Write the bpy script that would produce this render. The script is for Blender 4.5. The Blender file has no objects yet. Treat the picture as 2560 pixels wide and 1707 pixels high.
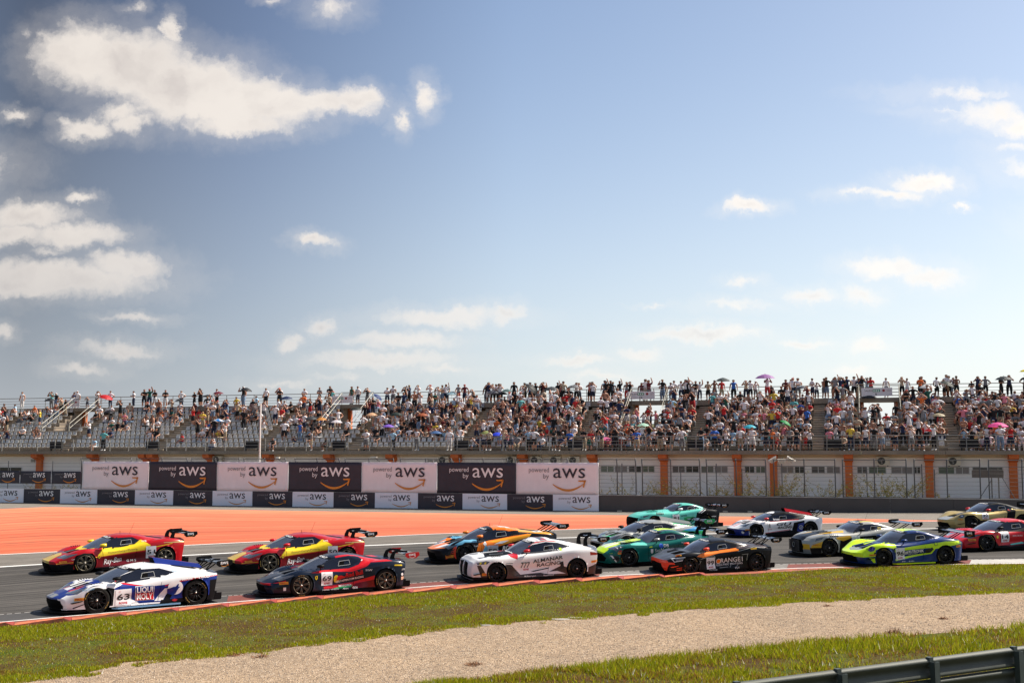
import bpy, bmesh, math, random
import numpy as np
from mathutils import Vector, Matrix
from mathutils.bvhtree import BVHTree

random.seed(7)
rng = np.random.default_rng(7)
SC = bpy.context.scene
COL = SC.collection
R = math.radians
EYE = 4.25                       # camera height above the track
FPX = 2900.0                     # focal length in photograph pixels
PITCH = math.atan(277 / FPX)

# ------------------------------------------------------------------ camera
cam = bpy.data.cameras.new("camera"); camo = bpy.data.objects.new("camera", cam)
COL.objects.link(camo)
cam.sensor_width = 36.0; cam.lens = 36.0 * FPX / 2560.0
cam.clip_start = 0.2; cam.clip_end = 6000
camo.location = (0, 0, EYE); camo.rotation_euler = (math.pi / 2 + PITCH, 0, 0)
SC.camera = camo

# ------------------------------------------------------------------ sun, sky, exposure
SUN_EL = R(48); SUN_AZ = R(72)   # azimuth measured from +Y towards +X
SUNV = Vector((math.sin(SUN_AZ) * math.cos(SUN_EL), math.cos(SUN_AZ) * math.cos(SUN_EL), math.sin(SUN_EL)))
sd = bpy.data.lights.new("sun", 'SUN'); so = bpy.data.objects.new("sun", sd); COL.objects.link(so)
sd.energy = 4.8; sd.angle = R(0.5); sd.color = (1.0, 0.92, 0.80)
so.rotation_euler = SUNV.to_track_quat('Z', 'Y').to_euler()
so.location = (60, 20, 60)
SC.view_settings.view_transform = 'Standard'; SC.view_settings.look = 'None'
SC.view_settings.gamma = 1.0; SC.view_settings.use_curve_mapping = False
SC.view_settings.exposure = 0.58
SC.cycles.max_bounces = 6; SC.cycles.transparent_max_bounces = 6

def pray(px, py):
    """direction of the sight line through a photograph pixel (2560 x 1707)"""
    a = np.array([(px - 1280) / FPX, 1.0, -(py - 853.5) / FPX])
    c, s = math.cos(PITCH), math.sin(PITCH)
    return np.array([a[0], a[1] * c - a[2] * s, a[1] * s + a[2] * c])

def build_world():
    w = bpy.data.worlds.new("World"); SC.world = w; w.use_nodes = True
    nt = w.node_tree; nt.nodes.clear(); N = nt.nodes.new; L = nt.links.new
    def math_(op, a, b=None, c=None, clamp=False):
        n = N('ShaderNodeMath'); n.operation = op; n.use_clamp = clamp
        for i, v in enumerate((a, b, c)):
            if v is None: continue
            if isinstance(v, (int, float)): n.inputs[i].default_value = v
            else: L(v, n.inputs[i])
        return n.outputs[0]
    def vm(op, a, b=None):
        n = N('ShaderNodeVectorMath'); n.operation = op
        for i, v in enumerate((a, b)):
            if v is None: continue
            if isinstance(v, (tuple, list)): n.inputs[i].default_value = v
            else: L(v, n.inputs[i])
        return n
    sky = N('ShaderNodeTexSky'); sky.sky_type = 'NISHITA'; sky.sun_disc = False
    sky.sun_elevation = SUN_EL; sky.sun_rotation = SUN_AZ
    sky.altitude = 150; sky.air_density = 1.0; sky.dust_density = 1.4; sky.ozone_density = 1.3
    tc = N('ShaderNodeTexCoord'); sep = N('ShaderNodeSeparateXYZ'); L(tc.outputs['Generated'], sep.inputs[0])
    ysafe = math_('MAXIMUM', sep.outputs[1], 0.05)
    u = math_('DIVIDE', sep.outputs[0], ysafe); v = math_('DIVIDE', sep.outputs[2], ysafe)
    uv = N('ShaderNodeCombineXYZ'); L(u, uv.inputs[0]); L(v, uv.inputs[1])
    # ragged edges: the cloud coordinates are bent by two noises
    nz = N('ShaderNodeTexNoise'); nz.inputs['Scale'].default_value = 17; nz.inputs['Detail'].default_value = 8
    nz.inputs['Roughness'].default_value = 0.62; L(uv.outputs[0], nz.inputs['Vector'])
    off = vm('SUBTRACT', nz.outputs['Color'], (0.5, 0.5, 0.5)); off2 = vm('MULTIPLY', off.outputs[0], (0.045, 0.028, 0))
    nf = N('ShaderNodeTexNoise'); nf.inputs['Scale'].default_value = 75; nf.inputs['Detail'].default_value = 6; nf.inputs['Roughness'].default_value = .65; L(uv.outputs[0], nf.inputs['Vector'])
    of3 = vm('MULTIPLY', vm('SUBTRACT', nf.outputs['Color'], (.5, .5, .5)).outputs[0], (.022, .016, 0))
    uvw = vm('ADD', vm('ADD', uv.outputs[0], off2.outputs[0]).outputs[0], of3.outputs[0]).outputs[0]
    K = 1.0884                     # the list below is in 2352 px wide coordinates
    blobs = [  # x, y, rx, ry, density
     (190,128,125,84,1.1),(300,155,150,92,1.2),(420,205,170,92,1.2),(540,238,150,74,1.2),(640,248,120,58,1.1),(740,238,110,32,1),
     (820,235,62,36,1),(402,75,24,42,.9),(560,290,150,30,.9),(270,262,62,28,.75),(205,302,70,30,.85),(300,288,48,34,.7),(160,285,40,18,.6),
     (978,222,32,40,.75),(918,272,20,34,.6),(60,495,125,42,.95),(170,540,120,34,.95),(20,540,120,30,.9),(130,640,250,50,1.05),
     (285,608,110,40,.9),(40,655,160,34,.95),(110,577,60,14,.5),(188,453,36,14,.7),(30,264,44,15,.7),(720,559,52,21,.9),
     (310,729,80,13,.7),(8,765,34,24,.8),(280,803,105,22,.75),(190,851,66,17,.65),(310,25,30,14,.5),(765,22,62,30,.55),(620,5,26,10,.5),
     (62,80,20,18,.35),(1020,728,165,26,.85),(1165,722,50,24,.75),(745,753,45,28,.8),(672,785,34,21,.8),(930,785,135,25,.85),
     (870,830,190,24,.8),(1010,852,90,14,.6),(650,880,70,11,.5),(780,868,80,12,.4),(1715,479,62,20,1),(2120,428,90,27,.85),(2050,452,90,17,.7),(1960,446,60,12,.5),
     (2205,480,24,8,.5),(2040,616,95,28,.95),(2150,632,80,30,.9),(1855,674,80,18,.75),(1985,674,54,24,.75),(1705,650,38,14,.6),
     (1690,705,80,14,.6),(2285,262,120,34,.62),(2345,285,80,32,.8),(2215,215,130,16,.42),(2190,250,90,10,.36),(2350,385,70,30,.42),(2330,330,60,20,.35),(1610,768,150,23,.85),
     (1730,762,50,14,.5),(1850,788,62,14,.7),(2000,795,62,23,.75),(1325,828,85,14,.75),(1480,812,62,20,.75),(1960,850,54,13,.6),(1380,866,95,13,.6),
     (1500,697,34,5,.4),(2600,520,200,60,.8),(-160,380,180,60,.8)]
    fld = None
    for (x, y, rx, ry, am) in blobs:
        d = pray(x * K, y * K); c = (d[0] / d[1], d[2] / d[1], 0)
        a = vm('SUBTRACT', uvw, c); b = vm('MULTIPLY', a.outputs[0], (FPX / (rx * K * 1.26), FPX / (ry * K * 1.25), 0))
        ln = vm('LENGTH', b.outputs[0]); f = math_('MULTIPLY_ADD', ln.outputs['Value'], -am, am)
        if fld is None: fld = f
        else:
            n = N('ShaderNodeMath'); n.operation = 'SMOOTH_MAX'; n.inputs[2].default_value = 0.12
            L(fld, n.inputs[0]); L(f, n.inputs[1]); fld = n.outputs[0]
    n2 = N('ShaderNodeTexNoise'); n2.inputs['Scale'].default_value = 60; n2.inputs['Detail'].default_value = 6
    n2.inputs['Roughness'].default_value = 0.6; L(uvw, n2.inputs['Vector'])
    fld = math_('ADD', fld, math_('MULTIPLY_ADD', n2.outputs['Fac'], 0.55, -0.26))
    front = N('ShaderNodeMapRange'); front.interpolation_type = 'SMOOTHSTEP'
    front.inputs['From Min'].default_value = -0.03; front.inputs['From Max'].default_value = 0.66; L(fld, front.inputs['Value'])
    # scattered clouds for every other direction of the sky
    zs = math_('MAXIMUM', sep.outputs[2], 0.04); zs = math_('ADD', zs, 0.12)
    p = N('ShaderNodeCombineXYZ'); L(math_('DIVIDE', sep.outputs[0], zs), p.inputs[0]); L(math_('DIVIDE', sep.outputs[1], zs), p.inputs[1])
    n3 = N('ShaderNodeTexNoise'); n3.inputs['Scale'].default_value = 1.1; n3.inputs['Detail'].default_value = 7; L(p.outputs[0], n3.inputs['Vector'])
    other = N('ShaderNodeMapRange'); other.interpolation_type = 'SMOOTHSTEP'; other.inputs['From Min'].default_value = 0.56
    other.inputs['From Max'].default_value = 0.72; L(n3.outputs['Fac'], other.inputs['Value'])
    def mr(val, a, b):
        n = N('ShaderNodeMapRange'); n.interpolation_type = 'SMOOTHSTEP'
        n.inputs['From Min'].default_value = a; n.inputs['From Max'].default_value = b; L(val, n.inputs['Value']); return n.outputs[0]
    outm = math_('MAXIMUM', mr(math_('ABSOLUTE', u), .5, .75), math_('MAXIMUM', mr(v, .5, .75), mr(math_('MULTIPLY', sep.outputs[1], -1), -.3, -.1)))
    om = math_('MULTIPLY', other.outputs[0], outm)
    mask = math_('MAXIMUM', math_('MULTIPLY', math_('MAXIMUM', front.outputs[0], math_('MULTIPLY', mr(fld, -.50, .30), .20)), math_('SUBTRACT', 1, outm)), om, clamp=True)
    lowop = mr(sep.outputs[2], .06, .24); mask = math_('MULTIPLY', mask, math_('MULTIPLY_ADD', lowop, .34, .60))
    # cloud tone: bright rims, slightly greyer cores
    core = mr(fld, .3, 1.1)
    n4 = N('ShaderNodeTexNoise'); n4.inputs['Scale'].default_value = 14; n4.inputs['Detail'].default_value = 5; L(uvw, n4.inputs['Vector'])
    tone = math_('MULTIPLY', core, mr(n4.outputs['Fac'], .35, .65))
    cc = N('ShaderNodeMix'); cc.data_type = 'RGBA'; L(tone, cc.inputs[0])
    cc.inputs[6].default_value = CLOUD_HI; cc.inputs[7].default_value = CLOUD_LO
    # towards the sun the whole sky is brighter, haze whitens the horizon
    sunside = mr(u, -.50, .50)
    cb = N('ShaderNodeMix'); cb.data_type = 'RGBA'; cb.blend_type = 'MULTIPLY'; cb.inputs[0].default_value = 1
    L(cc.outputs[2], cb.inputs[6])
    sb = N('ShaderNodeMix'); sb.data_type = 'RGBA'; L(sunside, sb.inputs[0]); sb.inputs[6].default_value = (.82, .80, .79, 1); sb.inputs[7].default_value = (1.02, 1.02, 1.02, 1)
    L(sb.outputs[2], cb.inputs[7])
    # the clear sky deepens away from the sun (to the left) and whitens in the haze above the horizon
    dt = N('ShaderNodeVectorMath'); dt.operation = 'DOT_PRODUCT'; L(tc.outputs['Generated'], dt.inputs[0]); dt.inputs[1].default_value = tuple(SUNV)
    # polarised band a quarter turn from the sun: value of the clear sky by the angle to the sun's azimuth
    fl = vm('NORMALIZE', vm('MULTIPLY', tc.outputs['Generated'], (1, 1, 0)).outputs[0]); az = vm('DOT_PRODUCT', fl.outputs[0], (math.sin(SUN_AZ), math.cos(SUN_AZ), 0)).outputs['Value']
    rp = N('ShaderNodeValToRGB'); L(math_('MULTIPLY_ADD', az, .5, .5), rp.inputs[0]); e = rp.color_ramp.elements; e.new(.3); e.new(.3); e.new(.3); e.new(.3); e.new(.3)
    for k, (p_, v_) in enumerate([(0, 1.0), (.34, .90), (.455, .20), (.545, .56), (.655, 1.10), (.83, 1.30), (1, 1.5)]): e[k].position = p_; e[k].color = (v_/2*(1, .98, .62, .84, .98, 1.03, 1)[k], v_/2*(1, 1, .90, .96, 1, .97, 1)[k], v_/2*(1, 1.03, 1.30, 1.18, 1.04, .93, 1)[k], 1)
    sk = N('ShaderNodeMix'); sk.data_type = 'RGBA'; sk.blend_type = 'MULTIPLY'; sk.inputs[0].default_value = 1; L(sky.outputs[0], sk.inputs[6]); L(vm('SCALE', rp.outputs[0]).outputs[0], sk.inputs[7]); nt.nodes[sk.name].inputs[7].links[0].from_node.inputs['Scale'].default_value = 2.0
    hz = math_('POWER', 2.718, math_('MULTIPLY', math_('MAXIMUM', sep.outputs[2], 0), -6.6)); hz = math_('MULTIPLY', hz, math_('MULTIPLY_ADD', mr(dt.outputs['Value'], .0, .35), .17, .79))
    hc = N('ShaderNodeMix'); hc.data_type = 'RGBA'; L(mr(dt.outputs['Value'], -.25, .62), hc.inputs[0]); hc.inputs[6].default_value = HAZE_L; hc.inputs[7].default_value = HAZE_R
    sky2 = N('ShaderNodeMix'); sky2.data_type = 'RGBA'; L(hz, sky2.inputs[0]); L(sk.outputs[2], sky2.inputs[6]); L(hc.outputs[2], sky2.inputs[7])
    m = N('ShaderNodeMix'); m.data_type = 'RGBA'; L(mask, m.inputs[0]); L(sky2.outputs[2], m.inputs[6]); L(cb.outputs[2], m.inputs[7])
    bg = N('ShaderNodeBackground'); bg.inputs['Strength'].default_value = SKY_STR; L(m.outputs[2], bg.inputs['Color'])
    o = N('ShaderNodeOutputWorld'); L(bg.outputs[0], o.inputs['Surface'])
    w.cycles.sampling_method = 'MANUAL'; w.cycles.sample_map_resolution = 512
SKY_STR = 0.082
HAZE_L = (4.7, 4.9, 5.3, 1); HAZE_R = (8.1, 8.6, 8.8, 1)
CLOUD_HI = (8.9, 8.4, 7.8, 1); CLOUD_LO = (6.7, 6.25, 5.95, 1)
build_world()

# ------------------------------------------------------------------ helpers
def s2l(c):
    return tuple((x / 12.92 if x <= .04045 else ((x + .055) / 1.055) ** 2.4) for x in c)
def hexc(h):
    return s2l(tuple(int(h[i:i + 2], 16) / 255 for i in (0, 2, 4)))

MATS = {}
def mat(name, rgb, rough=.6, metal=0., coat=0., var=0.12, scale=8., spec=.5, bump=0., bscale=60.):
    """principled material whose colour wanders a little with an object-space noise"""
    if name in MATS: return MATS[name]
    if isinstance(rgb, str): rgb = hexc(rgb)
    m = bpy.data.materials.new(name); m.use_nodes = True; nt = m.node_tree
    b = nt.nodes['Principled BSDF']; N = nt.nodes.new; L = nt.links.new
    b.inputs['Roughness'].default_value = rough; b.inputs['Metallic'].default_value = metal
    b.inputs['Coat Weight'].default_value = coat; b.inputs['Coat Roughness'].default_value = .06
    b.inputs['Specular IOR Level'].default_value = spec
    b.inputs['Base Color'].default_value = (*rgb, 1)
    if var > 0:
        tc = N('ShaderNodeTexCoord'); n = N('ShaderNodeTexNoise'); n.inputs['Scale'].default_value = scale
        n.inputs['Detail'].default_value = 5; L(tc.outputs['Object'], n.inputs['Vector'])
        mx = N('ShaderNodeMix'); mx.data_type = 'RGBA'
        mx.inputs[6].default_value = (*[c * (1 - var) for c in rgb], 1); mx.inputs[7].default_value = (*[min(1, c * (1 + var)) for c in rgb], 1)
        L(n.outputs['Fac'], mx.inputs[0]); L(mx.outputs[2], b.inputs['Base Color'])
    if bump > 0:
        tc = N('ShaderNodeTexCoord'); n = N('ShaderNodeTexNoise'); n.inputs['Scale'].default_value = bscale; n.inputs['Detail'].default_value = 4
        L(tc.outputs['Object'], n.inputs['Vector']); bp = N('ShaderNodeBump'); bp.inputs['Strength'].default_value = bump
        bp.inputs['Distance'].default_value = .02; L(n.outputs['Fac'], bp.inputs['Height']); L(bp.outputs[0], b.inputs['Normal'])
    MATS[name] = m; return m

def tag(o, label=None, cat=None, group=None, kind=None):
    if label: o['label'] = label
    if cat: o['category'] = cat
    if group: o['group'] = group
    if kind: o['kind'] = kind
    return o
def empty(name, loc=(0, 0, 0), rot=(0, 0, 0), label=None, cat=None, group=None, mw=None):
    o = bpy.data.objects.new(name, None); COL.objects.link(o); o.empty_display_size = .3
    if mw is not None: o.matrix_world = mw
    else: o.location = loc; o.rotation_euler = rot
    return tag(o, label, cat, group)
def link(name, me, parent=None):
    o = bpy.data.objects.new(name, me); COL.objects.link(o)
    if parent: o.parent = parent
    return o
def np_mesh(name, V, F, mats, mi=None, smooth=False, uv=None):
    """mesh from arrays; F is an (n,4) or (n,3) int array or a list of lists"""
    me = bpy.data.meshes.new(name); V = np.asarray(V, dtype=np.float32)
    if isinstance(F, np.ndarray):
        n, k = F.shape; idx = F.astype(np.int32).ravel(); tot = np.full(n, k, np.int32)
    else:
        n = len(F); idx = np.array([i for f in F for i in f], np.int32); tot = np.array([len(f) for f in F], np.int32)
    st = np.zeros(n, np.int32); st[1:] = np.cumsum(tot)[:-1]
    me.vertices.add(len(V)); me.vertices.foreach_set('co', V.ravel())
    me.loops.add(len(idx)); me.loops.foreach_set('vertex_index', idx)
    me.polygons.add(n); me.polygons.foreach_set('loop_start', st)
    for m in mats: me.materials.append(m)
    if mi is not None: me.polygons.foreach_set('material_index', np.asarray(mi, np.int32))
    me.polygons.foreach_set('use_smooth', np.full(n, smooth, bool))
    me.update(calc_edges=True)
    if uv is not None:
        l = me.uv_layers.new(name='UVMap'); l.data.foreach_set('uv', np.asarray(uv, np.float32)[idx].ravel())
    return me
class MB:
    """collects simple shapes into one mesh"""
    def __init__(s): s.v = []; s.f = []; s.m = []
    def add(s, vs, fs, mi=0):
        b = len(s.v); s.v += [tuple(map(float, v)) for v in vs]; s.f += [[b + i for i in f] for f in fs]; s.m += [mi] * len(fs)
    def box(s, x0, x1, y0, y1, z0, z1, mi=0):
        s.add([(x0,y0,z0),(x1,y0,z0),(x1,y1,z0),(x0,y1,z0),(x0,y0,z1),(x1,y0,z1),(x1,y1,z1),(x0,y1,z1)],
              [(0,3,2,1),(4,5,6,7),(0,1,5,4),(1,2,6,5),(2,3,7,6),(3,0,4,7)], mi)
    def tube(s, pts, r, n=6, mi=0, cap=True):
        pts = [Vector(p) for p in pts]; rr = r if isinstance(r, (list, tuple)) else [r] * len(pts)
        vs = []; fs = []
        for i, p in enumerate(pts):
            d = (pts[min(i + 1, len(pts) - 1)] - pts[max(i - 1, 0)]).normalized()
            a = d.cross(Vector((0, 0, 1)) if abs(d.z) < .9 else Vector((1, 0, 0))).normalized(); b = d.cross(a)
            for k in range(n):
                t = 2 * math.pi * k / n; vs.append(p + (a * math.cos(t) + b * math.sin(t)) * rr[i])
        for i in range(len(pts) - 1):
            for k in range(n):
                fs.append((i*n+k, i*n+(k+1)%n, (i+1)*n+(k+1)%n, (i+1)*n+k))
        if cap: fs += [tuple(range(n)), tuple(range((len(pts)-1)*n + n-1, (len(pts)-1)*n - 1, -1))]
        s.add(vs, fs, mi)
    def prism(s, poly, axis, a, b, mi=0):
        """extrude a 2D polygon along an axis between a and b; poly coords are the two other axes in xyz order"""
        n = len(poly)
        def P(p, t): return {0: (t, p[0], p[1]), 1: (p[0], t, p[1]), 2: (p[0], p[1], t)}[axis]
        vs = [P(p, a) for p in poly] + [P(p, b) for p in poly]
        fs = [tuple(range(n)), tuple(range(2*n-1, n-1, -1))] + [(i, (i+1) % n, n+(i+1) % n, n+i) for i in range(n)]
        s.add(vs, fs, mi)
    def lathe(s, prof, c=(0,0,0), axis=1, n=32, mi=0):
        """prof: list of (radius, offset along axis)"""
        vs = []; fs = []
        for (r, o) in prof:
            for k in range(n):
                t = 2*math.pi*k/n; a, b = r*math.cos(t), r*math.sin(t)
                vs.append((c[0]+a, c[1]+o, c[2]+b) if axis == 1 else ((c[0]+a, c[1]+b, c[2]+o) if axis == 2 else (c[0]+o, c[1]+a, c[2]+b)))
        for i in range(len(prof)-1):
            for k in range(n): fs.append((i*n+k, i*n+(k+1) % n, (i+1)*n+(k+1) % n, (i+1)*n+k))
        s.add(vs, fs, mi)
    def mesh(s, name, mats, smooth=False):
        if not isinstance(mats, (list, tuple)): mats = [mats]
        me = np_mesh(name, s.v, s.f, mats, s.m, smooth)
        bm = bmesh.new(); bm.from_mesh(me); bmesh.ops.recalc_face_normals(bm, faces=bm.faces); bm.to_mesh(me); bm.free()
        return me
    def obj(s, name, mats, parent=None, smooth=False, **kw):
        o = link(name, s.mesh(name, mats, smooth), parent); return tag(o, **kw)

_txt = {}
def text_mesh(body, bold=0.0, shear=0.0):
    """flat lettering in the unit of its cap height, origin at the left end of the base line; returns V(n,2), tris"""
    key = (body, bold, shear)
    if key in _txt: return _txt[key]
    cu = bpy.data.curves.new('t', 'FONT'); cu.body = body; cu.size = 1.0; cu.offset = bold; cu.resolution_u = 2; cu.shear = shear
    o = bpy.data.objects.new('t', cu); COL.objects.link(o)
    dg = bpy.context.evaluated_depsgraph_get(); me = bpy.data.meshes.new_from_object(o.evaluated_get(dg))
    bm = bmesh.new(); bm.from_mesh(me); bmesh.ops.triangulate(bm, faces=bm.faces)
    V = np.array([(v.co.x, v.co.y) for v in bm.verts]) / .69; T = np.array([[v.index for v in f.verts] for f in bm.faces])
    if len(V): V[:, 0] -= V[:, 0].min()
    bm.free(); bpy.data.objects.remove(o); bpy.data.curves.remove(cu); bpy.data.meshes.remove(me)
    _txt[key] = (V, T); return V, T

def pip(poly, X, Y):
    """vectorised point in polygon"""
    ins = np.zeros(X.shape, bool); n = len(poly); j = n - 1
    for i in range(n):
        xi, yi = poly[i]; xj, yj = poly[j]
        c = ((yi > Y) != (yj > Y)) & (X < (xj - xi) * (Y - yi) / ((yj - yi) if yj != yi else 1e-9) + xi); ins ^= c; j = i
    return ins
def sst(a, b, x):
    t = np.clip((np.asarray(x, float) - a) / (b - a), 0, 1); return t * t * (3 - 2 * t)
def ground_z(X, Y):
    """height of the circuit's ground: the track falls towards the left, is slightly banked, and levels out at the wall"""
    w = 1 - sst(48, 84, Y)
    return .0175 * X * w + (1 - w) * .011 * np.maximum(0, X - 8) + .2 * sst(36, 46, Y) * (1 - sst(55, 78, Y))
def ground_at(px, py):
    r = pray(px, py); z = 0.0
    for _ in range(80):
        t = (z - EYE) / r[2]; X, Y = r[0] * t, r[1] * t
        z += .4 * (float(ground_z(X, Y)) - z)
    return np.array([X, Y, z])
# ------------------------------------------------------------------ the ground, one sheet to the horizon and strips on it
def node_mat(name):
    m = bpy.data.materials.new(name); m.use_nodes = True; nt = m.node_tree
    return m, nt, nt.nodes['Principled BSDF'], nt.nodes.new, nt.links.new
def ramp(N, L, fac, stops):
    r = N('ShaderNodeValToRGB'); L(fac, r.inputs[0]); e = r.color_ramp.elements
    while len(e) < len(stops): e.new(.5)
    for k, (p, c) in enumerate(stops): e[k].position = p; e[k].color = (*c, 1)
    return r.outputs[0]
def noise(N, L, vec, scale, detail=5, rough=.55, mapping=None):
    if mapping is not None:
        mp = N('ShaderNodeMapping'); mp.inputs['Scale'].default_value = mapping; L(vec, mp.inputs[0]); vec = mp.outputs[0]
    n = N('ShaderNodeTexNoise'); n.inputs['Scale'].default_value = scale; n.inputs['Detail'].default_value = detail
    n.inputs['Roughness'].default_value = rough; L(vec, n.inputs['Vector']); return n.outputs['Fac']
def mixc(N, L, fac, a, b, mode='MIX'):
    m = N('ShaderNodeMix'); m.data_type = 'RGBA'; m.blend_type = mode
    for i, v in ((0, fac), (6, a), (7, b)):
        if isinstance(v, (int, float)): m.inputs[i].default_value = v
        elif isinstance(v, tuple): m.inputs[i].default_value = (*v, 1)
        else: L(v, m.inputs[i])
    return m.outputs[2]
def bumpn(N, L, b, h, strength, dist=.02):
    bp = N('ShaderNodeBump'); bp.inputs['Strength'].default_value = strength; bp.inputs['Distance'].default_value = dist
    L(h, bp.inputs['Height']); L(bp.outputs[0], b.inputs['Normal'])

def m_asphalt(name, c1, c2, streak=.5):
    m, nt, b, N, L = node_mat(name); tc = N('ShaderNodeTexCoord'); uv = tc.outputs['UV']; ob = tc.outputs['Object']
    n1 = noise(N, L, ob, .9, 6); base = ramp(N, L, n1, [(.3, c1), (.7, c2)])
    s1 = noise(N, L, uv, 1.0, 6, .6, (.035, 3.2, 1)); d1 = ramp(N, L, s1, [(.40, (1 - streak,) * 3), (.62, (1.12,) * 3)])
    s2 = noise(N, L, uv, 1.0, 3, .5, (.02, 11, 1)); d2 = ramp(N, L, s2, [(.56, (1, 1, 1)), (.68, (1 - streak * .7,) * 3)])
    c = mixc(N, L, 1.0, base, d1, 'MULTIPLY'); c = mixc(N, L, 1.0, c, d2, 'MULTIPLY')
    g = noise(N, L, ob, 45, 3); c = mixc(N, L, .55, c, ramp(N, L, g, [(.3, (.55,) * 3), (.7, (1.4,) * 3)]), 'MULTIPLY')
    L(c, b.inputs['Base Color']); b.inputs['Roughness'].default_value = .85; b.inputs['Specular IOR Level'].default_value = .3
    bumpn(N, L, b, g, .35); return m
def m_orange():
    m, nt, b, N, L = node_mat('orange_paint'); tc = N('ShaderNodeTexCoord'); uv = tc.outputs['UV']; ob = tc.outputs['Object']
    n1 = noise(N, L, ob, .35, 5); c = ramp(N, L, n1, [(.3, (.74, .175, .070)), (.7, (.86, .26, .125))])
    sp = N('ShaderNodeSeparateXYZ'); L(uv, sp.inputs[0])
    # tyre marks lie denser on the side nearer to the track
    c = mixc(N, L, sp.outputs[1], mixc(N, L, .75, c, (.55, .105, .042)), mixc(N, L, .4, c, (.78, .25, .14)))
    s1 = noise(N, L, uv, 1.0, 5, .65, (.03, 2.6, 1)); near = N('ShaderNodeMapRange'); near.inputs['From Min'].default_value = 1
    near.inputs['From Max'].default_value = .2; near.inputs['To Min'].default_value = .40; L(sp.outputs[1], near.inputs['Value'])
    mp = N('ShaderNodeMapping'); mp.inputs['Scale'].default_value = (.03, 1, 1); L(uv, mp.inputs[0])
    s1 = noise(N, L, uv, 1.0, 5, .65, (.022, 30, 1)); mk = ramp(N, L, s1, [(.46, (0, 0, 0)), (.64, (1, 1, 1))])
    bw = N('ShaderNodeMath'); bw.operation = 'MULTIPLY'; L(mk, bw.inputs[0]); L(near.outputs[0], bw.inputs[1])
    c = mixc(N, L, bw.outputs[0], c, (.40, .075, .030))
    s2 = noise(N, L, uv, 1.0, 2, .4, (.014, 60, 1)); mk2 = ramp(N, L, s2, [(.585, (0, 0, 0)), (.64, (.75,) * 3)])
    c = mixc(N, L, mk2, c, (.16, .06, .035))
    g = noise(N, L, ob, 30, 3); c = mixc(N, L, .35, c, ramp(N, L, g, [(.3, (.7,) * 3), (.7, (1.25,) * 3)]), 'MULTIPLY')
    L(c, b.inputs['Base Color']); b.inputs['Roughness'].default_value = .8; b.inputs['Specular IOR Level'].default_value = .3
    bumpn(N, L, b, g, .2); return m
def m_gravel():
    m, nt, b, N, L = node_mat('gravel'); tc = N('ShaderNodeTexCoord'); ob = tc.outputs['Object']
    v = N('ShaderNodeTexVoronoi'); v.inputs['Scale'].default_value = 30; L(ob, v.inputs['Vector'])
    sp = N('ShaderNodeSeparateXYZ'); L(v.outputs['Color'], sp.inputs[0])
    c = ramp(N, L, sp.outputs[0], [(0, (.21, .155, .105)), (.3, (.33, .245, .165)), (.7, (.42, .315, .215)), (1, (.55, .43, .31))])
    n1 = noise(N, L, ob, .5, 5); c = mixc(N, L, .8, c, ramp(N, L, n1, [(.3, (.86, .84, .84)), (.7, (1.1, 1.04, .98))]), 'MULTIPLY')
    n2 = noise(N, L, ob, 5, 6, .7); c = mixc(N, L, .6, c, ramp(N, L, n2, [(.35, (.75,) * 3), (.6, (1.15,) * 3)]), 'MULTIPLY')
    L(c, b.inputs['Base Color']); b.inputs['Roughness'].default_value = .95; b.inputs['Specular IOR Level'].default_value = .1
    inv = N('ShaderNodeMath'); inv.operation = 'MULTIPLY_ADD'; inv.inputs[1].default_value = -1; inv.inputs[2].default_value = 1
    L(v.outputs['Distance'], inv.inputs[0]); bumpn(N, L, b, inv.outputs[0], .9, .03); return m
def m_turf(name='turf'):
    m, nt, b, N, L = node_mat(name); tc = N('ShaderNodeTexCoord'); ob = tc.outputs['Object']
    n1 = noise(N, L, ob, .55, 6, .6); n2 = noise(N, L, ob, 12, 6, .7)
    c = ramp(N, L, n1, [(.32, (.080, .046, .018)), (.46, (.090, .068, .020)), (.54, (.10, .10, .020)), (.7, (.065, .095, .012))])
    c = mixc(N, L, .8, c, ramp(N, L, n2, [(.3, (.5,) * 3), (.7, (1.5,) * 3)]), 'MULTIPLY')
    L(c, b.inputs['Base Color']); b.inputs['Roughness'].default_value = 1; b.inputs['Specular IOR Level'].default_value = .1
    bumpn(N, L, b, n2, 1.0, .06); return m

def lines(pts):
    """an image-space line given at a few photograph pixels -> y(x), straight beyond its ends"""
    xs = np.array([p[0] for p in pts], float); ys = np.array([p[1] for p in pts], float)
    a0 = (ys[1]-ys[0])/(xs[1]-xs[0]); a1 = (ys[-1]-ys[-2])/(xs[-1]-xs[-2])
    return lambda x: np.where(x < xs[0], ys[0]+a0*(x-xs[0]), np.where(x > xs[-1], ys[-1]+a1*(x-xs[-1]), np.interp(x, xs, ys)))
PX = np.arange(-460, 3061, 22.0)
def world_line(f, xs=PX): return np.array([ground_at(x, float(f(x))) for x in xs])
def strip(name, A, B, m, rows=6, dz=0.0, label=None, jag=None):
    """sheet between the near line A and the far line B (arrays of world points)"""
    n = len(A); V = []; UV = []; ln = np.concatenate([[0], np.cumsum(np.linalg.norm(np.diff(A, axis=0), axis=1))])
    wd = np.linalg.norm(B - A, axis=1)
    for r in range(rows + 1):
        P = A + (B - A) * r / rows; P = P.copy(); P[:, 2] = ground_z(P[:, 0], P[:, 1]) + dz
        V.append(P); UV.append(np.stack([ln, r / rows * (np.full(n, 1.0) if name == 'orange_runoff' else wd)], 1))
    V = np.concatenate(V); UV = np.concatenate(UV); F = []
    for r in range(rows):
        for i in range(n - 1): F.append((r*n+i, r*n+i+1, (r+1)*n+i+1, (r+1)*n+i))
    o = link(name, np_mesh(name, V, np.array(F), [m], smooth=True, uv=UV)); tag(o, kind='structure'); return o

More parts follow.
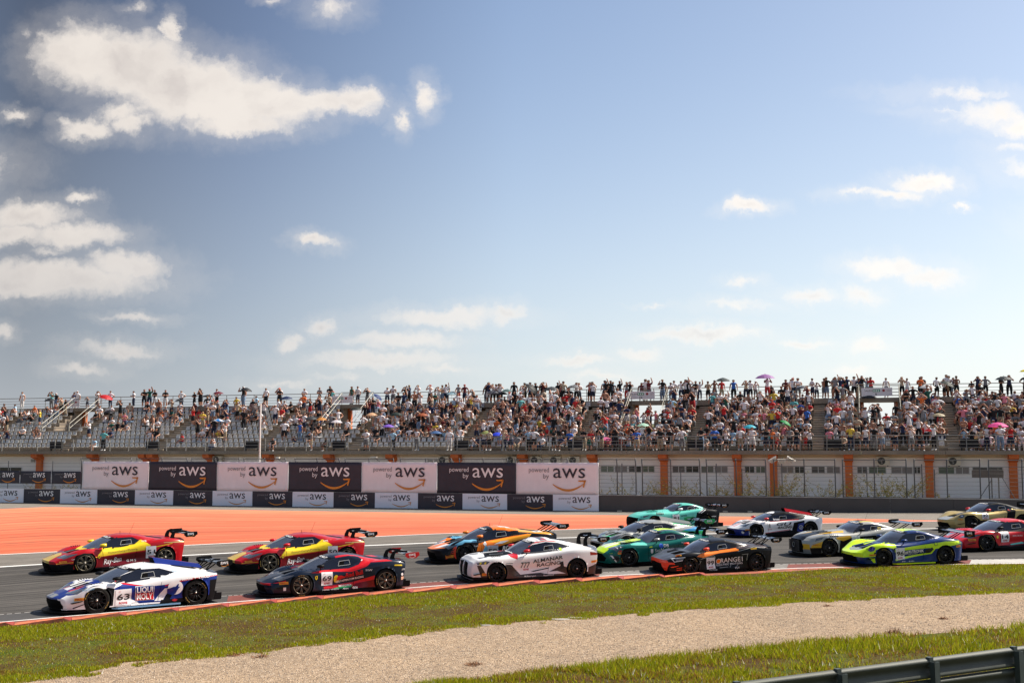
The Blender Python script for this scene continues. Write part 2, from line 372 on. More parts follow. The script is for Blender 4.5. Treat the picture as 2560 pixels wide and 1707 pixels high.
L_GRASS_LO = lines([(1060,1716),(1130,1703),(1400,1672),(1700,1638),(2000,1608),(2300,1585),(2560,1567)])
L_GRAV_UP = lines([(0,1707),(205,1684),(311,1655),(512,1640),(695,1622),(860,1598),(1152,1567),(1335,1551),(1518,1538),(1720,1523),(2000,1505),(2300,1490),(2560,1478)])
L_KERB_OUT = lines([(0,1568),(110,1560),(219,1549),(439,1530),(578,1518),(768,1502),(860,1495),(1079,1479),(1335,1461),(1591,1448),(1720,1442),(1900,1433),(2090,1422),(2366,1412),(2560,1410)])
L_KERB_IN = lines([(0,1555),(80,1548),(540,1508),(1080,1465),(1300,1450),(1580,1436),(1720,1431),(2000,1420),(2080,1418),(2430,1410),(2560,1408)])
L_DOT = lines([(0,1536),(546,1490.5),(1080,1454),(1580,1427),(1919,1411),(2406,1399),(2560,1396.5)])
L_FAR1 = lines([(0,1416.5),(459,1388),(898,1364),(1080,1356.5),(1373,1345),(1798,1333),(2052,1327),(2331,1321),(2560,1317)])
L_FAR2 = lines([(0,1386),(80,1382),(459,1363),(620,1355),(1080,1334.5),(1522,1320),(2050,1308),(2325,1303),(2560,1300)])
L_OR_TOP = lines([(0,1272),(117,1267),(640,1275),(1240,1284.6),(1580,1288),(1850,1291),(2080,1295),(2345,1300.5),(2440,1301.1),(2560,1299.6)])

wl = {}
for k, f in dict(glo=L_GRASS_LO, grav=L_GRAV_UP, kout=L_KERB_OUT, kin=L_KERB_IN, dot=L_DOT, far1=L_FAR1, far2=L_FAR2).items():
    wl[k] = world_line(f)
ptop = PX[PX <= 2450]
ORT = world_line(L_OR_TOP, ptop); ORB = world_line(L_FAR2, ptop)
def offs(A, dy):
    """shift a world polyline along its own normal on the ground (away from the camera)"""
    T = np.gradient(A, axis=0); Nn = np.stack([-T[:, 1], T[:, 0], T[:, 2] * 0], 1); Nn /= np.linalg.norm(Nn, axis=1)[:, None]
    Bp = A + Nn * dy; Bp[:, 2] = ground_z(Bp[:, 0], Bp[:, 1]); return Bp

def coverage(A, k):  # shift in pixels is not wanted here: everything below works in metres
    return A
# base sheet to the horizon
def base_ground():
    xs = np.concatenate([np.linspace(-3000, -200, 12), np.linspace(-180, 180, 61), np.linspace(200, 3000, 12)])
    ys = np.concatenate([[-500, -200, -100, -50], np.linspace(-30, 150, 61), [180, 220, 300, 500, 900, 1800, 4500]])
    X, Y = np.meshgrid(xs, ys); Z = ground_z(np.clip(X, -60, 60), Y) - .06
    V = np.stack([X.ravel(), Y.ravel(), Z.ravel()], 1); nx = len(xs); F = []
    for j in range(len(ys) - 1):
        for i in range(nx - 1): F.append((j*nx+i, j*nx+i+1, (j+1)*nx+i+1, (j+1)*nx+i))
    o = link('ground', np_mesh('ground', V, np.array(F), [m_turf('dry_ground')], smooth=True)); tag(o, kind='structure')
base_ground()
M_TURF = m_turf(); M_GRAVEL = m_gravel()
M_TRACK = m_asphalt('track_asphalt', (.078, .070, .061), (.108, .097, .085), .58)
M_ROAD = m_asphalt('service_asphalt', (.20, .175, .145), (.25, .222, .186), .22)
M_EDGE = m_asphalt('edge_asphalt', (.155, .137, .115), (.20, .178, .15), .28)
M_WHITE = mat('white_line_paint', (.82, .80, .76), .7, var=.10, scale=20)
NEAR = np.array([ground_at(x, 2100) for x in PX]); 
strip('grass_bank', NEAR, wl['glo'], M_TURF, 10)
strip('gravel_trap', wl['glo'], wl['grav'], M_GRAVEL, 8)
strip('grass_verge', wl['grav'], wl['kout'], M_TURF, 8)
strip('kerb_bed', wl['kout'], wl['kin'], mat('kerb_bed', (.07, .06, .052), .9, var=.4, scale=6), 2, -.01)
strip('track_edge_strip', wl['kin'], wl['dot'], M_EDGE, 2)
strip('race_track', wl['dot'], wl['far1'], M_TRACK, 10)
strip('track_far_edge', wl['far1'], wl['far2'], M_EDGE, 4)
# service road up to the wall: far beyond the wall line so that no gap shows
FARW = np.array([ground_at(x, 1222) for x in PX])
far2b = wl['far2']
strip('service_road', far2b, FARW, M_ROAD, 10, -.012)
strip('orange_runoff', ORB, ORT, m_orange(), 8, .004)
# painted lines
strip('white_line_kerb', offs(wl['kin'], -.02), offs(wl['kin'], .09), M_WHITE, 1, .006)
strip('white_line_track', offs(wl['far1'], -.17), offs(wl['far1'], .17), M_WHITE, 1, .006)
strip('white_line_runoff', offs(wl['far2'], -.13), offs(wl['far2'], .10), M_WHITE, 1, .010)
# worn dashed line beside the kerb
A = offs(wl['dot'], -.04); Bq = offs(wl['dot'], .04); dm = MB()
ln = np.concatenate([[0], np.cumsum(np.linalg.norm(np.diff(A, axis=0), axis=1))]); t = 0
def on(P, t): return np.array([np.interp(t, ln, P[:, k]) for k in range(3)])
while t < ln[-1] - 1:
    d = random.uniform(.10, .22); q = [on(A, t), on(A, t+d), on(Bq, t+d), on(Bq, t)]
    dm.add([(p[0], p[1], ground_z(p[0], p[1]) + .007) for p in q], [(0, 1, 2, 3)]); t += d + random.uniform(.03, .10)
dm.obj('white_line_worn', mat('white_line_faded', (.42, .40, .37), .8, var=.3, scale=12), kind='structure')
# coloured patches between worn line and white line; the dark one beside the white car includes its shadow
pc = [mat('strip_dark', (.055, .052, .05), .9, var=.3, scale=5), mat('strip_red', (.17, .042, .030), .85, var=.5, scale=3), mat('strip_grey', (.19, .175, .16), .85, var=.5, scale=4), mat('strip_white', (.42, .40, .36), .85, var=.3, scale=3)]
A = offs(wl['kin'], .12); Bq = offs(wl['dot'], -.06)
ln = np.concatenate([[0], np.cumsum(np.linalg.norm(np.diff(A, axis=0), axis=1))]); ln2 = np.concatenate([[0], np.cumsum(np.linalg.norm(np.diff(Bq, axis=0), axis=1))])
pm = MB()
for (xa, xb, mi) in [(-460, 570, 0), (570, 640, 1), (640, 1000, 0), (1000, 1170, 1), (1170, 1420, 0), (1420, 1500, 1), (1500, 1660, 2), (1660, 1930, 0), (1930, 1970, 2), (1970, 2427, 1), (2427, 3000, 3)]:
    n = max(1, int((xb-xa)/40))
    for q in range(n):
        a, b2 = xa+(xb-xa)*q/n, xa+(xb-xa)*(q+1)/n
        def at_(P, x): return np.array([np.interp(x, PX, P[:, c]) for c in range(3)])
        qs = [at_(A, a), at_(A, b2), at_(Bq, b2), at_(Bq, a)]
        pm.add([(p[0], p[1], ground_z(p[0], p[1]) + .004) for p in qs], [(0, 1, 2, 3)], mi)
pm.obj('painted_edge_patches', pc, kind='structure')

# saw-tooth kerb: every block its own piece
def m_kerb(name, c1, c2):
    m, nt, b, N, L = node_mat(name); tc = N('ShaderNodeTexCoord'); ob = tc.outputs['Object']
    n1 = noise(N, L, ob, 3.5, 7, .7); c = ramp(N, L, n1, [(.36, (.10, .065, .05)), (.46, c2), (.60, c1)])
    L(c, b.inputs['Base Color']); b.inputs['Roughness'].default_value = .8; bumpn(N, L, b, n1, .3); return m
MK = m_kerb('kerb_orange', (.72, .19, .075), (.60, .15, .065)); MK2 = m_kerb('kerb_inner', (.42, .11, .05), (.24, .075, .045)); MK3 = mat('kerb_red_step', (.26, .03, .018), .7, var=.3)
kerb = empty('kerb', tuple(wl['kout'][60]), label='orange saw-tooth kerb along the near edge of the track', cat='kerb')
kx = []
A = offs(wl['kout'], .0); Bq = offs(wl['kin'], -.05); m1 = (A + Bq) / 2
ln = np.concatenate([[0], np.cumsum(np.linalg.norm(np.diff(A, axis=0), axis=1))]); t = 3.0
kinv = Matrix.Translation(-Vector(kerb.location))
def kpt(P, s, h):
    q = on(P, s); return (q[0]-kerb.location.x, q[1]-kerb.location.y, ground_z(q[0], q[1]) + h - kerb.location.z)
iend = np.interp(1760, PX, ln)
while t < iend:
    Lb = 1.42; mbk = MB(); st = .22
    t0, t1, t2 = t, t+Lb-st, t+Lb
    # inner strip, ramping outer strip, inclined red end face
    mbk.add([kpt(Bq, t0, .0), kpt(Bq, t1, .015), kpt(m1, t1, .075), kpt(m1, t0, .025)], [(0, 1, 2, 3)], 1)
    mbk.add([kpt(m1, t0, .025), kpt(m1, t1, .075), kpt(A, t1, .12), kpt(A, t0, .04)], [(0, 1, 2, 3)], 0)
    mbk.add([kpt(Bq, t1, .015), kpt(Bq, t2, .0), kpt(A, t2, .02), kpt(A, t1, .12), kpt(m1, t1, .075)], [(0, 1, 2, 3, 4)], 2)
    mbk.add([kpt(A, t0, .04), kpt(A, t1, .12), kpt(A, t2, .02), kpt(A, t2, -.08), kpt(A, t0, -.08)], [(0, 1, 2, 3, 4)], 1)
    mbk.obj('kerb_block', [MK, MK2, MK3], kerb); t += Lb
# flat orange kerb beyond
A2 = A[PX > 1700]; B2 = Bq[PX > 1700]
strip('flat_kerb', A2, B2, MK2, 2, .012)

# grass: real blades and clumps; nobody could count them
def in_frame(P, m=60):
    d = P[1]; px = 1280 + FPX * P[0] / d; return -m < px < 2560 + m
def grass(name, A, B, count, hmin, hmax, label, wid=.011, edge_bias=True):
    """blades between the lines A (near) and B (far)"""
    n = len(A)
    i = rng.integers(0, n - 1, count * 2); f = rng.random(count * 2); t = rng.uniform(-.09, 1.0, count * 2) if edge_bias else rng.uniform(0, 1.07, count * 2)
    Pa = A[i] + (A[i+1]-A[i]) * f[:, None]; Pb = B[i] + (B[i+1]-B[i]) * f[:, None]; P = Pa + (Pb-Pa) * t[:, None]
    d = P[:, 1]; px = 1280 + FPX * P[:, 0] / d; keep = (px > -80) & (px < 2640) & (d > 14)
    import mathutils
    P = P[keep][:count]; t = t[keep][:count]; nn = len(P)
    nv = np.array([.8*mathutils.noise.noise((p[0]*.35, p[1]*.42, 3.1)) + .65*mathutils.noise.noise((p[0]*1.3, p[1]*1.5, 9)) for p in P])
    nv += .26*sst(.62, .9, t) - .26*sst(.12, .30, t)*(1-sst(.45, .62, t)) + .30*(1-sst(.0, .10, t)) if edge_bias else .28*sst(.45, .85, t)-.12
    en = np.array([mathutils.noise.noise((p[0]*1.9, p[1]*1.9, 21)) for p in P])
    out = (t < -.09*np.clip(en+.35, 0, 1)) | (t > 1+.07*np.clip(en+.35, 0, 1)); bare = nv < -.08; sel = ~(bare & (rng.random(nn) < .74)) & ~out; P = P[sel]; nv = nv[sel]; t = t[sel]; nn = len(P)
    h = rng.uniform(hmin, hmax, nn) * (1 + .9 * np.clip(nv, -.3, .6)); a = rng.random(nn) * 2 * np.pi; w = wid * rng.uniform(.6, 1.5, nn)
    lean = rng.normal(0, .45, (nn, 2)) * h[:, None]; gz = ground_z(P[:, 0], P[:, 1])
    V = np.zeros((nn, 3, 3)); V[:, 0] = np.stack([P[:, 0]-np.cos(a)*w, P[:, 1]-np.sin(a)*w, gz-.01], 1)
    V[:, 1] = np.stack([P[:, 0]+np.cos(a)*w, P[:, 1]+np.sin(a)*w, gz-.01], 1)
    V[:, 2] = np.stack([P[:, 0]+lean[:, 0], P[:, 1]+lean[:, 1], gz+h], 1)
    F = np.arange(nn*3).reshape(nn, 3)
    r = rng.random(nn); mi = np.where(nv > .12, np.where(r < .50, 0, np.where(r < .80, 1, 2)), np.where(r < .2, 0, np.where(r < .52, 1, np.where(r < .72, 2, 3))))
    mi = np.where(rng.random(nn) < .016, 4, mi)
    o = link(name, np_mesh(name, V.reshape(-1, 3), F, GM, mi)); tag(o, label, 'grass', kind='stuff')
def m_blade(name, c):
    m, nt, b, N, L = node_mat(name); b.inputs['Base Color'].default_value = (*c, 1); b.inputs['Roughness'].default_value = .6
    b.inputs['Specular IOR Level'].default_value = .08
    b.inputs['Transmission Weight'].default_value = 0
    tr = N('ShaderNodeBsdfTranslucent'); tr.inputs[0].default_value = (c[0]*1.1, c[1]*1.1, c[2]*.8, 1); mx = N('ShaderNodeMixShader'); mx.inputs[0].default_value = .4
    L(b.outputs[0], mx.inputs[1]); L(tr.outputs[0], mx.inputs[2]); L(mx.outputs[0], nt.nodes['Material Output'].inputs[0]); return m
GM = [m_blade('blade_green', (.235, .275, .008)), m_blade('blade_light', (.40, .37, .02)), m_blade('blade_olive', (.23, .155, .026)), m_blade('blade_dry', (.26, .125, .050)), m_blade('blade_white', (.7, .68, .6))]
grass('verge_grass', wl['grav'], wl['kout'], 240000, .022, .062, 'patchy green and brown grass between kerb and gravel')
ga = np.array([ground_at(x, 1735 if x < 1500 else 1735) for x in PX])
grass('bank_grass', ga, wl['glo'], 70000, .05, .13, 'tall green grass with pale seed heads before the guardrail', .012, False)
# pale pebbles strewn over the gravel
def pebbles():
    n = 26000; A, B = wl['glo'], wl['grav']; i = rng.integers(0, len(A)-1, n*2); f = rng.random(n*2); t = rng.random(n*2)
    Pa = A[i]+(A[i+1]-A[i])*f[:, None]; Pb = B[i]+(B[i+1]-B[i])*f[:, None]; P = Pa+(Pb-Pa)*t[:, None]
    px = 1280+FPX*P[:, 0]/P[:, 1]; P = P[(px > -60) & (px < 2620)][:n]; n = len(P); s = rng.uniform(.009, .020, n)
    base = np.array([(1, 0, 0), (-.5, .8, 0), (-.5, -.8, 0), (0, 0, .75)], float); a = rng.random(n)*6.28
    V = np.zeros((n, 4, 3)); gz = ground_z(P[:, 0], P[:, 1])
    for k in range(4):
        bx, by, bz = base[k]; V[:, k, 0] = P[:, 0]+(bx*np.cos(a)-by*np.sin(a))*s; V[:, k, 1] = P[:, 1]+(bx*np.sin(a)+by*np.cos(a))*s; V[:, k, 2] = gz+bz*s
    F = (np.arange(n)[:, None, None]*4 + np.array([(0, 1, 3), (1, 2, 3), (2, 0, 3)])[None]).reshape(-1, 3)
    mi = np.repeat(rng.integers(0, 3, n), 3)
    o = link('pebbles', np_mesh('pebbles', V.reshape(-1, 3), F, [mat('stone_pale', (.58, .48, .37), .9), mat('stone_tan', (.36, .27, .19), .9), mat('stone_grey', (.22, .18, .15), .9)], mi))
    tag(o, 'loose pale pebbles of the gravel trap', 'gravel', kind='stuff')
pebbles()
# tufts of dry weed on the gravel
def tuft(px, py, r, h, m, label):
    p = ground_at(px, py); mb = MB()
    for k in range(90):
        a = random.random()*6.28; q = r*random.random()**.6; x, y = math.cos(a)*q, math.sin(a)*q; b = random.random()*6.28
        hh = h*random.uniform(.3, 1)*(1.2-q/r); w = .012
        mb.add([(x-w*math.cos(b), y-w*math.sin(b), 0), (x+w*math.cos(b), y+w*math.sin(b), 0), (x+random.uniform(-.12, .12), y+random.uniform(-.12, .12), hh)], [(0, 1, 2)])
    o = mb.obj('dry_weed', m); o.location = p; tag(o, label, 'weed', 'dry weeds on the gravel')
MW = mat('dry_weed', (.20, .085, .03), .9, var=.3)
for (x, y, r, h, lb) in [(2236,1583,.26,.20,'largest spiky brown weed clump on the gravel at right'), (1184,1661,.20,.10,'brown weed clump alone in the middle of the gravel'), (2358,1546,.12,.07,'small brown weed high on the gravel near the right edge'),
                         (2063,1599,.16,.06,'flat brown weed at the edge of the lower grass'), (590,1637,.22,.08,'rust-brown weed under the verge grass left of centre'), (652,1641,.20,.08,'brown weed below the verge, right of the rust-brown one'),
                         (1875,1630,.22,.08,'brown weed in the top edge of the lower grass'), (2070,1514,.13,.05,'brown weed near the upper edge of the gravel at right')]:
    tuft(x, y, r, h, MW, lb)
# flat pale stones at the border of verge and gravel
for (x, y, s, lb) in [(1402,1548,.24,'flat pale stone at the verge border, longer of the pair'), (1438,1544,.20,'flat pale stone at the verge border, right one of the pair'), (1215,1563,.13,'small pale stone at the verge border left of centre')]:
    p = ground_at(x, y); mb = MB(); mb.prism([(math.cos(a)*s*(1+.15*math.sin(3*a)), math.sin(a)*s*.5) for a in np.linspace(0, 6.28, 11)[:-1]], 2, -.03, .018)
    o = mb.obj('flat_stone', mat('flat_stone', (.42, .38, .33), .9)); o.location = p; tag(o, lb, 'stone', 'flat stones at the verge border')

# guardrail, bottom right
def guardrail():
    a = np.array([(2095, 1675), (2322, 1644), (2534, 1617)], float)
    def at(px, py, z):
        r = pray(px, py); t = (z-EYE)/r[2]; return np.array([r[0]*t, r[1]*t])
    p0 = at(2095, 1675, 1.0+.09); p2 = at(2534, 1617, 1.0+.16); D = p2-p0; ps = np.linalg.norm(D)/2; ang = math.atan2(D[1], D[0])
    root = empty('guardrail', (p0[0], p0[1], ground_z(*p0)), label='weathered grey-green steel guardrail in the bottom right corner', cat='guardrail')
    sl = math.atan(.0175*math.cos(ang)); root.rotation_euler = (0, -sl, ang)
    M1 = mat('rail_steel', (.050, .056, .044), .6, metal=.15, var=.35, scale=5, bump=.1); M2 = mat('post_steel', (.06, .075, .068), .6, metal=.15, var=.3, scale=9)
    prof = [(-.02, 0), (.05, .02), (.06, .06), (0, .11), (-.01, .155), (0, .20), (.06, .25), (.05, .29), (-.02, .31)]   # W-beam section (y, z)
    for zz in (1.02-.31, .70-.31, .37-.31):
        for k in range(-4, 6):
            mb = MB(); x0, x1 = k*ps, (k+1)*ps+.03; V = []; n = len(prof)
            for x in (x0, x1):
                for (y, z) in prof: V.append((x, -y - (.004 if k % 2 else 0), zz+z))
            for x in (x0, x1):
                for (y, z) in prof: V.append((x, -y+.006 - (.004 if k % 2 else 0), zz+z))
            F = [(i, i+1, n+i+1, n+i) for i in range(n-1)] + [(2*n+i, 3*n+i, 3*n+i+1, 2*n+i+1) for i in range(n-1)]
            mb.add(V, F); mb.obj('beam', M1, root, True)
    for k in range(-4, 7):
        mb = MB(); x = k*ps; mb.box(x-.055, x+.055, -.16, -.15, -.3, .98); mb.box(x-.055, x-.048, -.16, -.06, -.3, .98); mb.box(x+.048, x+.055, -.16, -.06, -.3, .98)
        p = mb.obj('post', M2, root)
        mb = MB(); mb.box(x-.05, x+.03, -.06, .02, .90, 1.04); mb.box(x-.03, x+.01, -.08, -.06, .84, .86); mb.obj('bracket', M2, p)
guardrail()
# ------------------------------------------------------------------ pit wall, fence, banners, grandstand
DX, DY = .958, -.288; _n = math.hypot(DX, DY); DX /= _n; DY /= _n; NX, NY = -DY, DX
OX, OY = 6.4, 84.8; SANG = math.atan2(DY, DX)
def sd2w(s, d): return (OX + s*DX + d*NX, OY + s*DY + d*NY)
def s_at(px, d, py=1134):
    r = pray(px, py); u = r[0]/r[1]
    return (u*(OY+d*NY) - OX - d*NX) / (DX - u*DY)
def z_at(px, py, d):
    r = pray(px, py); s = s_at(px, d, py); return EYE + r[2]/r[1]*(OY+s*DY+d*NY)
def w2px(s, d, z):
    X, Y = sd2w(s, d); c, sn = math.cos(PITCH), math.sin(PITCH); z -= EYE
    yy = Y*c + z*sn; zz = -Y*sn + z*c; return 1280+FPX*X/yy, 853.5-FPX*zz/yy
def frame(d=0): return Matrix.Translation((OX, OY, 0)) @ Matrix.Rotation(SANG, 4, 'Z')
def sroot(name, label, cat, group=None, s=0, d=0, z=0):
    """an empty standing in the wall's own frame at (s, d, z)"""
    X, Y = sd2w(s, d); o = empty(name, (X, Y, z), (0, 0, SANG)); return tag(o, label, cat, group)
S0, S1 = -92.0, 44.0

M_WALLD = mat('dark_wall_paint', (.078, .070, .066), .8, var=.22, scale=.9, bump=.1)
def gfar(s, d=0): X, Y = sd2w(s, d); return float(ground_z(X, Y))
def pit_wall():
    root = sroot('pit_wall', 'low dark grey concrete wall along the foot of the fence', 'wall')
    s = S0
    while s < S1:
        e = s + 4.0; mb = MB(); z0 = -.2
        mb.box(s+.006, e-.006, 0, .35, z0, 1.15)
        mb.obj('wall_panel', M_WALLD, root); s = e
    mb = MB(); mb.box(S0, S1, -.015, .37, 1.15, 1.185); mb.obj('coping', mat('coping', (.25, .24, .23), .8, var=.3), root)
    for px in (1549, 1652, 1813, 1875):
        mb = MB(); s = s_at(px, -.1, 1277); g = gfar(s); mb.box(s-.16, s+.16, -.18, -.01, g, g+.10)
        o = mb.obj('drain_block', mat('pale_block', (.5, .44, .34), .8), root)
pit_wall()

M_DARKF = mat('banner_black', (.030, .027, .040), .55, var=.35, scale=2, bump=.5, bscale=4); M_WHITEF = mat('banner_white', (.86, .82, .82), .6, var=.10, scale=1.6, bump=.5, bscale=4)
M_WHITES = mat('board_white', (.80, .82, .88), .5, var=.05, scale=1.2)
M_SWO = mat('swoosh_orange', (.80, .27, .02), .5, var=.05); M_SWO2 = mat('swoosh_brown', (.62, .24, .04), .5, var=.05)
M_INKD = mat('ink_dark', (.020, .022, .035), .5, var=0); M_INKW = mat('ink_white', (.86, .84, .82), .5, var=0); M_INKG = mat('ink_grey', (.22, .21, .22), .5, var=0)
def place_text(mb, body, x, z, h, mi, bold=0, shear=0, right=False, width=None, y=-.012):
    V, T = text_mesh(body, bold, shear)
    if not len(V): return 0
    sc = h; sx = sc if width is None else width / V[:, 0].max()
    w = V[:, 0].max()*sx; x0 = x - w if right else x
    mb.add([(x0+a*sx, y, z+b*sc) for a, b in V], [tuple(t) for t in T], mi); return w
def swoosh(mb, x0, x1, z, h, mi, y=-.012):
    """smile-shaped arrow under the letters"""
    n = 18; up = []; lo = []
    for k in range(n+1):
        t = k/n; x = x0+(x1-x0)*.93*t; zc = z - h*math.sin(math.pi*(.08+.86*t))**.9*(1 if t < .6 else 1); th = h*.30*math.sin(math.pi*min(1, .12+.80*t))**.8
        up.append((x, zc+th*.2)); lo.append((x, zc-th*.8))
    vs = [(p[0], y, p[1]) for p in up] + [(p[0], y, p[1]) for p in lo]
    mb.add(vs, [(k, k+1, n+2+k, n+1+k) for k in range(n)], mi)
    a = h*.16; xe, ze = x1, z+h*.18
    mb.add([(xe-h*1.05, y, ze), (xe, y, ze+a*.3), (xe-a*.2, y, ze-a*1.2), (xe-h*.95, y, ze-a*1.0)], [(0, 3, 2, 1)], mi)
    mb.add([(xe-a*1.5, y, ze-a*.2), (xe, y, ze+a*.3), (xe-h*.28, y, ze-h*.95), (xe-h*.28-a, y, ze-h*.80)], [(0, 3, 2, 1)], mi)
def banner(name, s0, s1, z0, z1, d, dark, label, group, big, cloth):
    w, h = s1-s0, z1-z0; X, Y = sd2w((s0+s1)/2, d)
    root = empty(name, (X, Y, z0), (0, 0, SANG), label, 'banner' if cloth else 'advertising board', group)
    base = M_DARKF if dark else (M_WHITEF if cloth else M_WHITES)
    # printed sheet, slightly wavy when it is cloth
    nx, nz = (24, 8) if cloth else (2, 1); V = []; ph = random.random()*6
    def yy(x, z): return (.018*math.sin(x*3.1+ph)+.012*math.sin(x*7.3+z*2+ph)) if cloth else 0
    for j in range(nz+1):
        for i in range(nx+1):
            x = -w/2+w*i/nx; z = h*j/nz; sag = .03*math.sin(math.pi*j/nz)*(1 if i in (0,) else (-1 if i == nx else 0)) if cloth else 0
            V.append((x+sag, yy(x, z), z))
    F = [(j*(nx+1)+i, j*(nx+1)+i+1, (j+1)*(nx+1)+i+1, (j+1)*(nx+1)+i) for j in range(nz) for i in range(nx)]
    n = len(V); V += [(a, b+.03, c) for a, b, c in V]; F += [tuple(n+q for q in reversed(f)) for f in F]
    for (ia, ib) in [(i, i+1) for i in range(nx)] + [(nz*(nx+1)+i, nz*(nx+1)+i+1) for i in range(nx)] + [(j*(nx+1), (j+1)*(nx+1)) for j in range(nz)] + [(j*(nx+1)+nx, (j+1)*(nx+1)+nx) for j in range(nz)]: F.append((ia, ib, n+ib, n+ia))
    mb = MB(); mb.add(V, F); mb.obj('sheet', base, root, cloth)
    # lettering: proportions measured on the banners
    y = -.055 if cloth else -.012
    def sub(nm, m, fn): q = MB(); fn(q); q.obj(nm, m, root)
    xl = -w/2
    ink = M_INKW if dark else M_INKD
    if big:
        sub('brand_letters', ink, lambda q: place_text(q, 'aws', xl+w*.455, h*.52, h*.46, 0, .0, width=w*.385, y=y))
        sub('small_letters', ink if dark else M_INKG, lambda q: (place_text(q, 'powered', xl+w*.405, h*.70, h*.15, 0, right=True, width=w*.245, y=y), place_text(q, 'by', xl+w*.405, h*.50, h*.15, 0, right=True, y=y)))
        sub('smile_arrow', M_SWO if dark else M_SWO2, lambda q: swoosh(q, xl+w*.45, xl+w*.85, h*.40, h*.25, 0, y))
    else:
        sub('brand_letters', ink, lambda q: place_text(q, 'aws', xl+w*.43, h*.50, h*.55, 0, .0, width=w*.39, y=y))
        sub('small_letters', M_INKG, lambda q: (place_text(q, 'powered', xl+w*.39, h*.70, h*.16, 0, right=True, width=w*.26, y=y), place_text(q, 'by', xl+w*.39, h*.47, h*.16, 0, right=True, y=y)))
        sub('smile_arrow', M_SWO if dark else M_SWO2, lambda q: swoosh(q, xl+w*.41, xl+w*.85, h*.36, h*.23, 0, y))
    return root
ORD = ['first', 'second', 'third', 'fourth', 'fifth', 'sixth', 'seventh', 'eighth', 'ninth', 'tenth', 'eleventh', 'twelfth', 'thirteenth', 'fourteenth', 'fifteenth', 'sixteenth', 'seventeenth', 'eighteenth', 'nineteenth', 'twentieth']
# lower row of boards on the wall face
edges = [-88, -27, 59, 150, 243, 337, 433, 531, 631, 731, 834, 937, 1045, 1156, 1268, 1382, 1497]
cw = cb = 0
for k in range(len(edges)-1):
    a, b = s_at(edges[k], -.06, 1240), s_at(edges[k+1], -.06, 1240); dark = k % 2 == 0
    if k == 0: continue
    if dark: cb += 1; lb = f"dark sponsor board on the wall, {ORD[cb-1]} dark board from the left"
    else: cw += 1; lb = f"white sponsor board on the wall, {ORD[cw-1]} white board from the left"
    banner('sponsor_board', a+.01, b-.01, .02, 1.18, -.06, dark, lb, 'sponsor boards on the pit wall', False, False)
# tall banners on the fence
edges = [205, 372, 542, 721, 904, 1093, 1290, 1497]; cw = cb = 0
for k in range(7):
    a, b = s_at(edges[k], .10, 1190), s_at(edges[k+1], .10, 1190); dark = k % 2 == 1
    lb = f"tall {'dark' if dark else 'white'} cloth banner on the fence, {ORD[(cb if dark else cw)]} {'dark' if dark else 'white'} one from the left"
    if dark: cb += 1
    else: cw += 1
    banner('fence_banner', a, b, 1.19, 3.50, .10, dark, lb, 'tall banners tied to the fence', True, True)
# narrow dark banners at the left
edges = [-25, 50, 128, 204]
for k in range(3):
    a, b = s_at(edges[k], .2, 1190), s_at(edges[k+1], .2, 1190)
    banner('narrow_banner', a+.02, b-.02, 1.62, 2.68, .20, True, f"narrow dark banner high on the fence at far left, {['leftmost', 'middle', 'rightmost'][k]} of three", 'narrow banners on the left fence', False, True)

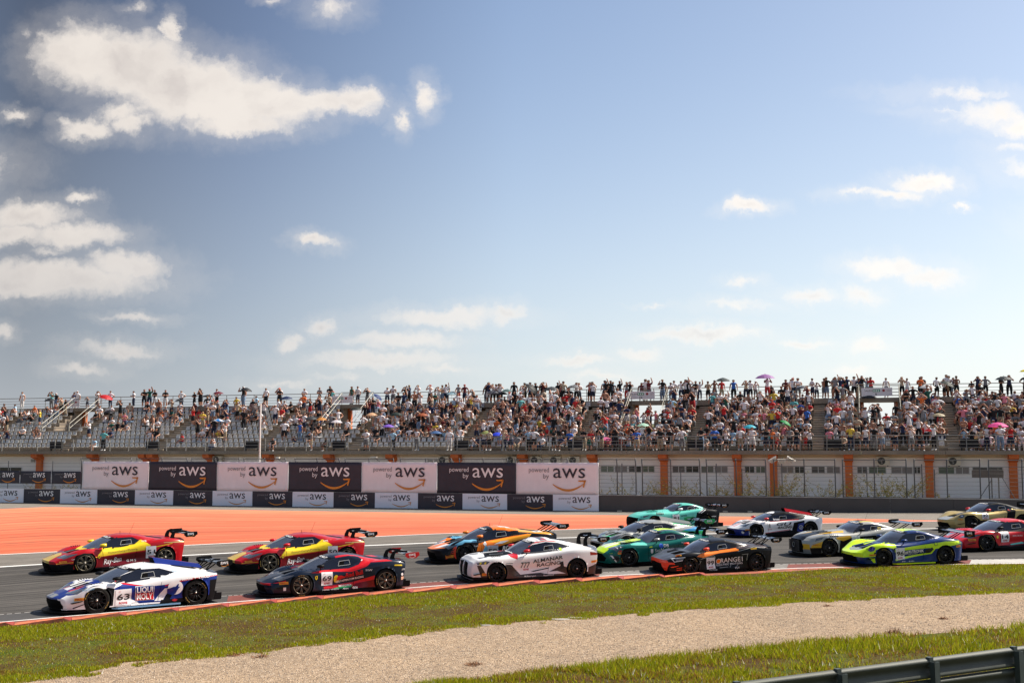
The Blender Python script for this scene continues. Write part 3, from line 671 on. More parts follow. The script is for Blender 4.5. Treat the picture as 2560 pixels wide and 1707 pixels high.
# catch fence
M_FEN = mat('fence_steel', (.085, .09, .095), .6, metal=.3, var=.2); M_WIRE = mat('fence_wire', (.12, .115, .11), .6, metal=.3, var=0)
def fence():
    mods = [(1180, 1480), (1497, 1590), (1606, 1750), (1767, 1915), (1935, 2088), (2107, 2266), (2286, 2450), (2472, 2640), (2660, 2820)]
    edges_all = [205, 330, 345, 470, 482, 600, 612, 715, 740, 850, 865, 985, 1003, 1130, 1150, 1270]
    pairs = [(edges_all[i], edges_all[i+1]) for i in range(0, len(edges_all), 2)] + [(1290, 1420)] + mods[1:]
    n = 0
    for (a, b) in pairs:
        sa, sb = s_at(a, .3, 1190), s_at(b, .3, 1190); n += 1
        root = sroot('catch_fence', f"catch fence panel with bent top posts and wires, {ORD[n-1]} panel from the left", 'fence', 'catch fence panels on the pit wall', sa, .3, 1.18)
        L_ = sb-sa; covered = a < 1490
        for x in ([0, L_/2, L_] if not covered else [0, L_/2, L_]):
            mb = MB(); mb.tube([(x, 0, 0), (x, 0, 1.75), (x, -.05, 2.1), (x, -.22, 2.62)], .045, 6); mb.obj('post', M_FEN, root, True)
        mb = MB(); mb.tube([(0, -.20, 2.56), (L_, -.20, 2.56)], .028, 5); mb.obj('top_rail', M_FEN, root)
        mb = MB(); mb.tube([(0, 0, .03), (L_, 0, .03)], .03, 5); mb.obj('bottom_rail', M_FEN, root)
        if not covered:
            mb = MB(); mb.tube([(0, -.02, 2.12), (L_, -.02, 2.12)], .02, 5); mb.obj('middle_rail', M_FEN, root)
            for j in range(7):
                mb = MB(); z = .32+.27*j; mb.tube([(0, -.03, z), (L_/2, -.03, z-.015), (L_, -.03, z)], .009, 4); mb.obj('wire', M_WIRE, root)
    # thin posts with wire behind the narrow banners at the left, and between panels at the right
    root = sroot('wire_fence', 'thin wire fence on the wall at far left carrying three narrow dark banners', 'fence', None, s_at(-60, .25), .28, 1.18)
    xs = [s_at(p, .28, 1190)-s_at(-60, .28, 1190) for p in (-60, 22, 133, 205)]
    for x in xs: mb = MB(); mb.tube([(x, 0, 0), (x, 0, 2.35)], .035, 6); mb.obj('post', M_FEN, root)
    for j in range(8): mb = MB(); mb.tube([(xs[0], 0, .2+.28*j), (xs[-1], 0, .2+.28*j)], .008, 4); mb.obj('wire', M_WIRE, root)
    for i, px in enumerate((1555, 1702, 1791, 1855, 1955, 2167, 2305, 2336)):
        s = s_at(px, .9, 1190); mb = MB(); h = 2.35 if i % 2 == 0 else 2.0
        mb.tube([(0, 0, 0), (0, 0, h)], .038, 6)
        root = sroot('fence_pole', ['lone thin pole behind the fence, first right of the banners', 'lone thin pole behind the fence, beside the third orange column', 'lone thin pole in the bay right of an orange column', 'lone thin pole behind the fence over the mint green car', 'pole behind the fence right of the white floodlights', 'lone thin pole under the left air conditioner', 'left pole of a close pair near the right edge', 'right pole of a close pair near the right edge'][i], 'pole', 'thin poles behind the fence', s, .9, 1.1)
        mb.obj('shaft', M_FEN, root)
        if i == 3 or i == 1: q = MB(); q.tube([(-.02, 0, h-.05), (.3, 0, h-.12)], .02, 5); q.obj('arm', M_FEN, root)
fence()
# kiosk-like signboard on legs seen through the fence near the right edge
def signboard():
    s0, s1 = s_at(2429, 1.6, 1170), s_at(2508, 1.6, 1170)
    root = sroot('panel_on_legs', 'brown-grey panel board on braced steel legs behind the fence near the right edge', 'board', None, s0, 1.6, 0)
    w = s1-s0; mb = MB(); mb.box(0, w, -.03, .03, 2.55, 3.05); mb.obj('panel', mat('board_back', (.13, .11, .09), .7, var=.3), root)
    for x in (w*.62, w*.84): mb = MB(); mb.box(x-.04, x+.04, 0, .06, 0, 2.95 if x < w*.7 else 3.2); mb.obj('leg', mat('leg_steel', (.17, .15, .12), .6), root)
    mb = MB(); mb.tube([(w*.62, 0, 2.4), (w*.2, 0, 1.1)], .025, 5); mb.obj('brace', M_FEN, root)
    mb = MB(); mb.tube([(w*.95, 0, 2.6), (w*1.35, 0, 1.1)], .025, 5); mb.obj('brace', M_FEN, root)
signboard()

# ---- grandstand
M_CONC = mat('terrace_concrete', (.30, .245, .185), .9, var=.3, scale=1.4, bump=.15); M_CONC2 = mat('terrace_front', (.26, .21, .16), .9, var=.35, scale=1.0, bump=.15)
M_SLAB = mat('deck_edge_concrete', (.25, .205, .155), .9, var=.35, scale=.8); M_BEAM = mat('beam_beige', (.62, .48, .31), .8, var=.15)
M_WALLW = mat('white_render_wall', (.86, .82, .77), .85, var=.07, scale=.7); M_COLO = mat('column_orange', (.62, .145, .03), .7, var=.2, scale=2.5)
M_RAIL = mat('rail_galvanised', (.24, .235, .22), .5, metal=.4, var=.2); M_RAILW = mat('rail_cream', (.48, .45, .36), .5, var=.1)
M_SEAT = mat('seat_grey', (.52, .515, .50), .5, var=.12, scale=3); M_BLK = mat('speaker_black', (.012, .012, .012), .7, var=.2)
DF = 6.0; ZD = 4.38; RI = .39; TR = .80; D0 = 7.7; NR = 10; ZT = ZD + RI*(NR+1); DT0 = D0+TR*NR; DT1 = DT0+1.7
def row_z(i): return ZD + RI*(i)     # floor of row i (row 0 stands on the front walkway)
root_g = sroot('grandstand', 'long concrete grandstand with orange columns, white walls and grey seats', 'grandstand')
aisle_px = [151, 388, 643, 878, 1155, 1442, 1732, 2043, 2387]
AIS = [s_at(p, D0, 1118) for p in aisle_px]; AIS = [AIS[0]-(AIS[1]-AIS[0])] + AIS + [AIS[-1]+(AIS[-1]-AIS[-2])]
AW = .48
EXITS = {12: s_at(147, D0+5*TR, 1050)+.3, 11: s_at(847, D0+5*TR, 1040), 10: s_at(1603, D0+5*TR, 1030), 9: s_at(2200, D0+5*TR, 1020)}
EW = 1.55; ROWX = 5; ZX = row_z(5)
def in_exit(s, m=0): return any(abs(s-c) < EW+m for c in EXITS.values())
def segs(i):
    """parts of row i that are not cut by an exit"""
    if i < ROWX: return [(S0, S1)]
    cs = sorted(EXITS.values()); out = []; a = S0
    for c in cs: out.append((a, c-EW)); a = c+EW
    out.append((a, S1)); return out
def stand():
    G = root_g
    # building under the deck
    z_w1 = 3.86
    cols = [90, 229, 368, 519, 668, 820, 976, 1139, 1305, 1479, 1657, 1842, 1932, 2121, 2323, 2534, 2750]
    mb = MB(); mb.box(S0, S1, 7.3, 7.6, -.3, z_w1); mb.obj('wall', M_WALLW, G)
    mb = MB(); mb.box(S0, S1, 7.15, 7.6, z_w1, 4.10); mb.obj('beam', M_BEAM, G)
    x = S0
    while x < S1:                                # deck slab in its cast lengths
        mb = MB(); mb.box(x+.01, x+5.79, DF, 9.0, 4.10, ZD); mb.obj('deck_slab', M_SLAB, G); x += 5.8
    for k, p in enumerate(cols):
        s = s_at(p, 6.6, 1145); dbl = p == 368; w = .27
        for dx in ((-.42, .42) if dbl else (0,)):
            mb = MB(); zb = -.3
            mb.box(s+dx-w, s+dx+w, 6.95, 7.29, zb, 3.55)
            mb.prism([(6.25, 4.098), (7.29, 4.098), (7.29, 3.55), (6.95, 3.55), (6.25, 3.82)], 0, s+dx-w-.06, s+dx+w+.06)
            mb.obj('column', M_COLO, G)
    # windows: strips of panes under the beam between the columns
    MWN = [mat('window_glass', (.02, .022, .02), .15, var=.4, scale=3), mat('window_glass_green', (.10, .13, .09), .2, var=.4, scale=3), mat('window_blind', (.22, .20, .18), .6, var=.2, scale=6)]
    MFR = mat('window_frame', (.62, .60, .56), .6)
    wins = [(0, 57, 1176, 1166), (1501, 1536), (1536, 1569), (1571, 1604), (1604, 1637), (1680, 1713), (1714, 1748), (1752, 1785), (1786, 1820), (1861, 1887), (1889, 1914), (1951, 1985), (1986, 2012), (2028, 2063), (2066, 2101), (2142, 2169), (2171, 2216), (2227, 2282), (2283, 2302), (2345, 2387), (2388, 2424), (2430, 2508), (2560, 2600), (2603, 2650), (2680, 2720)]
    for k, wn in enumerate(wins):
        a, b = s_at(wn[0], 7.25, 1172), s_at(wn[1], 7.25, 1172); z0, z1 = (2.72, 3.17) if k else (2.2, 2.85)
        if k == 0: a, b = s_at(0, 7.25), s_at(56, 7.25)
        fr = MB(); fr.box(a, b, 7.24, 7.30, z1, z1+.05); fr.box(a, b, 7.22, 7.30, z0-.06, z0); fr.box(a, a+.05, 7.24, 7.30, z0, z1); fr.box(b-.05, b, 7.24, 7.30, z0, z1)
        f = fr.obj('window', MFR, G)
        q = MB(); mid = (a+b)/2; q.box(a+.05, b-.05, 7.27, 7.295, z0, z1); q.obj('pane', MWN[k % 3 if k not in (5, 9, 13) else 0], f)
        q = MB(); q.box(mid-.02, mid+.02, 7.255, 7.27, z0, z1); q.obj('mullion', MFR, f)
        if k in (5, 7, 13, 15, 20, 21):
            q = MB()
            for j in range(4): q.box(a+.06, b-.06, 7.256, 7.268, z0+.05+j*.1, z0+.09+j*.1)
            q.obj('slats', MWN[2], f)
    # vents in the wall
    for px in (82, 1075, 1092):
        s = s_at(px, 7.25, 1150); q = MB(); q.box(s-.22, s+.22, 7.25, 7.3, 3.35, 3.62)
        for j in range(4): q.box(s-.2, s+.2, 7.235, 7.25, 3.37+j*.06, 3.40+j*.06, 1)
        q.obj('vent', [mat('vent_grey', (.25, .24, .22), .6), mat('vent_slat', (.5, .47, .42), .6)], G)
    # terrace steps
    for i in range(NR):
        for (a, b) in segs(i):
            mb = MB(); z = row_z(i); d = D0+i*TR
            if i == 0: continue
            mb.box(a, b, d, d+TR+.12, z-.30-.12, z); mb.obj('terrace_step', M_CONC, G)
    mb = MB(); mb.box(S0, S1, D0-.0, D0+TR, ZD+.004, ZD+.012); mb.obj('terrace_step', M_CONC2, G)
    for (a, b) in segs(9):
        mb = MB(); mb.box(a, b, DT0, DT1, ZT-.45, ZT); mb.obj('top_walkway', M_CONC, G)
        mb = MB(); mb.box(a, b, DT1-.02, DT1+.25, .0, ZT-.02); mb.obj('rear_wall', M_CONC2, G)
    for n, c in EXITS.items():
        mb = MB(); mb.box(c-EW, c+EW, DT0-.1, DT1, ZT-.34, ZT-.004); mb.obj('bridge_slab', M_SLAB, G)
        mb = MB(); mb.box(c-EW, c+EW, D0+ROWX*TR, DT1+3, ZX-.25, ZX-.005); mb.obj('exit_floor', M_CONC2, G)
        for sgn in (-1, 1):
            # side wall of the exit, stepping up with the terrace
            x0 = c+sgn*EW; poly = [(D0+ROWX*TR, ZX-.2)]
            for i in range(ROWX, NR): poly += [(D0+i*TR, row_z(i)+.02), (D0+i*TR+TR, row_z(i)+.02)]
            poly += [(DT0, ZT-.01), (DT1+.2, ZT-.01), (DT1+.2, ZX-.2)]
            mb = MB(); mb.prism(poly, 0, x0-.1, x0+.1); mb.obj('exit_side_wall', M_CONC2, G)
            q = MB(); q.box(x0-.12-.25*(sgn > 0), x0+.12+.25*(sgn < 0), DT1-.6, DT1-.2, ZX, ZT-.35); q.obj('exit_pillar', M_COLO, G)
            # cream handrails running down beside the opening
            for hh in (.6, 1.05):
                mb = MB(); mb.tube([(x0, D0+(ROWX-1)*TR, row_z(ROWX-1)+hh), (x0, DT0-.1, ZT+hh)], .022, 5); mb.obj('handrail', M_RAILW, G)
            for i in (ROWX-1, 7, NR): 
                mb = MB(); dd = D0+i*TR-(.1 if i == NR else 0); mb.tube([(x0, dd, row_z(i) if i < NR else ZT), (x0, dd, (row_z(i) if i < NR else ZT)+1.05)], .028, 5); mb.obj('handrail_post', M_RAILW, G)
        # rail and sign plane of the bridge
        for hh in (.15, .40, .65, .9, 1.12):
            mb = MB(); mb.tube([(c-EW-.1, DT0-.05, ZT+hh), (c+EW+.1, DT0-.05, ZT+hh)], .022, 5); mb.obj('bridge_rail', M_RAIL, G)
        # barrier in front of the exit
        db = D0+(ROWX-1)*TR-.1; zb = row_z(ROWX-1)
        for hh in (.3, .6, .95):
            mb = MB(); mb.tube([(c-EW-2.6, db, zb+hh), (c+EW+1.3, db, zb+hh)], .024 if hh < .9 else .032, 5); mb.obj('barrier_rail', M_RAIL, G)
        for x in (-EW-2.6, -EW-.4, 0, EW, EW+1.3):
            mb = MB(); mb.tube([(c+x, db, zb), (c+x, db, zb+.95)], .03, 5); mb.obj('barrier_post', M_RAIL, G)
    # aisle half steps, one flight per aisle
    for a in AIS:
        if a < S0+2 or a > S1-2: continue
        mb = MB()
        for i in range(0, NR):
            z = row_z(i); d = D0+i*TR; mb.box(a-AW+.04, a+AW-.04, d+TR-.36, d+TR, z-.05, z+RI/2)
        mb.obj('aisle_steps', M_CONC, G); q = MB()
        for i in range(0, NR):
            z = row_z(i); d = D0+i*TR; q.box(a-AW+.05, a+AW-.05, d+TR-.40, d+TR-.361, z+RI/2-.05, z+RI/2+.005); q.box(a-AW+.05, a+AW-.05, d-.04, d-.001, z-.05, z+.005)
        q.obj('step_nosing', mat('nosing', (.50, .43, .34), .8, var=.2), G)
    # front rail: posts and four rails
    ps = s_at(1143, DF+.1, 1120)
    x = ps; step = 1.93
    xs = sorted([ps+step*k for k in range(-60, 40) if S0 < ps+step*k < S1])
    for x in xs:
        mb = MB(); mb.box(x-.03, x+.03, DF+.06, DF+.14, ZD, ZD+1.1); mb.obj('rail_post', M_RAIL, G)
    for hh, r in ((.22, .018), (.48, .018), (.74, .018), (1.1, .032)):
        for k in range(0, len(xs)-1, 6):
            mb = MB(); mb.tube([(xs[k], DF+.09, ZD+hh), (xs[min(k+6, len(xs)-1)], DF+.09, ZD+hh)], r, 5); mb.obj('front_rail', M_RAIL, G)
    # rear rail of the top walkway
    xs2 = [S0+3.0*k for k in range(int((S1-S0)/3))]
    for x in xs2:
        mb = MB(); mb.tube([(x, DT1, ZT), (x, DT1, ZT+1.12)], .035, 5); mb.obj('rear_post', M_RAIL, G)
    for hh, r in ((.28, .02), (.55, .02), (.82, .02), (1.12, .035)):
        for k in range(0, len(xs2)-1, 5):
            mb = MB(); mb.tube([(xs2[k], DT1, ZT+hh), (xs2[min(k+5, len(xs2)-1)], DT1, ZT+hh)], r, 5); mb.obj('rear_rail', M_RAIL, G)
stand()
# dark box loudspeaker-like cabinets at the front rail beside each aisle
BOXS = []
for k, (a, b, y0, y1) in enumerate([(127,156,1112,1124), (367,398,1111,1122), (613,647,1109,1122), (833,864,1108,1121), (1137,1172,1107,1120), (1420,1457,1106,1119), (1719,1758,1105,1118), (2060,2104,1103,1118), (2400,2446,1103,1118)]):
    s0, s1 = s_at(a, DF+.45, y0), s_at(b, DF+.45, y0); w = s1-s0; BOXS.append((s0, s1))
    root = sroot('cabinet', f"black box behind the front rail of the stand, {ORD[k]} from the left", 'box', 'black boxes behind the front rail', (s0+s1)/2, DF+.45, ZD)
    mb = MB(); mb.box(-w/2, w/2, -.15, .15, .20, .85); mb.obj('body', M_BLK, root)
    mb = MB(); mb.box(-w/2+.04, w/2-.04, -.165, -.151, .24, .81); mb.obj('front_panel', mat('speaker_cloth', (.016, .016, .018), .95), root)
    for x in (-w/2+.08, w/2-.08): mb = MB(); mb.box(x-.03, x+.03, -.1, .1, 0, .20); mb.obj('foot', M_BLK, root)
# exit signs
for n, (a, b) in {12: (167, 200), 11: (823, 882), 10: (1569, 1637), 9: (2154, 2231)}.items():
    c = EXITS[n]; s0, s1 = s_at(a, DT0-.12, 990), s_at(b, DT0-.12, 990); w = s1-s0
    root = sroot('exit_sign', {12: 'white exit sign on the rail above the stair opening at far left', 11: 'white exit sign left of centre, above a stair opening with sky behind', 10: 'white exit sign right of centre, over the packed crowd between cream handrails', 9: 'white exit sign at the right with a large black umbrella under it'}[n], 'sign', 'exit signs of the stand', (s0+s1)/2, DT0-.12, ZT+.12)
    h = .68; mb = MB(); mb.box(-w/2, w/2, -.015, .015, 0, h); mb.obj('board', mat('sign_white', (.74, .70, .72), .5, var=.05), root)
    q = MB(); place_text(q, 'SALIDA', -w*.40, h*.55, h*.20, 0, y=-.02)
    if n != 12: place_text(q, str(n), -w*.06, h*.06, h*.30, 0, .02, y=-.02)
    q.obj('lettering', mat('sign_ink', (.10, .10, .10), .5, var=0), root)
    q = MB(); q.box(-w*.13, w*.10, -.022, -.016, h*.50, h*.82); q.obj('green_pictogram', mat('sign_green', (.03, .30, .16), .5, var=0), root)
    q = MB()
    for j in range(3): q.box(-w*.11+j*w*.07, -w*.07+j*w*.07, -.026, -.0225, h*.56, h*.76)
    q.obj('white_pictogram', M_INKW, root)
    q = MB(); q.lathe([(0.001, 0), (h*.16, 0)], (w*.22, -.022, h*.66), 1, 14); q.obj('red_disc', mat('sign_red', (.30, .02, .03), .5, var=0), root)
    q = MB(); q.box(w*.32, w*.46, -.02, -.016, h*.70, h*.74); q.box(w*.32, w*.46, -.02, -.016, h*.56, h*.60); q.obj('small_lines', mat('sign_lines', (.35, .3, .3), .5, var=0), root)
# air conditioners under the deck
for k, (px, w_) in enumerate([(545, 24), (1110, 26), (1279, 26), (1340, 26), (1388, 26), (1436, 26), (2207, 28), (2385, 28)]):
    s = s_at(px, 6.95, 1150); root = sroot('air_conditioner', ['lone outdoor unit left, right of a split column', 'outdoor unit beside two vents', 'outdoor unit left of the row of three fans', 'outdoor unit, left of the row of three under the deck', 'outdoor unit, middle of the row of three under the deck', 'outdoor unit, right of the row of three under the deck', 'outdoor unit above the fence, nearer the middle of the right half', 'outdoor unit nearest the right edge'][k] + ', beige casing', 'air conditioner', 'air conditioners under the deck', s, 6.95, 3.30)
    mb = MB(); mb.box(-.46, .46, -.16, .16, 0, .62); mb.obj('casing', mat('ac_beige', (.60, .54, .42), .5, var=.1), root)
    q = MB(); q.lathe([(0.001, 0), (.24, 0), (.25, -.02), (.27, -.02), (.27, .01)], (-.10, -.165, .32), 1, 20); f = q.obj('fan_grille', mat('ac_dark', (.05, .05, .045), .6), root)
    q = MB()
    for j in range(3): a = j*2.09+.4; q.add([(-.10, -.19, .32), (-.10+.2*math.cos(a), -.19, .32+.2*math.sin(a)), (-.10+.2*math.cos(a+.6), -.19, .32+.2*math.sin(a+.6))], [(0, 1, 2)])
    q.lathe([(0.001, 0), (.05, 0)], (-.10, -.195, .32), 1, 10); q.obj('fan', mat('ac_fan', (.28, .26, .22), .5), f)
    mb = MB(); mb.box(-.38, -.30, -.1, .3, -.08, 0); mb.box(.30, .38, -.1, .3, -.08, 0); mb.obj('bracket', M_FEN, root)
# floodlights and cameras
for k, (px, py, an) in enumerate([(1932, 1149, -.5), (1955, 1152, 0), (1977, 1149, .5)]):
    s = s_at(px, 5.6, py); z = z_at(px, py, 5.6); root = sroot('floodlight', ['left', 'middle', 'right'][k] + ' one of the three white floodlights hung under the deck', 'floodlight', 'white floodlights under the deck', s, 5.6, z)
    mb = MB(); mb.prism([(-.34, .12), (.34, .12), (.20, -.16), (-.20, -.16)], 1, -.14, .14); o = mb.obj('housing', mat('lamp_white', (.75, .68, .58), .4), root); o.rotation_euler = (.3, an, 0)
    mb = MB(); mb.box(-.18, .18, -.155, -.145, -.13, .08); q = mb.obj('reflector', mat('lamp_glass', (.55, .50, .42), .2), root); q.rotation_euler = (.3, an, 0)
    mb = MB(); mb.tube([(0, 0, .1), (0, 1.2, .25)], .02, 5); mb.obj('arm', M_FEN, root)
for k, (px, py) in enumerate([(935, 1143), (695, 1147)]):
    s = s_at(px, 5.5, py); z = z_at(px, py, 5.5); root = sroot('security_camera', ['white floodlight-like camera head above the third dark banner gap', 'small white dome camera above the third white banner'][k], 'camera', None, s, 5.5, z)
    mb = MB(); mb.box(-.25+k*.12, .25-k*.12, -.12, .12, -.02, .07+k*.12); mb.obj('head', mat('lamp_white', (.75, .68, .58), .4), root)
    mb = MB(); mb.tube([(0, 0, 0), (-.1, 1.4, -.35)], .02, 5); mb.obj('arm', M_FEN, root)
# tall white pole
s = s_at(650, 1.2, 1100); mb = MB(); mb.lathe([(.075, -.2), (.07, 4), (.06, z_at(650, 1010, 1.2)), (.001, z_at(650, 1009, 1.2)+.03)], (0, 0, 0), 2, 12)
root = sroot('mast', 'tall slim white mast standing behind the banners in front of the stand', 'mast', None, s, 1.2, 0); mb.obj('shaft', mat('mast_white', (.70, .64, .58), .4, var=.1), root, True)
mb = MB(); mb.lathe([(.10, 0), (.10, .12)], (0, 0, 1.2), 2, 12); mb.obj('collar', M_FEN, root)

# seats
SEATV = [(-.21,0,0),(.21,0,0),(.19,.36,-.02),(-.19,.36,-.02),(-.17,.05,-.07),(.17,.05,-.07),(.17,.36,-.09),(-.17,.36,-.09),(-.19,.36,.0),(.19,.36,0),(.18,.44,.30),(-.18,.44,.30),(-.15,.47,.28),(.15,.47,.28),(.19,.42,-.06),(-.19,.42,-.06),(.09,.435,.20),(-.09,.435,.20),(.09,.425,.12),(-.09,.425,.12)]
SEATF = [(0,1,2,3),(0,4,5,1),(1,5,6,2),(0,3,7,4),(7,6,5,4),(8,9,18,19),(9,10,16,18),(10,11,17,16),(11,8,19,17),(10,13,12,11),(9,14,13,10),(8,11,12,15),(14,15,12,13)]
seat_me = np_mesh('seat', SEATV, [list(f) for f in SEATF], [M_SEAT])
SEATPOS = []
for i in range(NR):
    z = row_z(i)+.40; d = D0+i*TR+.28 if i else D0+.28
    edges2 = [S0+1]+[a for a in AIS]+[S1-1]
    for k in range(len(edges2)-1):
        a, b = edges2[k]+AW+.1, edges2[k+1]-AW-.1; n = int((b-a)/.515)
        if n <= 0: continue
        st = (b-a)/n
        for j in range(n):
            s = a+(j+.5)*st
            if i >= ROWX-1 and in_exit(s, .35): continue
            SEATPOS.append((i, s, d, z, k))

# low green hill and scrub behind the stand
def hill():
    xs = np.linspace(-420, 320, 90); V = []; F = []; rows = [(230, 0), (250, .35), (275, .75), (300, 1.0), (330, .85), (400, 0)]
    for j, (y, f) in enumerate(rows):
        for x in xs: V.append((x, y+6*math.sin(x*.05), -.5+f*(9.6+1.6*math.sin(x*.021+1)+1.2*math.sin(x*.06)+.8*math.sin(x*.17))))
    n = len(xs)
    for j in range(len(rows)-1):
        for i in range(n-1): F.append((j*n+i, j*n+i+1, (j+1)*n+i+1, (j+1)*n+i))
    m, nt, b, N, L = node_mat('hill_scrub'); tc = N('ShaderNodeTexCoord'); nn = noise(N, L, tc.outputs['Object'], .12, 8, .7)
    L(ramp(N, L, nn, [(.35, (.05, .06, .018)), (.55, (.12, .12, .045)), (.7, (.22, .19, .09))]), b.inputs['Base Color']); b.inputs['Roughness'].default_value = 1
    o = link('hill', np_mesh('hill', V, np.array(F), [m], smooth=True)); tag(o, kind='structure')
hill()
# climbing weeds on the fence foot
def vine(px0, px1, h, n, label):
    """thin arching stems with small leaves"""
    s0, s1 = s_at(px0, .75, 1220), s_at(px1, .75, 1220); root = sroot('climbing_plant', label, 'plant', 'climbing plants on the fence', s0, .75, 1.1)
    st = MB(); lf = MB(); w = s1-s0
    for k in range(n):
        x = random.random()*w; y = random.uniform(-.35, .1); z = 0; p = [(x, y, -.3)]; dx = random.uniform(-.14, .14); hh = h*random.uniform(.3, 1)
        while z < hh:
            z += .10; x += dx+random.uniform(-.05, .05); y += random.uniform(-.02, .02); p.append((x, y, z)); dx += random.uniform(-.03, .03)
            dx = max(-.22, min(.22, dx))
            for q in range(random.choice((1, 2, 3, 4) if z < h*.5 else (1, 2))):
                a, b, c = x+random.uniform(-.10, .10), y+random.uniform(-.06, .06), z+random.uniform(-.08, .08); r = random.uniform(.03, .065); t = random.random()*3.1; u = random.random()*2-1
                v1 = Vector((math.cos(t), .3*u, math.sin(t)))*r; v2 = Vector((-math.sin(t)*.6, .5, math.cos(t)*.6))*r*.8
                C_ = Vector((a, b, c)); lf.add([C_-v1, C_-v2, C_+v1, C_+v2], [(0, 1, 2, 3)], random.choice((0, 0, 1, 2)))
        if len(p) > 1: st.tube(p, .008, 3)
    st.obj('stem', mat('vine_stem', (.17, .12, .05), .8), root)
    lf.obj('leaf', [mat('vine_leaf', (.30, .27, .06), .6, var=.3, scale=9), mat('vine_leaf_yellow', (.50, .36, .08), .6, var=.3), mat('vine_leaf_green', (.18, .21, .05), .6, var=.3)], root)['kind'] = 'stuff'
for (a, b, h, n, lb) in [(1496,1512,.5,5,'small yellowish weed at the right end of the boards'), (1520,1575,1.8,6,'sparse climbing weed in the first open fence panel'), (1598,1662,1.1,18,'bushy climbing weed left of the orange column past the banners'),
                         (1688,1775,1.3,22,'dense climbing weed filling the fence foot over the mint car'), (1775,1838,1.2,16,'climbing weed between two fence panels, left of the slim column pair'), (1850,1885,2.0,9,'tall thin climbing weed beside the orange column pair'),
                         (1885,1925,1.0,12,'leafy weed left of the second column of the pair'), (1925,1970,1.9,20,'tall climbing weed wrapped round the second column of the pair'), (1985,2100,1.4,26,'wide green climbing weed before the column at centre right'),
                         (2110,2140,.5,7,'low weed at the foot of the centre right column'), (2132,2190,2.2,12,'tallest climbing weed, reaching the windows at right'), (2195,2300,1.8,34,'broad olive climbing weed below the windows at right'), (2340,2368,.9,4,'tiny dry weed left of the panel board'),
                         (60,118,.6,14,'weed under the narrow banners, left'), (128,175,.55,8,'weed under the narrow banners, middle'), (172,205,.7,9,'weed under the narrow banners beside the first white banner')]:
    vine(a, b, h, n, lb)
# ------------------------------------------------------------------ racing cars
def paint(name, rgb, metal=0.0, rough=.30):
    return mat('paint_' + name, rgb, rough, metal=metal, coat=.30, var=.04, scale=2.0, spec=.22)
PAL = dict(
    white=paint('white', (.78, .77, .76)), blue=paint('blue', (.004, .020, .19)), red=paint('red', (.42, .006, .011)), bright=paint('bright_red', (.56, .010, .016)),
    darkred=paint('dark_red', (.15, .004, .008)), yellow=paint('yellow', (.80, .58, .02)), navy=paint('navy', (.006, .012, .028)), black=mat('carbon_black', (.005, .005, .006), .5, coat=0, var=.2, spec=.12),
    gold=paint('gold', (.48, .36, .14), .35, .35), nosegold=paint('nose_gold', (.62, .42, .07)), orange=paint('orange', (.85, .20, .015)), oyellow=paint('orange_yellow', (.85, .34, .02)), fluo=paint('fluorescent_red', (.80, .06, .02)),
    sky=paint('sky_blue', (.13, .38, .55)), green=paint('racing_green', (.003, .115, .095)), lime=paint('lime', (.50, .72, .02)), mint=paint('mint', (.13, .58, .47)),
    silver=paint('silver', (.36, .36, .33), .3, .3), grey=paint('grey', (.06, .06, .065)), graphite=mat('paint_graphite', (.007, .007, .009), .35, coat=.10, var=.05, spec=.15), lgreen=paint('bright_green', (.02, .38, .12)), lime2=paint('acid_yellow', (.62, .88, .02)),
    dblue=paint('deep_blue', (.003, .026, .135)), cyan=paint('cyan', (.05, .30, .60)), brown=paint('smoke_brown', (.055, .038, .036)), paleblue=paint('pale_blue', (.18, .36, .55)), amber=paint('amber', (.75, .42, .03)))
M_GLASSF = mat('windscreen_glass', (.075, .085, .115), .06, spec=.5, coat=.8, var=.6, scale=1.8)  # base colour lifted to imitate sky reflected in the screen
M_GLASSS = mat('side_glass', (.008, .010, .018), .08, spec=.35, coat=.25, var=.6, scale=3.2)
M_LAMP = mat('headlamp', (.10, .11, .13), .08, coat=1, var=.4, scale=9); M_LENS = mat('headlamp_lens', (.75, .78, .82), .1, var=0)
M_TAIL = mat('tail_lamp', (.30, .008, .010), .12, coat=1, var=.1); M_TYRE = mat('tyre_rubber', (.010, .009, .008), .85, var=.25, spec=.15); M_TLET = mat('tyre_yellow', (.34, .22, .04), .7, var=.3, scale=20)
M_RIMB = mat('rim_black', (.010, .010, .010), .4, metal=.1, var=.1, spec=.3); M_RIMZ = mat('rim_bronze', (.17, .145, .10), .35, metal=.35, var=.1); M_DISC = mat('brake_disc', (.09, .085, .08), .5, metal=.6, var=.1)
M_NUT = mat('wheel_nut', (.55, .50, .45), .3, metal=.8, var=0); M_ARCH = mat('arch_liner', (.002, .002, .002), 1, var=0, spec=0); M_CARB = PAL['black']
M_CAGE = mat('roll_cage', (.45, .45, .44), .4, var=0); M_MESH = mat('grille_mesh', (.003, .003, .003), .8, var=0, spec=.05)

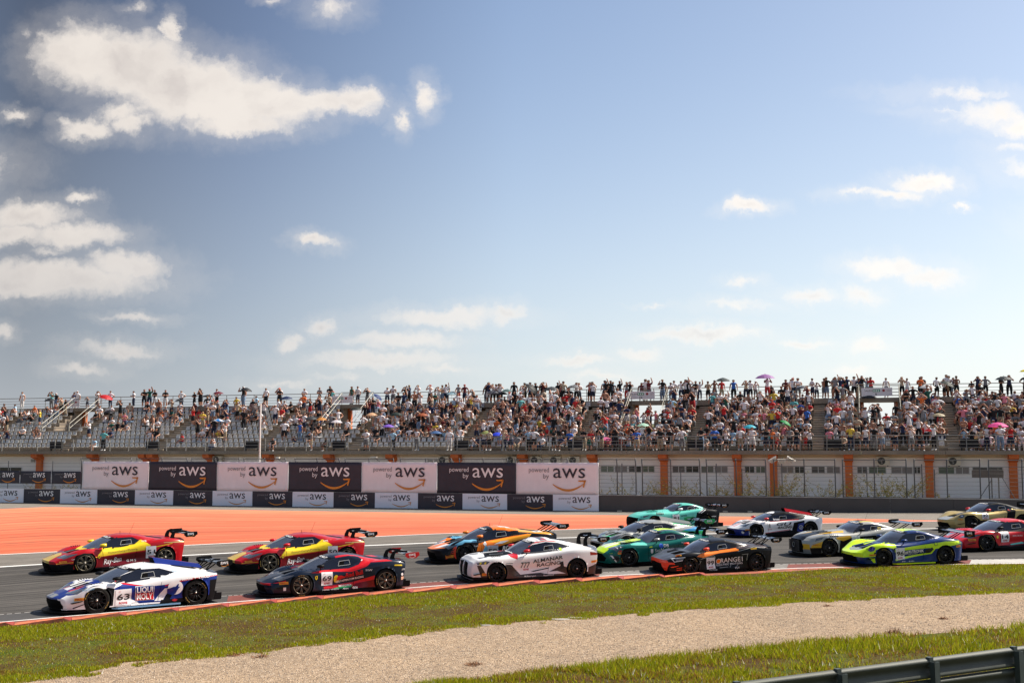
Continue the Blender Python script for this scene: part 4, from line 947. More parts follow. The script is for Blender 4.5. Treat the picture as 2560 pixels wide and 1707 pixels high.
def cv(pts):
    """smooth curve through points (Catmull-Rom resampled)"""
    P = np.array(pts, float); xs = []; ys = []
    n = len(P); m = np.zeros(n); h = np.diff(P[:, 0]); d = np.diff(P[:, 1]) / h
    m[1:-1] = (d[:-1]*h[1:] + d[1:]*h[:-1]) / (h[1:]+h[:-1]); m[0] = d[0]; m[-1] = d[-1]
    def f(x):
        x = np.clip(x, P[0, 0], P[-1, 0]); i = np.clip(np.searchsorted(P[:, 0], x) - 1, 0, n-2)
        t = (x-P[i, 0])/h[i]; t2 = t*t; t3 = t2*t
        return (2*t3-3*t2+1)*P[i, 1] + (t3-2*t2+t)*h[i]*m[i] + (-2*t3+3*t2)*P[i+1, 1] + (t3-t2)*h[i]*m[i+1]
    return f
TYPES = {
 'ferrari': dict(wz=-.07, wb=2.66, nose=-1.14, tail=3.44, hood=[(-1.1,.46),(-.8,.57),(-.4,.67),(0,.74),(.4,.80),(1.0,.84),(2.0,.90),(2.5,.93),(3.0,.93),(3.5,.88)],
   roof=[(-.2,.62),(.06,.74),(.45,.94),(.85,1.10),(1.15,1.165),(1.45,1.18),(1.8,1.15),(2.2,1.06),(2.7,.96),(3.1,.90)], fender=[(-1.1,.44),(-.7,.58),(-.35,.72),(0,.785),(.4,.765),(.9,.73),(1.3,.745),(1.8,.84),(2.3,.94),(2.65,.97),(3.1,.94),(3.5,.86)],
   width=[(-1.1,.86),(-.6,.95),(0,1.0),(.5,.96),(.9,.92),(1.5,.92),(1.95,.97),(2.6,1.02),(3.2,.99),(3.5,.93)], ws=(.08,.92), win=[(.42,.77),(.75,.97),(1.05,1.08),(1.62,1.08),(1.84,.96),(1.65,.83),(1.2,.77)], gb=.80, bow=.34, bowt=.12),
 'lambo': dict(wb=2.645, nose=-1.04, tail=3.36, hood=[(-1.05,.44),(-.7,.56),(-.2,.70),(.2,.80),(.6,.86),(2.0,.90),(2.8,.88),(3.45,.84)],
   roof=[(-.28,.60),(-.02,.72),(.42,.93),(.85,1.09),(1.2,1.155),(1.55,1.17),(1.9,1.13),(2.4,1.03),(3.0,.92),(3.4,.86)], fender=[(-1.05,.42),(-.7,.55),(-.3,.70),(.05,.765),(.4,.74),(1.0,.71),(1.6,.78),(2.2,.85),(2.65,.88),(3.1,.86),(3.45,.82)],
   width=[(-1.05,.84),(-.6,.95),(0,1.0),(.5,.96),(.9,.92),(1.5,.93),(2.0,.98),(2.6,1.02),(3.1,1.0),(3.45,.94)], ws=(.0,.92), win=[(.26,.74),(.75,.94),(1.12,1.05),(1.72,1.05),(2.12,.92),(1.75,.81),(.8,.73)], gb=.80, bow=.36, bowt=.10, scoop=True),
 'bmw': dict(wb=2.917, nose=-.95, tail=3.84, hood=[(-.95,.74),(-.8,.83),(-.4,.88),(.3,.93),(.7,.96),(2,.98),(3.2,1.02),(4.05,1.02)],
   roof=[(.3,.80),(.58,.93),(.95,1.14),(1.3,1.30),(1.65,1.37),(2.1,1.375),(2.6,1.29),(3.1,1.14),(3.5,1.05),(3.8,1.02)], fender=[(-.95,.72),(-.7,.80),(-.2,.86),(.3,.875),(1.0,.90),(2,.95),(2.6,1.01),(3.0,1.04),(3.6,1.02),(4.05,.95)],
   width=[(-.95,.88),(-.5,.96),(0,1.02),(.5,.97),(1,.93),(2,.93),(2.4,.97),(2.9,1.03),(3.4,1.0),(4.05,.94)], ws=(.58,1.38), win=[(.78,.90),(1.05,1.06),(1.4,1.21),(1.9,1.28),(2.35,1.23),(2.85,1.07),(2.4,1.0),(1.6,.93)], wz=.08, gb=.82, bow=.10, bowt=.14),
 'aston': dict(wb=2.705, nose=-.98, tail=3.60, hood=[(-1,.54),(-.7,.68),(-.2,.80),(.4,.88),(.8,.92),(2,.92),(3,.94),(3.65,.96)],
   roof=[(.3,.76),(.60,.88),(.95,1.08),(1.25,1.21),(1.6,1.265),(2.0,1.25),(2.5,1.13),(3.0,1.0),(3.6,.95)], fender=[(-1,.50),(-.6,.68),(-.2,.80),(.1,.835),(.6,.82),(1.2,.83),(1.9,.88),(2.5,.95),(3.0,.96),(3.6,.92)],
   width=[(-1,.86),(-.5,.96),(0,1.01),(.5,.96),(1,.92),(1.8,.92),(2.2,.97),(2.7,1.02),(3.2,.99),(3.6,.93)], ws=(.60,1.30), win=[(.76,.86),(1.05,1.03),(1.35,1.14),(1.8,1.17),(2.4,1.02),(2.1,.93),(1.4,.87)], gb=.81, bow=.32, bowt=.12),
 'amg': dict(wb=2.665, nose=-1.0, tail=3.62, hood=[(-1.0,.66),(-.75,.76),(-.2,.86),(.5,.93),(1.0,.96),(2,.96),(3,.92),(3.65,.88)],
   roof=[(.6,.80),(.86,.93),(1.15,1.10),(1.45,1.22),(1.8,1.27),(2.2,1.24),(2.6,1.13),(3.1,.97),(3.6,.88)], fender=[(-1.0,.62),(-.7,.73),(-.2,.84),(.1,.865),(.7,.85),(1.4,.85),(2.0,.90),(2.5,.96),(2.9,.96),(3.3,.92),(3.65,.85)],
   width=[(-1,.88),(-.5,.97),(0,1.02),(.5,.96),(1,.92),(1.8,.92),(2.2,.97),(2.7,1.02),(3.2,.99),(3.65,.92)], ws=(.86,1.52), win=[(1.04,.90),(1.32,1.06),(1.65,1.16),(2.1,1.16),(2.65,1.0),(2.5,.95),(1.8,.91)], gb=.80, bow=.30, bowt=.16),
 'audi': dict(wb=2.70, nose=-1.04, tail=3.46, hood=[(-1,.58),(-.6,.69),(-.1,.79),(.4,.86),(1,.90),(2,.92),(3,.93),(3.6,.90)],
   roof=[(-.1,.70),(.15,.82),(.55,1.03),(.9,1.17),(1.25,1.22),(1.6,1.215),(2.1,1.12),(2.7,1.0),(3.2,.93)], fender=[(-1,.56),(-.6,.68),(-.2,.79),(.1,.82),(.6,.79),(1.1,.79),(1.7,.84),(2.3,.92),(2.7,.95),(3.1,.93),(3.6,.87)],
   width=[(-1,.90),(-.6,.96),(0,1.01),(.5,.96),(.9,.92),(1.6,.93),(2.0,.97),(2.7,1.02),(3.2,1.0),(3.6,.94)], ws=(.15,.98), win=[(.52,.82),(.80,1.0),(1.15,1.11),(1.6,1.10),(1.78,.98),(1.72,.86),(1.1,.84)], gb=.80, bow=.24, bowt=.10),
 'porsche': dict(wb=2.507, nose=-1.02, tail=3.45, hood=[(-1.05,.50),(-.7,.60),(-.2,.70),(.2,.80),(.6,.88),(2,.94),(3,.90),(3.5,.84)],
   roof=[(.1,.72),(.34,.84),(.7,1.06),(1.05,1.22),(1.45,1.275),(1.9,1.23),(2.4,1.09),(2.9,.95),(3.4,.84)], fender=[(-1.05,.50),(-.75,.64),(-.35,.81),(0,.855),(.4,.82),(1.0,.80),(1.6,.83),(2.1,.92),(2.5,.96),(2.9,.93),(3.45,.80)],
   width=[(-1.05,.86),(-.6,.96),(0,1.01),(.5,.95),(.9,.91),(1.5,.92),(1.9,.98),(2.5,1.03),(3.0,1.0),(3.45,.90)], ws=(.34,1.12), win=[(.56,.86),(.85,1.05),(1.15,1.16),(1.65,1.17),(2.2,1.02),(2.35,.93),(1.6,.87)], gb=.79, bow=.34, bowt=.2),
 'mclaren': dict(wb=2.67, nose=-1.06, tail=3.45, hood=[(-1.1,.47),(-.7,.58),(-.2,.69),(.2,.77),(.6,.82),(2,.88),(2.8,.92),(3.5,.86)],
   roof=[(-.25,.60),(.0,.71),(.45,.95),(.85,1.11),(1.25,1.175),(1.65,1.14),(2.2,1.04),(2.9,.94),(3.4,.86)], fender=[(-1.1,.45),(-.7,.58),(-.3,.74),(.05,.80),(.5,.76),(1.0,.73),(1.5,.79),(2.1,.90),(2.6,.95),(3.0,.92),(3.45,.84)],
   width=[(-1.1,.88),(-.6,.96),(0,1.01),(.5,.95),(.9,.91),(1.5,.93),(2.0,.98),(2.6,1.02),(3.1,1.0),(3.45,.92)], ws=(.02,.90), win=[(.42,.77),(.75,.97),(1.1,1.07),(1.5,1.05),(1.8,.97),(1.65,.85),(1.1,.78)], gb=.80, bow=.36, bowt=.12),
}
WR = .345
def smin(a, b, k): h = np.clip(.5+.5*(b-a)/k, 0, 1); return b*(1-h)+a*h - k*h*(1-h)
def shell(T):
    """one closed-looking car skin from its profiles: returns verts, quads, face info"""
    hood, roof, fend, wid = cv(T['hood']), cv(T['roof']), cv(T['fender']), cv(T['width']); wb = T['wb']
    nx, ny, K = 150, 30, 15
    xs = np.linspace(T['nose'], T['tail'], nx); z0 = .13
    t = np.linspace(-1, 1, 2*ny+1); t = np.sign(t)*(1-(1-np.abs(t))**1.15)
    W = wid(xs)[:, None]; Y = W*t[None, :]; X = np.repeat(xs[:, None], 2*ny+1, 1); A = np.abs(Y)
    hc, fc = hood(X), fend(X)
    q = sst(.30, .80, A/W); deck = hc*(1-q)+fc*q
    deck -= .035*np.exp(-((A/W-.45)/.16)**2)*np.exp(-((X-.0)/.75)**2)        # hollow between bonnet and wing
    r = .13; e = np.clip((A-(W-r))/r, 0, 1); deck -= r*(1-np.sqrt(np.clip(1-e**2, 0, 1)))
    xe = np.where(X < 1.6, X-.26*(A/.8)**2, X+.10*(A/.8)**2)
    F = roof(xe)-.035*(A/.6)**2; F = np.where(xe < T['roof'][0][0], -1, F)
    gb = T['gb']*(1-.10*sst(.3, -.2, X)-.42*sst(1.9, 3.3, X)); zb = (hood(X)*.3+fend(X)*.7)-.02
    S = zb+(gb-A)*1.95-.9*np.clip(gb-A-.15, 0, 1)**2*0
    G = smin(F, S, .045); ztop = np.maximum(deck, G); isg = G > deck+.010
    V = []; idx_top = np.arange(nx*(2*ny+1)).reshape(nx, 2*ny+1); V.append(np.stack([X, Y, ztop], 2).reshape(-1, 3))
    base = nx*(2*ny+1); side_idx = {}
    info_x = []
    for sg, col in ((-1, 0), (1, 2*ny)):
        zt = ztop[:, col][:, None]; k = np.linspace(0, 1, K+1)[None, :-1]; Z = z0+(zt-z0)*k; Xs = np.repeat(xs[:, None], K, 1)
        w = wid(xs)[:, None]
        # sides: slight barrel, waist crease between the wheels, tuck at the sill
        mid = np.exp(-((Xs-wb*.5)/(wb*.27))**4); rel = (Z-z0)/(zt-z0)
        yy = w - .02*(1-rel)*0 + .012*np.sin(np.pi*rel) - mid*(.055*np.exp(-((rel-.45)/.22)**2)) + mid*.03*sst(.25, .0, rel)
        V.append(np.stack([Xs, sg*yy, Z], 2).reshape(-1, 3)); side_idx[sg] = base+np.arange(nx*K).reshape(nx, K); base += nx*K
    Fq = []; reg = []
    a = idx_top; f = np.stack([a[:-1, :-1], a[1:, :-1], a[1:, 1:], a[:-1, 1:]], 2).reshape(-1, 4); Fq.append(f); reg += [0]*len(f)
    for sg, col in ((-1, 0), (1, 2*ny)):
        c = np.concatenate([side_idx[sg], idx_top[:, col][:, None]], 1)
        f = np.stack([c[:-1, :-1], c[1:, :-1], c[1:, 1:], c[:-1, 1:]], 2).reshape(-1, 4)
        if sg > 0: f = f[:, ::-1]
        Fq.append(f); reg += [1]*len(f)
    # front and rear caps
    for st, rg in ((0, 2), (nx-1, 3)):
        cols = []; 
        for j in range(2*ny+1):
            if j == 0: cols.append(list(side_idx[-1][st])+[idx_top[st, 0]]); continue
            if j == 2*ny: cols.append(list(side_idx[1][st])+[idx_top[st, -1]]); continue
            zt = ztop[st, j]; zz = z0+(zt-z0)*np.linspace(0, 1, K+1)[:-1]
            V.append(np.stack([np.full(K, xs[st]), np.full(K, Y[st, j]), zz], 1)); cols.append(list(range(base, base+K))+[idx_top[st, j]]); base += K
        c = np.array(cols); f = np.stack([c[:-1, :-1], c[1:, :-1], c[1:, 1:], c[:-1, 1:]], 2).reshape(-1, 4)
        if rg == 2: f = f[:, ::-1]
        Fq.append(f); reg += [rg]*len(f)
    V = np.concatenate(V); Fq = np.concatenate(Fq); reg = np.array(reg)
    # glass masks evaluated on the top grid
    def fc4(M): return (M[:-1, :-1]+M[1:, :-1]+M[1:, 1:]+M[:-1, 1:])/4
    nt = (nx-1)*2*ny; part = np.zeros(len(Fq), int); gm = fc4(isg.astype(float)).ravel() > .6; Ff, Sf, xef, Xf, Af = [fc4(M).ravel() for M in (F, S, xe, X, A)]; Zf = fc4(ztop).ravel()
    ws0, ws1 = T['ws']
    scr = gm & (Ff < Sf-.045) & (xef > ws0) & (xef < ws1); part[:nt][scr] = 1
    part[:nt][scr & (xef > ws1-.15)] = 5
    sw = gm & (Af > .44) & pip(T['win'], Xf, Zf) & (Xf < 3.2) & ~scr; part[:nt][sw] = 2
    xr = Xf; rw = gm & (Ff < Sf-.06) & (Xf > 2.15) & (Xf < 2.85) & (Af < .42); part[:nt][rw] = 3
    pil = gm & ~scr & ~sw & (Xf < 2.2); part[:nt][pil & (Ff > Sf-.045) & (Xf > ws0) & (Xf < T['win'][2][0]+.1) & (Zf < T['win'][2][1]+.02)] = 4    # dark pillar zone
    # arch cut-out and snap to the circle
    RA = .385
    for xw in (0, wb):
        dx, dz = V[:, 0]-xw, V[:, 2]-.345; d = np.hypot(dx, dz); sidev = np.abs(V[:, 1]) > .6
        m = sidev & (np.abs(d-RA) < .030) & (d > 1e-6); m[:nx*(2*ny+1)] = False
        V[m, 0] = xw+dx[m]*RA/d[m]; V[m, 2] = .345+dz[m]*RA/d[m]
    C = V[Fq].mean(1)
    cut = np.zeros(len(Fq), bool)
    for xw in (0, wb): cut |= (reg == 1) & (np.hypot(C[:, 0]-xw, C[:, 2]-.345) < RA-.004)
    P0 = V.copy()
    return P0, Fq, reg, part, cut, np.concatenate([gm, np.zeros(len(Fq)-len(gm), bool)]), scr
def deform(T, P0):
    V = P0.copy()
    # plan curvature of nose and tail, raked nose profile
    yr = np.clip(np.abs(V[:, 1])/.95, 0, 1.1); n0, t0 = T['nose'], T['tail']
    V[:, 0] += T['bow']*yr**2.4*np.clip((n0+.95-P0[:, 0])/.95, 0, 1)**1.6
    V[:, 0] -= T['bowt']*yr**2.4*np.clip((P0[:, 0]-(t0-.6))/.6, 0, 1)**1.5
    near = np.clip((n0+.25-P0[:, 0])/.25, 0, 1); zr = P0[:, 2]
    V[:, 0] += near*(.05*((zr-.42)/.25)**2*(zr > .42) - .0 + .06*np.clip((.30-zr)/.17, 0, 1))
    neart = np.clip((P0[:, 0]-(t0-.25))/.25, 0, 1); V[:, 0] -= neart*(.10*np.clip((.75-zr)/.6, 0, 1))
    return V
_sh = {}
def get_shell(t):
    if t not in _sh: _sh[t] = shell(TYPES[t])
    return _sh[t]

def sub_mesh(name, V, F, mats, mi, smooth=True):
    flat = np.array([i for f in F for i in f]); u, inv = np.unique(flat, return_inverse=True); out = []; k = 0
    for f in F: out.append(inv[k:k+len(f)].tolist()); k += len(f)
    return np_mesh(name, V[u], out, mats, mi, smooth)
def carve(T, base, cuts):
    """split the skin's faces along the outlines of the paint scheme so that colours meet in clean lines
    cuts: (view, polygon, region test) with view 'xz', 'xy' (both flanks) or 'yz' (both flanks)"""
    P0, Fq, reg, part, cut, gm, scr = base
    bm = bmesh.new(); vs = [bm.verts.new(p) for p in P0.tolist()]; l1, l2, l3, l4 = [bm.faces.layers.int.new(n) for n in ('reg', 'part', 'cut', 'gm')]
    for i, f in enumerate(Fq.tolist()):
        try: q = bm.faces.new([vs[k] for k in f])
        except ValueError: continue
        q[l1] = int(reg[i]); q[l2] = int(part[i]); q[l3] = int(cut[i]); q[l4] = int(gm[i])
    dead = [f for f in bm.faces if f[l3]]; bmesh.ops.delete(bm, geom=dead, context='FACES')
    for view, poly, rt in cuts:
        for sg in ((1,) if view == 'xz' else (1, -1)):
            a, b = {'xz': (0, 2), 'xy': (0, 1), 'yz': (1, 2)}[view]
            pts = [(p[0]*(sg if view == 'yz' else 1), p[1]*(sg if view == 'xy' else 1)) for p in poly]
            fl = list(bm.faces); cen = np.array([f.calc_center_median() for f in fl]); rg = np.array([f[l1] for f in fl]); ok = rt(rg, cen)
            keep = [f for f, o in zip(fl, ok) if o]; cc = cen[ok][:, [a, b]]
            for k in range(len(pts)):
                p, q = np.array(pts[k], float), np.array(pts[(k+1) % len(pts)], float); d = q-p; Ln = np.linalg.norm(d)
                if Ln < 1e-4 or not len(cc): continue
                d /= Ln; n = np.array([-d[1], d[0]]); r = cc-p; near = (np.abs(r@n) < .045) & (r@d > -.03) & (r@d < Ln+.03)
                fs = [keep[i] for i in np.nonzero(near)[0] if keep[i].is_valid]
                if not fs: continue
                no = [0, 0, 0]; no[a], no[b] = n; co = [0, 0, 0]; co[a], co[b] = p
                gset = set(fs); es = {e for f in fs for e in f.edges}; vv = {v for f in fs for v in f.verts}
                r_ = bmesh.ops.bisect_plane(bm, geom=list(gset)+list(es)+list(vv), plane_co=co, plane_no=no, dist=1e-4)
                nf = [g for g in r_['geom'] if isinstance(g, bmesh.types.BMFace) and g not in gset]
                if nf: keep += nf; cc = np.concatenate([cc, np.array([[f.calc_center_median()[a], f.calc_center_median()[b]] for f in nf])])
    bm.verts.ensure_lookup_table(); bm.verts.index_update()
    P = np.array([v.co[:] for v in bm.verts]); F = [[v.index for v in f.verts] for f in bm.faces]; C = np.array([f.calc_center_median()[:] for f in bm.faces])
    A = [np.array([f[l] for f in bm.faces]) for l in (l1, l2, l4)]; bm.free()
    return P, F, C, A[0], A[1], A[2].astype(bool)

class Decaler:
    """lays flat lettering and patches on the camera-facing flank of a car"""
    def __init__(s, V, F, parent, y0=-3): s.bvh = BVHTree.FromPolygons([tuple(v) for v in V], [tuple(int(i) for i in f) for f in F]); s.parent = parent
    def side(s, name, V2, T, m, off=.006, label=None):
        bm = bmesh.new(); vs = [bm.verts.new((a, 0, b)) for a, b in V2]
        for t in T:
            try: bm.faces.new([vs[i] for i in t])
            except ValueError: pass
        for _ in range(3):
            ed = [e for e in bm.edges if e.calc_length() > .06]
            if not ed: break
            bmesh.ops.subdivide_edges(bm, edges=ed, cuts=1); bmesh.ops.triangulate(bm, faces=[f for f in bm.faces if len(f.verts) > 4])
        for v in bm.verts:
            h = s.bvh.ray_cast(Vector((v.co.x, -3, v.co.z)), Vector((0, 1, 0)))
            y = h[0].y if h[0] is not None and h[0].y < -.4 else -.93
            v.co.y = y-off*1.5
        me = bpy.data.meshes.new(name); bm.to_mesh(me); bm.free(); me.materials.append(m)
        o = link(name, me, s.parent)
        if label: o['label'] = label
        return o
    def text(s, name, body, x, z, h, m, w=None, bold=0, shear=0, rot=0, off=.010):
        V, T = text_mesh(body, bold, shear)
        if not len(V): return
        sx = h if w is None else w/V[:, 0].max(); a, b = V[:, 0]*sx, V[:, 1]*h; c, sn = math.cos(rot), math.sin(rot)
        return s.side(name, np.stack([x+a*c-b*sn, z+a*sn+b*c], 1), T, m, off)
    def poly(s, name, pts, m, off=.006, label=None):
        n = len(pts); bm = bmesh.new(); vs = [bm.verts.new((p[0], p[1], 0)) for p in pts]; bm.faces.new(vs); bmesh.ops.triangulate(bm, faces=bm.faces)
        T = [[v.index for v in f.verts] for f in bm.faces] if bm.verts.index_update() is None else []
        bm.free(); return s.side(name, pts, T, m, off, label)
    def plate(s, x, z, num, w=.42, h=.46, rot=0, pale=None):
        c, sn = math.cos(rot), math.sin(rot); Q = lambda a, b: (x+a*c-b*sn, z+a*sn+b*c)
        p = s.poly('number_panel', [Q(0, 0), Q(w, 0), Q(w, h), Q(0, h)], pale or mat('plate_white', (.74, .72, .72), .4, var=.03), .006)
        nw = w*.82 if len(num) > 1 else w*.22
        x0, z0 = Q((w-nw)/2, h*.34); s.text('race_number', num, x0, z0, h*.36, mat('ink_black', (.008, .008, .010), .5, var=0), w=nw, bold=.022, rot=rot, off=.011)
        x0, z0 = Q(w*.24, h*.08); s.text('lettering', 'ROWE', x0, z0, h*.13, mat('ink_red', (.45, .01, .02), .5, var=0), w=w*.52, bold=.03, rot=rot, off=.011)
        x0, z0 = Q(w*.2, h*.83); s.text('lettering', 'GT', x0, z0, h*.08, mat('ink_red', (.45, .01, .02), .5, var=0), rot=rot, off=.011)
    def pirelli(s, x, z, w=.34, h=.10, rot=0):
        c, sn = math.cos(rot), math.sin(rot); Q = lambda a, b: (x+a*c-b*sn, z+a*sn+b*c)
        s.poly('tyre_brand_plate', [Q(0, 0), Q(w, 0), Q(w, h), Q(0, h)], mat('plate_amber', (.85, .42, .02), .4, var=0))
        a, b = Q(w*.08, h*.2); s.text('lettering', 'PIRELLI', a, b, h*.6, mat('ink_red_dark', (.55, .03, .01), .5, var=0), w=w*.84, bold=.03, rot=rot)

# wheels: shared meshes
def wheel_meshes():
    out = {}
    mb = MB(); r = WR; mb.lathe([(.235, -.155), (.262, -.165), (.30, -.163), (.33, -.148), (r, -.115), (r, .115), (.33, .148), (.30, .163), (.235, .155)], (0, 0, 0), 1, 40)
    out['tyre'] = mb.mesh('tyre', M_TYRE, True)
    mb = MB()
    for a0, a1, rr in ((.35, 1.05, .300), (math.pi+.35, math.pi+1.05, .300)):
        n = 12; pts = [(math.cos(a0+(a1-a0)*k/n), math.sin(a0+(a1-a0)*k/n)) for k in range(n+1)]
        vs = [(p[0]*(rr-.008), -.1655, p[1]*(rr-.008)) for p in pts]+[(p[0]*(rr+.008), -.166, p[1]*(rr+.008)) for p in pts]
        mb.add(vs, [(k, k+1, n+2+k, n+1+k) for k in range(0, n, 2)]+[(k, k+1, n+2+k, n+1+k) for k in range(1, n, 4)])
    out['tlet'] = mb.mesh('tyre_lettering', M_TLET)
    for key, m, ns, tw in (('b', M_RIMB, 12, .016), ('z', M_RIMZ, 7, .020), ('g', mat('rim_dark', (.03, .03, .03), .35, metal=.5, var=.1), 10, .018)):
        mb = MB(); mb.lathe([(.250, -.158), (.252, -.168), (.243, -.170), (.232, -.150), (.226, -.02)], (0, 0, 0), 1, 40)
        for k in range(ns):
            for dlt in ((-.12, .12) if key == 'z' else (0,)):
                a = 2*math.pi*k/ns+.2; p0 = Vector((math.cos(a)*.05, -.125, math.sin(a)*.05)); a2 = a+dlt; p1 = Vector((math.cos(a2)*.238, -.160, math.sin(a2)*.238))
                mb.tube([p0, (p0+p1)/2+Vector((0, .012, 0)), p1], [tw*.9, tw*.75, tw*.8], 4)
        mb.lathe([(.001, -.150), (.045, -.148), (.065, -.120), (.07, -.06)], (0, 0, 0), 1, 16)
        out['rim'+key] = mb.mesh('rim', m, True)
    mb = MB(); mb.lathe([(.001, -.050), (.185, -.050), (.185, -.03)], (0, 0, 0), 1, 28); out['disc'] = mb.mesh('brake_disc', M_DISC, True)
    mb = MB(); mb.lathe([(.001, -.175), (.022, -.172), (.026, -.150)], (0, 0, 0), 1, 10); out['nut'] = mb.mesh('wheel_nut', M_NUT, True)
    return out
WM = wheel_meshes()

def swan_wing(T, root, style, aws_mat, end_mat, zt):
    """rear wing: plane, end plates, supports"""
    xt = T['tail']; dz = cv(T['hood'])(xt-.45); xw = xt-.06; zw = max(1.07, float(dz)+.21)+T.get('wz', 0); sp = .93
    if style == 'high': zw += .10
    prof = [(0, .0), (.04, .022), (.14, .030), (.26, .015), (.34, .045), (.34, .037), (.25, -.005), (.12, -.012), (.03, -.010)]
    prof = [(xw+a, zw+b) for a, b in prof]
    mb = MB(); mb.prism(prof, 1, -sp, sp); mb.obj('wing_plane', mat('wing_grey', (.05, .052, .055), .25, coat=1, var=.3, scale=3), root, False)
    for sg in (-1, 1):
        e = [(xw-.04, zw+.065), (xw+.10, zw+.085), (xw+.40, zw+.085), (xw+.42, zw-.01), (xw+.30, zw-.10), (xw+.02, zw-.09), (xw-.06, zw-.02)]
        if style == 'box': e = [(xw-.04, zw+.10), (xw+.40, zw+.10), (xw+.40, zw-.14), (xw-.04, zw-.14)]
        mb = MB(); mb.prism(e, 1, sg*sp-.008, sg*sp+.008); p = mb.obj('end_plate', end_mat, root)
        if sg < 0:
            q = MB(); place_text(q, 'aws', xw+.06, zw-.02, .10, 0, .02, width=.22, y=sg*sp-.011); q.obj('lettering', M_INKW, p)
            q = MB(); swoosh(q, xw+.07, xw+.29, zw-.035, .045, 0, sg*sp-.011); q.obj('smile_arrow', aws_mat, p)
        # support under or over the plane
        ys = sg*.36
        if style in ('swan', 'high'):
            _p = [(xt-.62, dz-.03), (xt-.60, zw-.02), (xt-.50, zw+.085), (xw+.05, zw+.10), (xw+.16, zw+.075)]
            mb = MB()
            poly = [(xt-.46, dz-.08), (xt-.43, zw-.05), (xt-.36, zw+.08), (xt-.22, zw+.135), (xw+.20, zw+.09), (xw+.20, zw+.03), (xt-.18, zw+.065), (xt-.27, zw+.02), (xt-.30, zw-.08), (xt-.26, dz-.08)]
            mb.prism(poly, 1, ys-.012, ys+.012); mb.obj('wing_support', M_CARB, root)
        elif style == 'truss':
            mb = MB()
            for (a, b) in (((xt-.60, dz-.05), (xw+.02, zw+.02)), ((xt-.30, dz-.05), (xw+.02, zw+.02)), ((xt-.60, dz-.05), (xt-.30, dz+.10)), ((xt-.30, dz-.05), (xw+.20, zw+.02))): mb.tube([(a[0], ys, a[1]), (b[0], ys, b[1])], .018, 5)
            mb.obj('wing_support', M_CARB, root)
            mb = MB(); mb.prism([(xw-.08, zw+.01), (xw+.06, zw+.10), (xw+.24, zw+.09), (xw+.24, zw+.05), (xw+.06, zw+.05)], 1, ys-.012, ys+.012); mb.obj('wing_bracket', M_CARB, root)
        else:
            mb = MB()
            for (a, b) in (((xt-.55, dz-.06), (xw+.05, zw)), ((xt-.38, dz-.06), (xw+.20, zw))): mb.tube([(a[0], ys, a[1]), (b[0], ys, b[1])], .020, 5)
            mb.obj('wing_support', M_CARB, root)

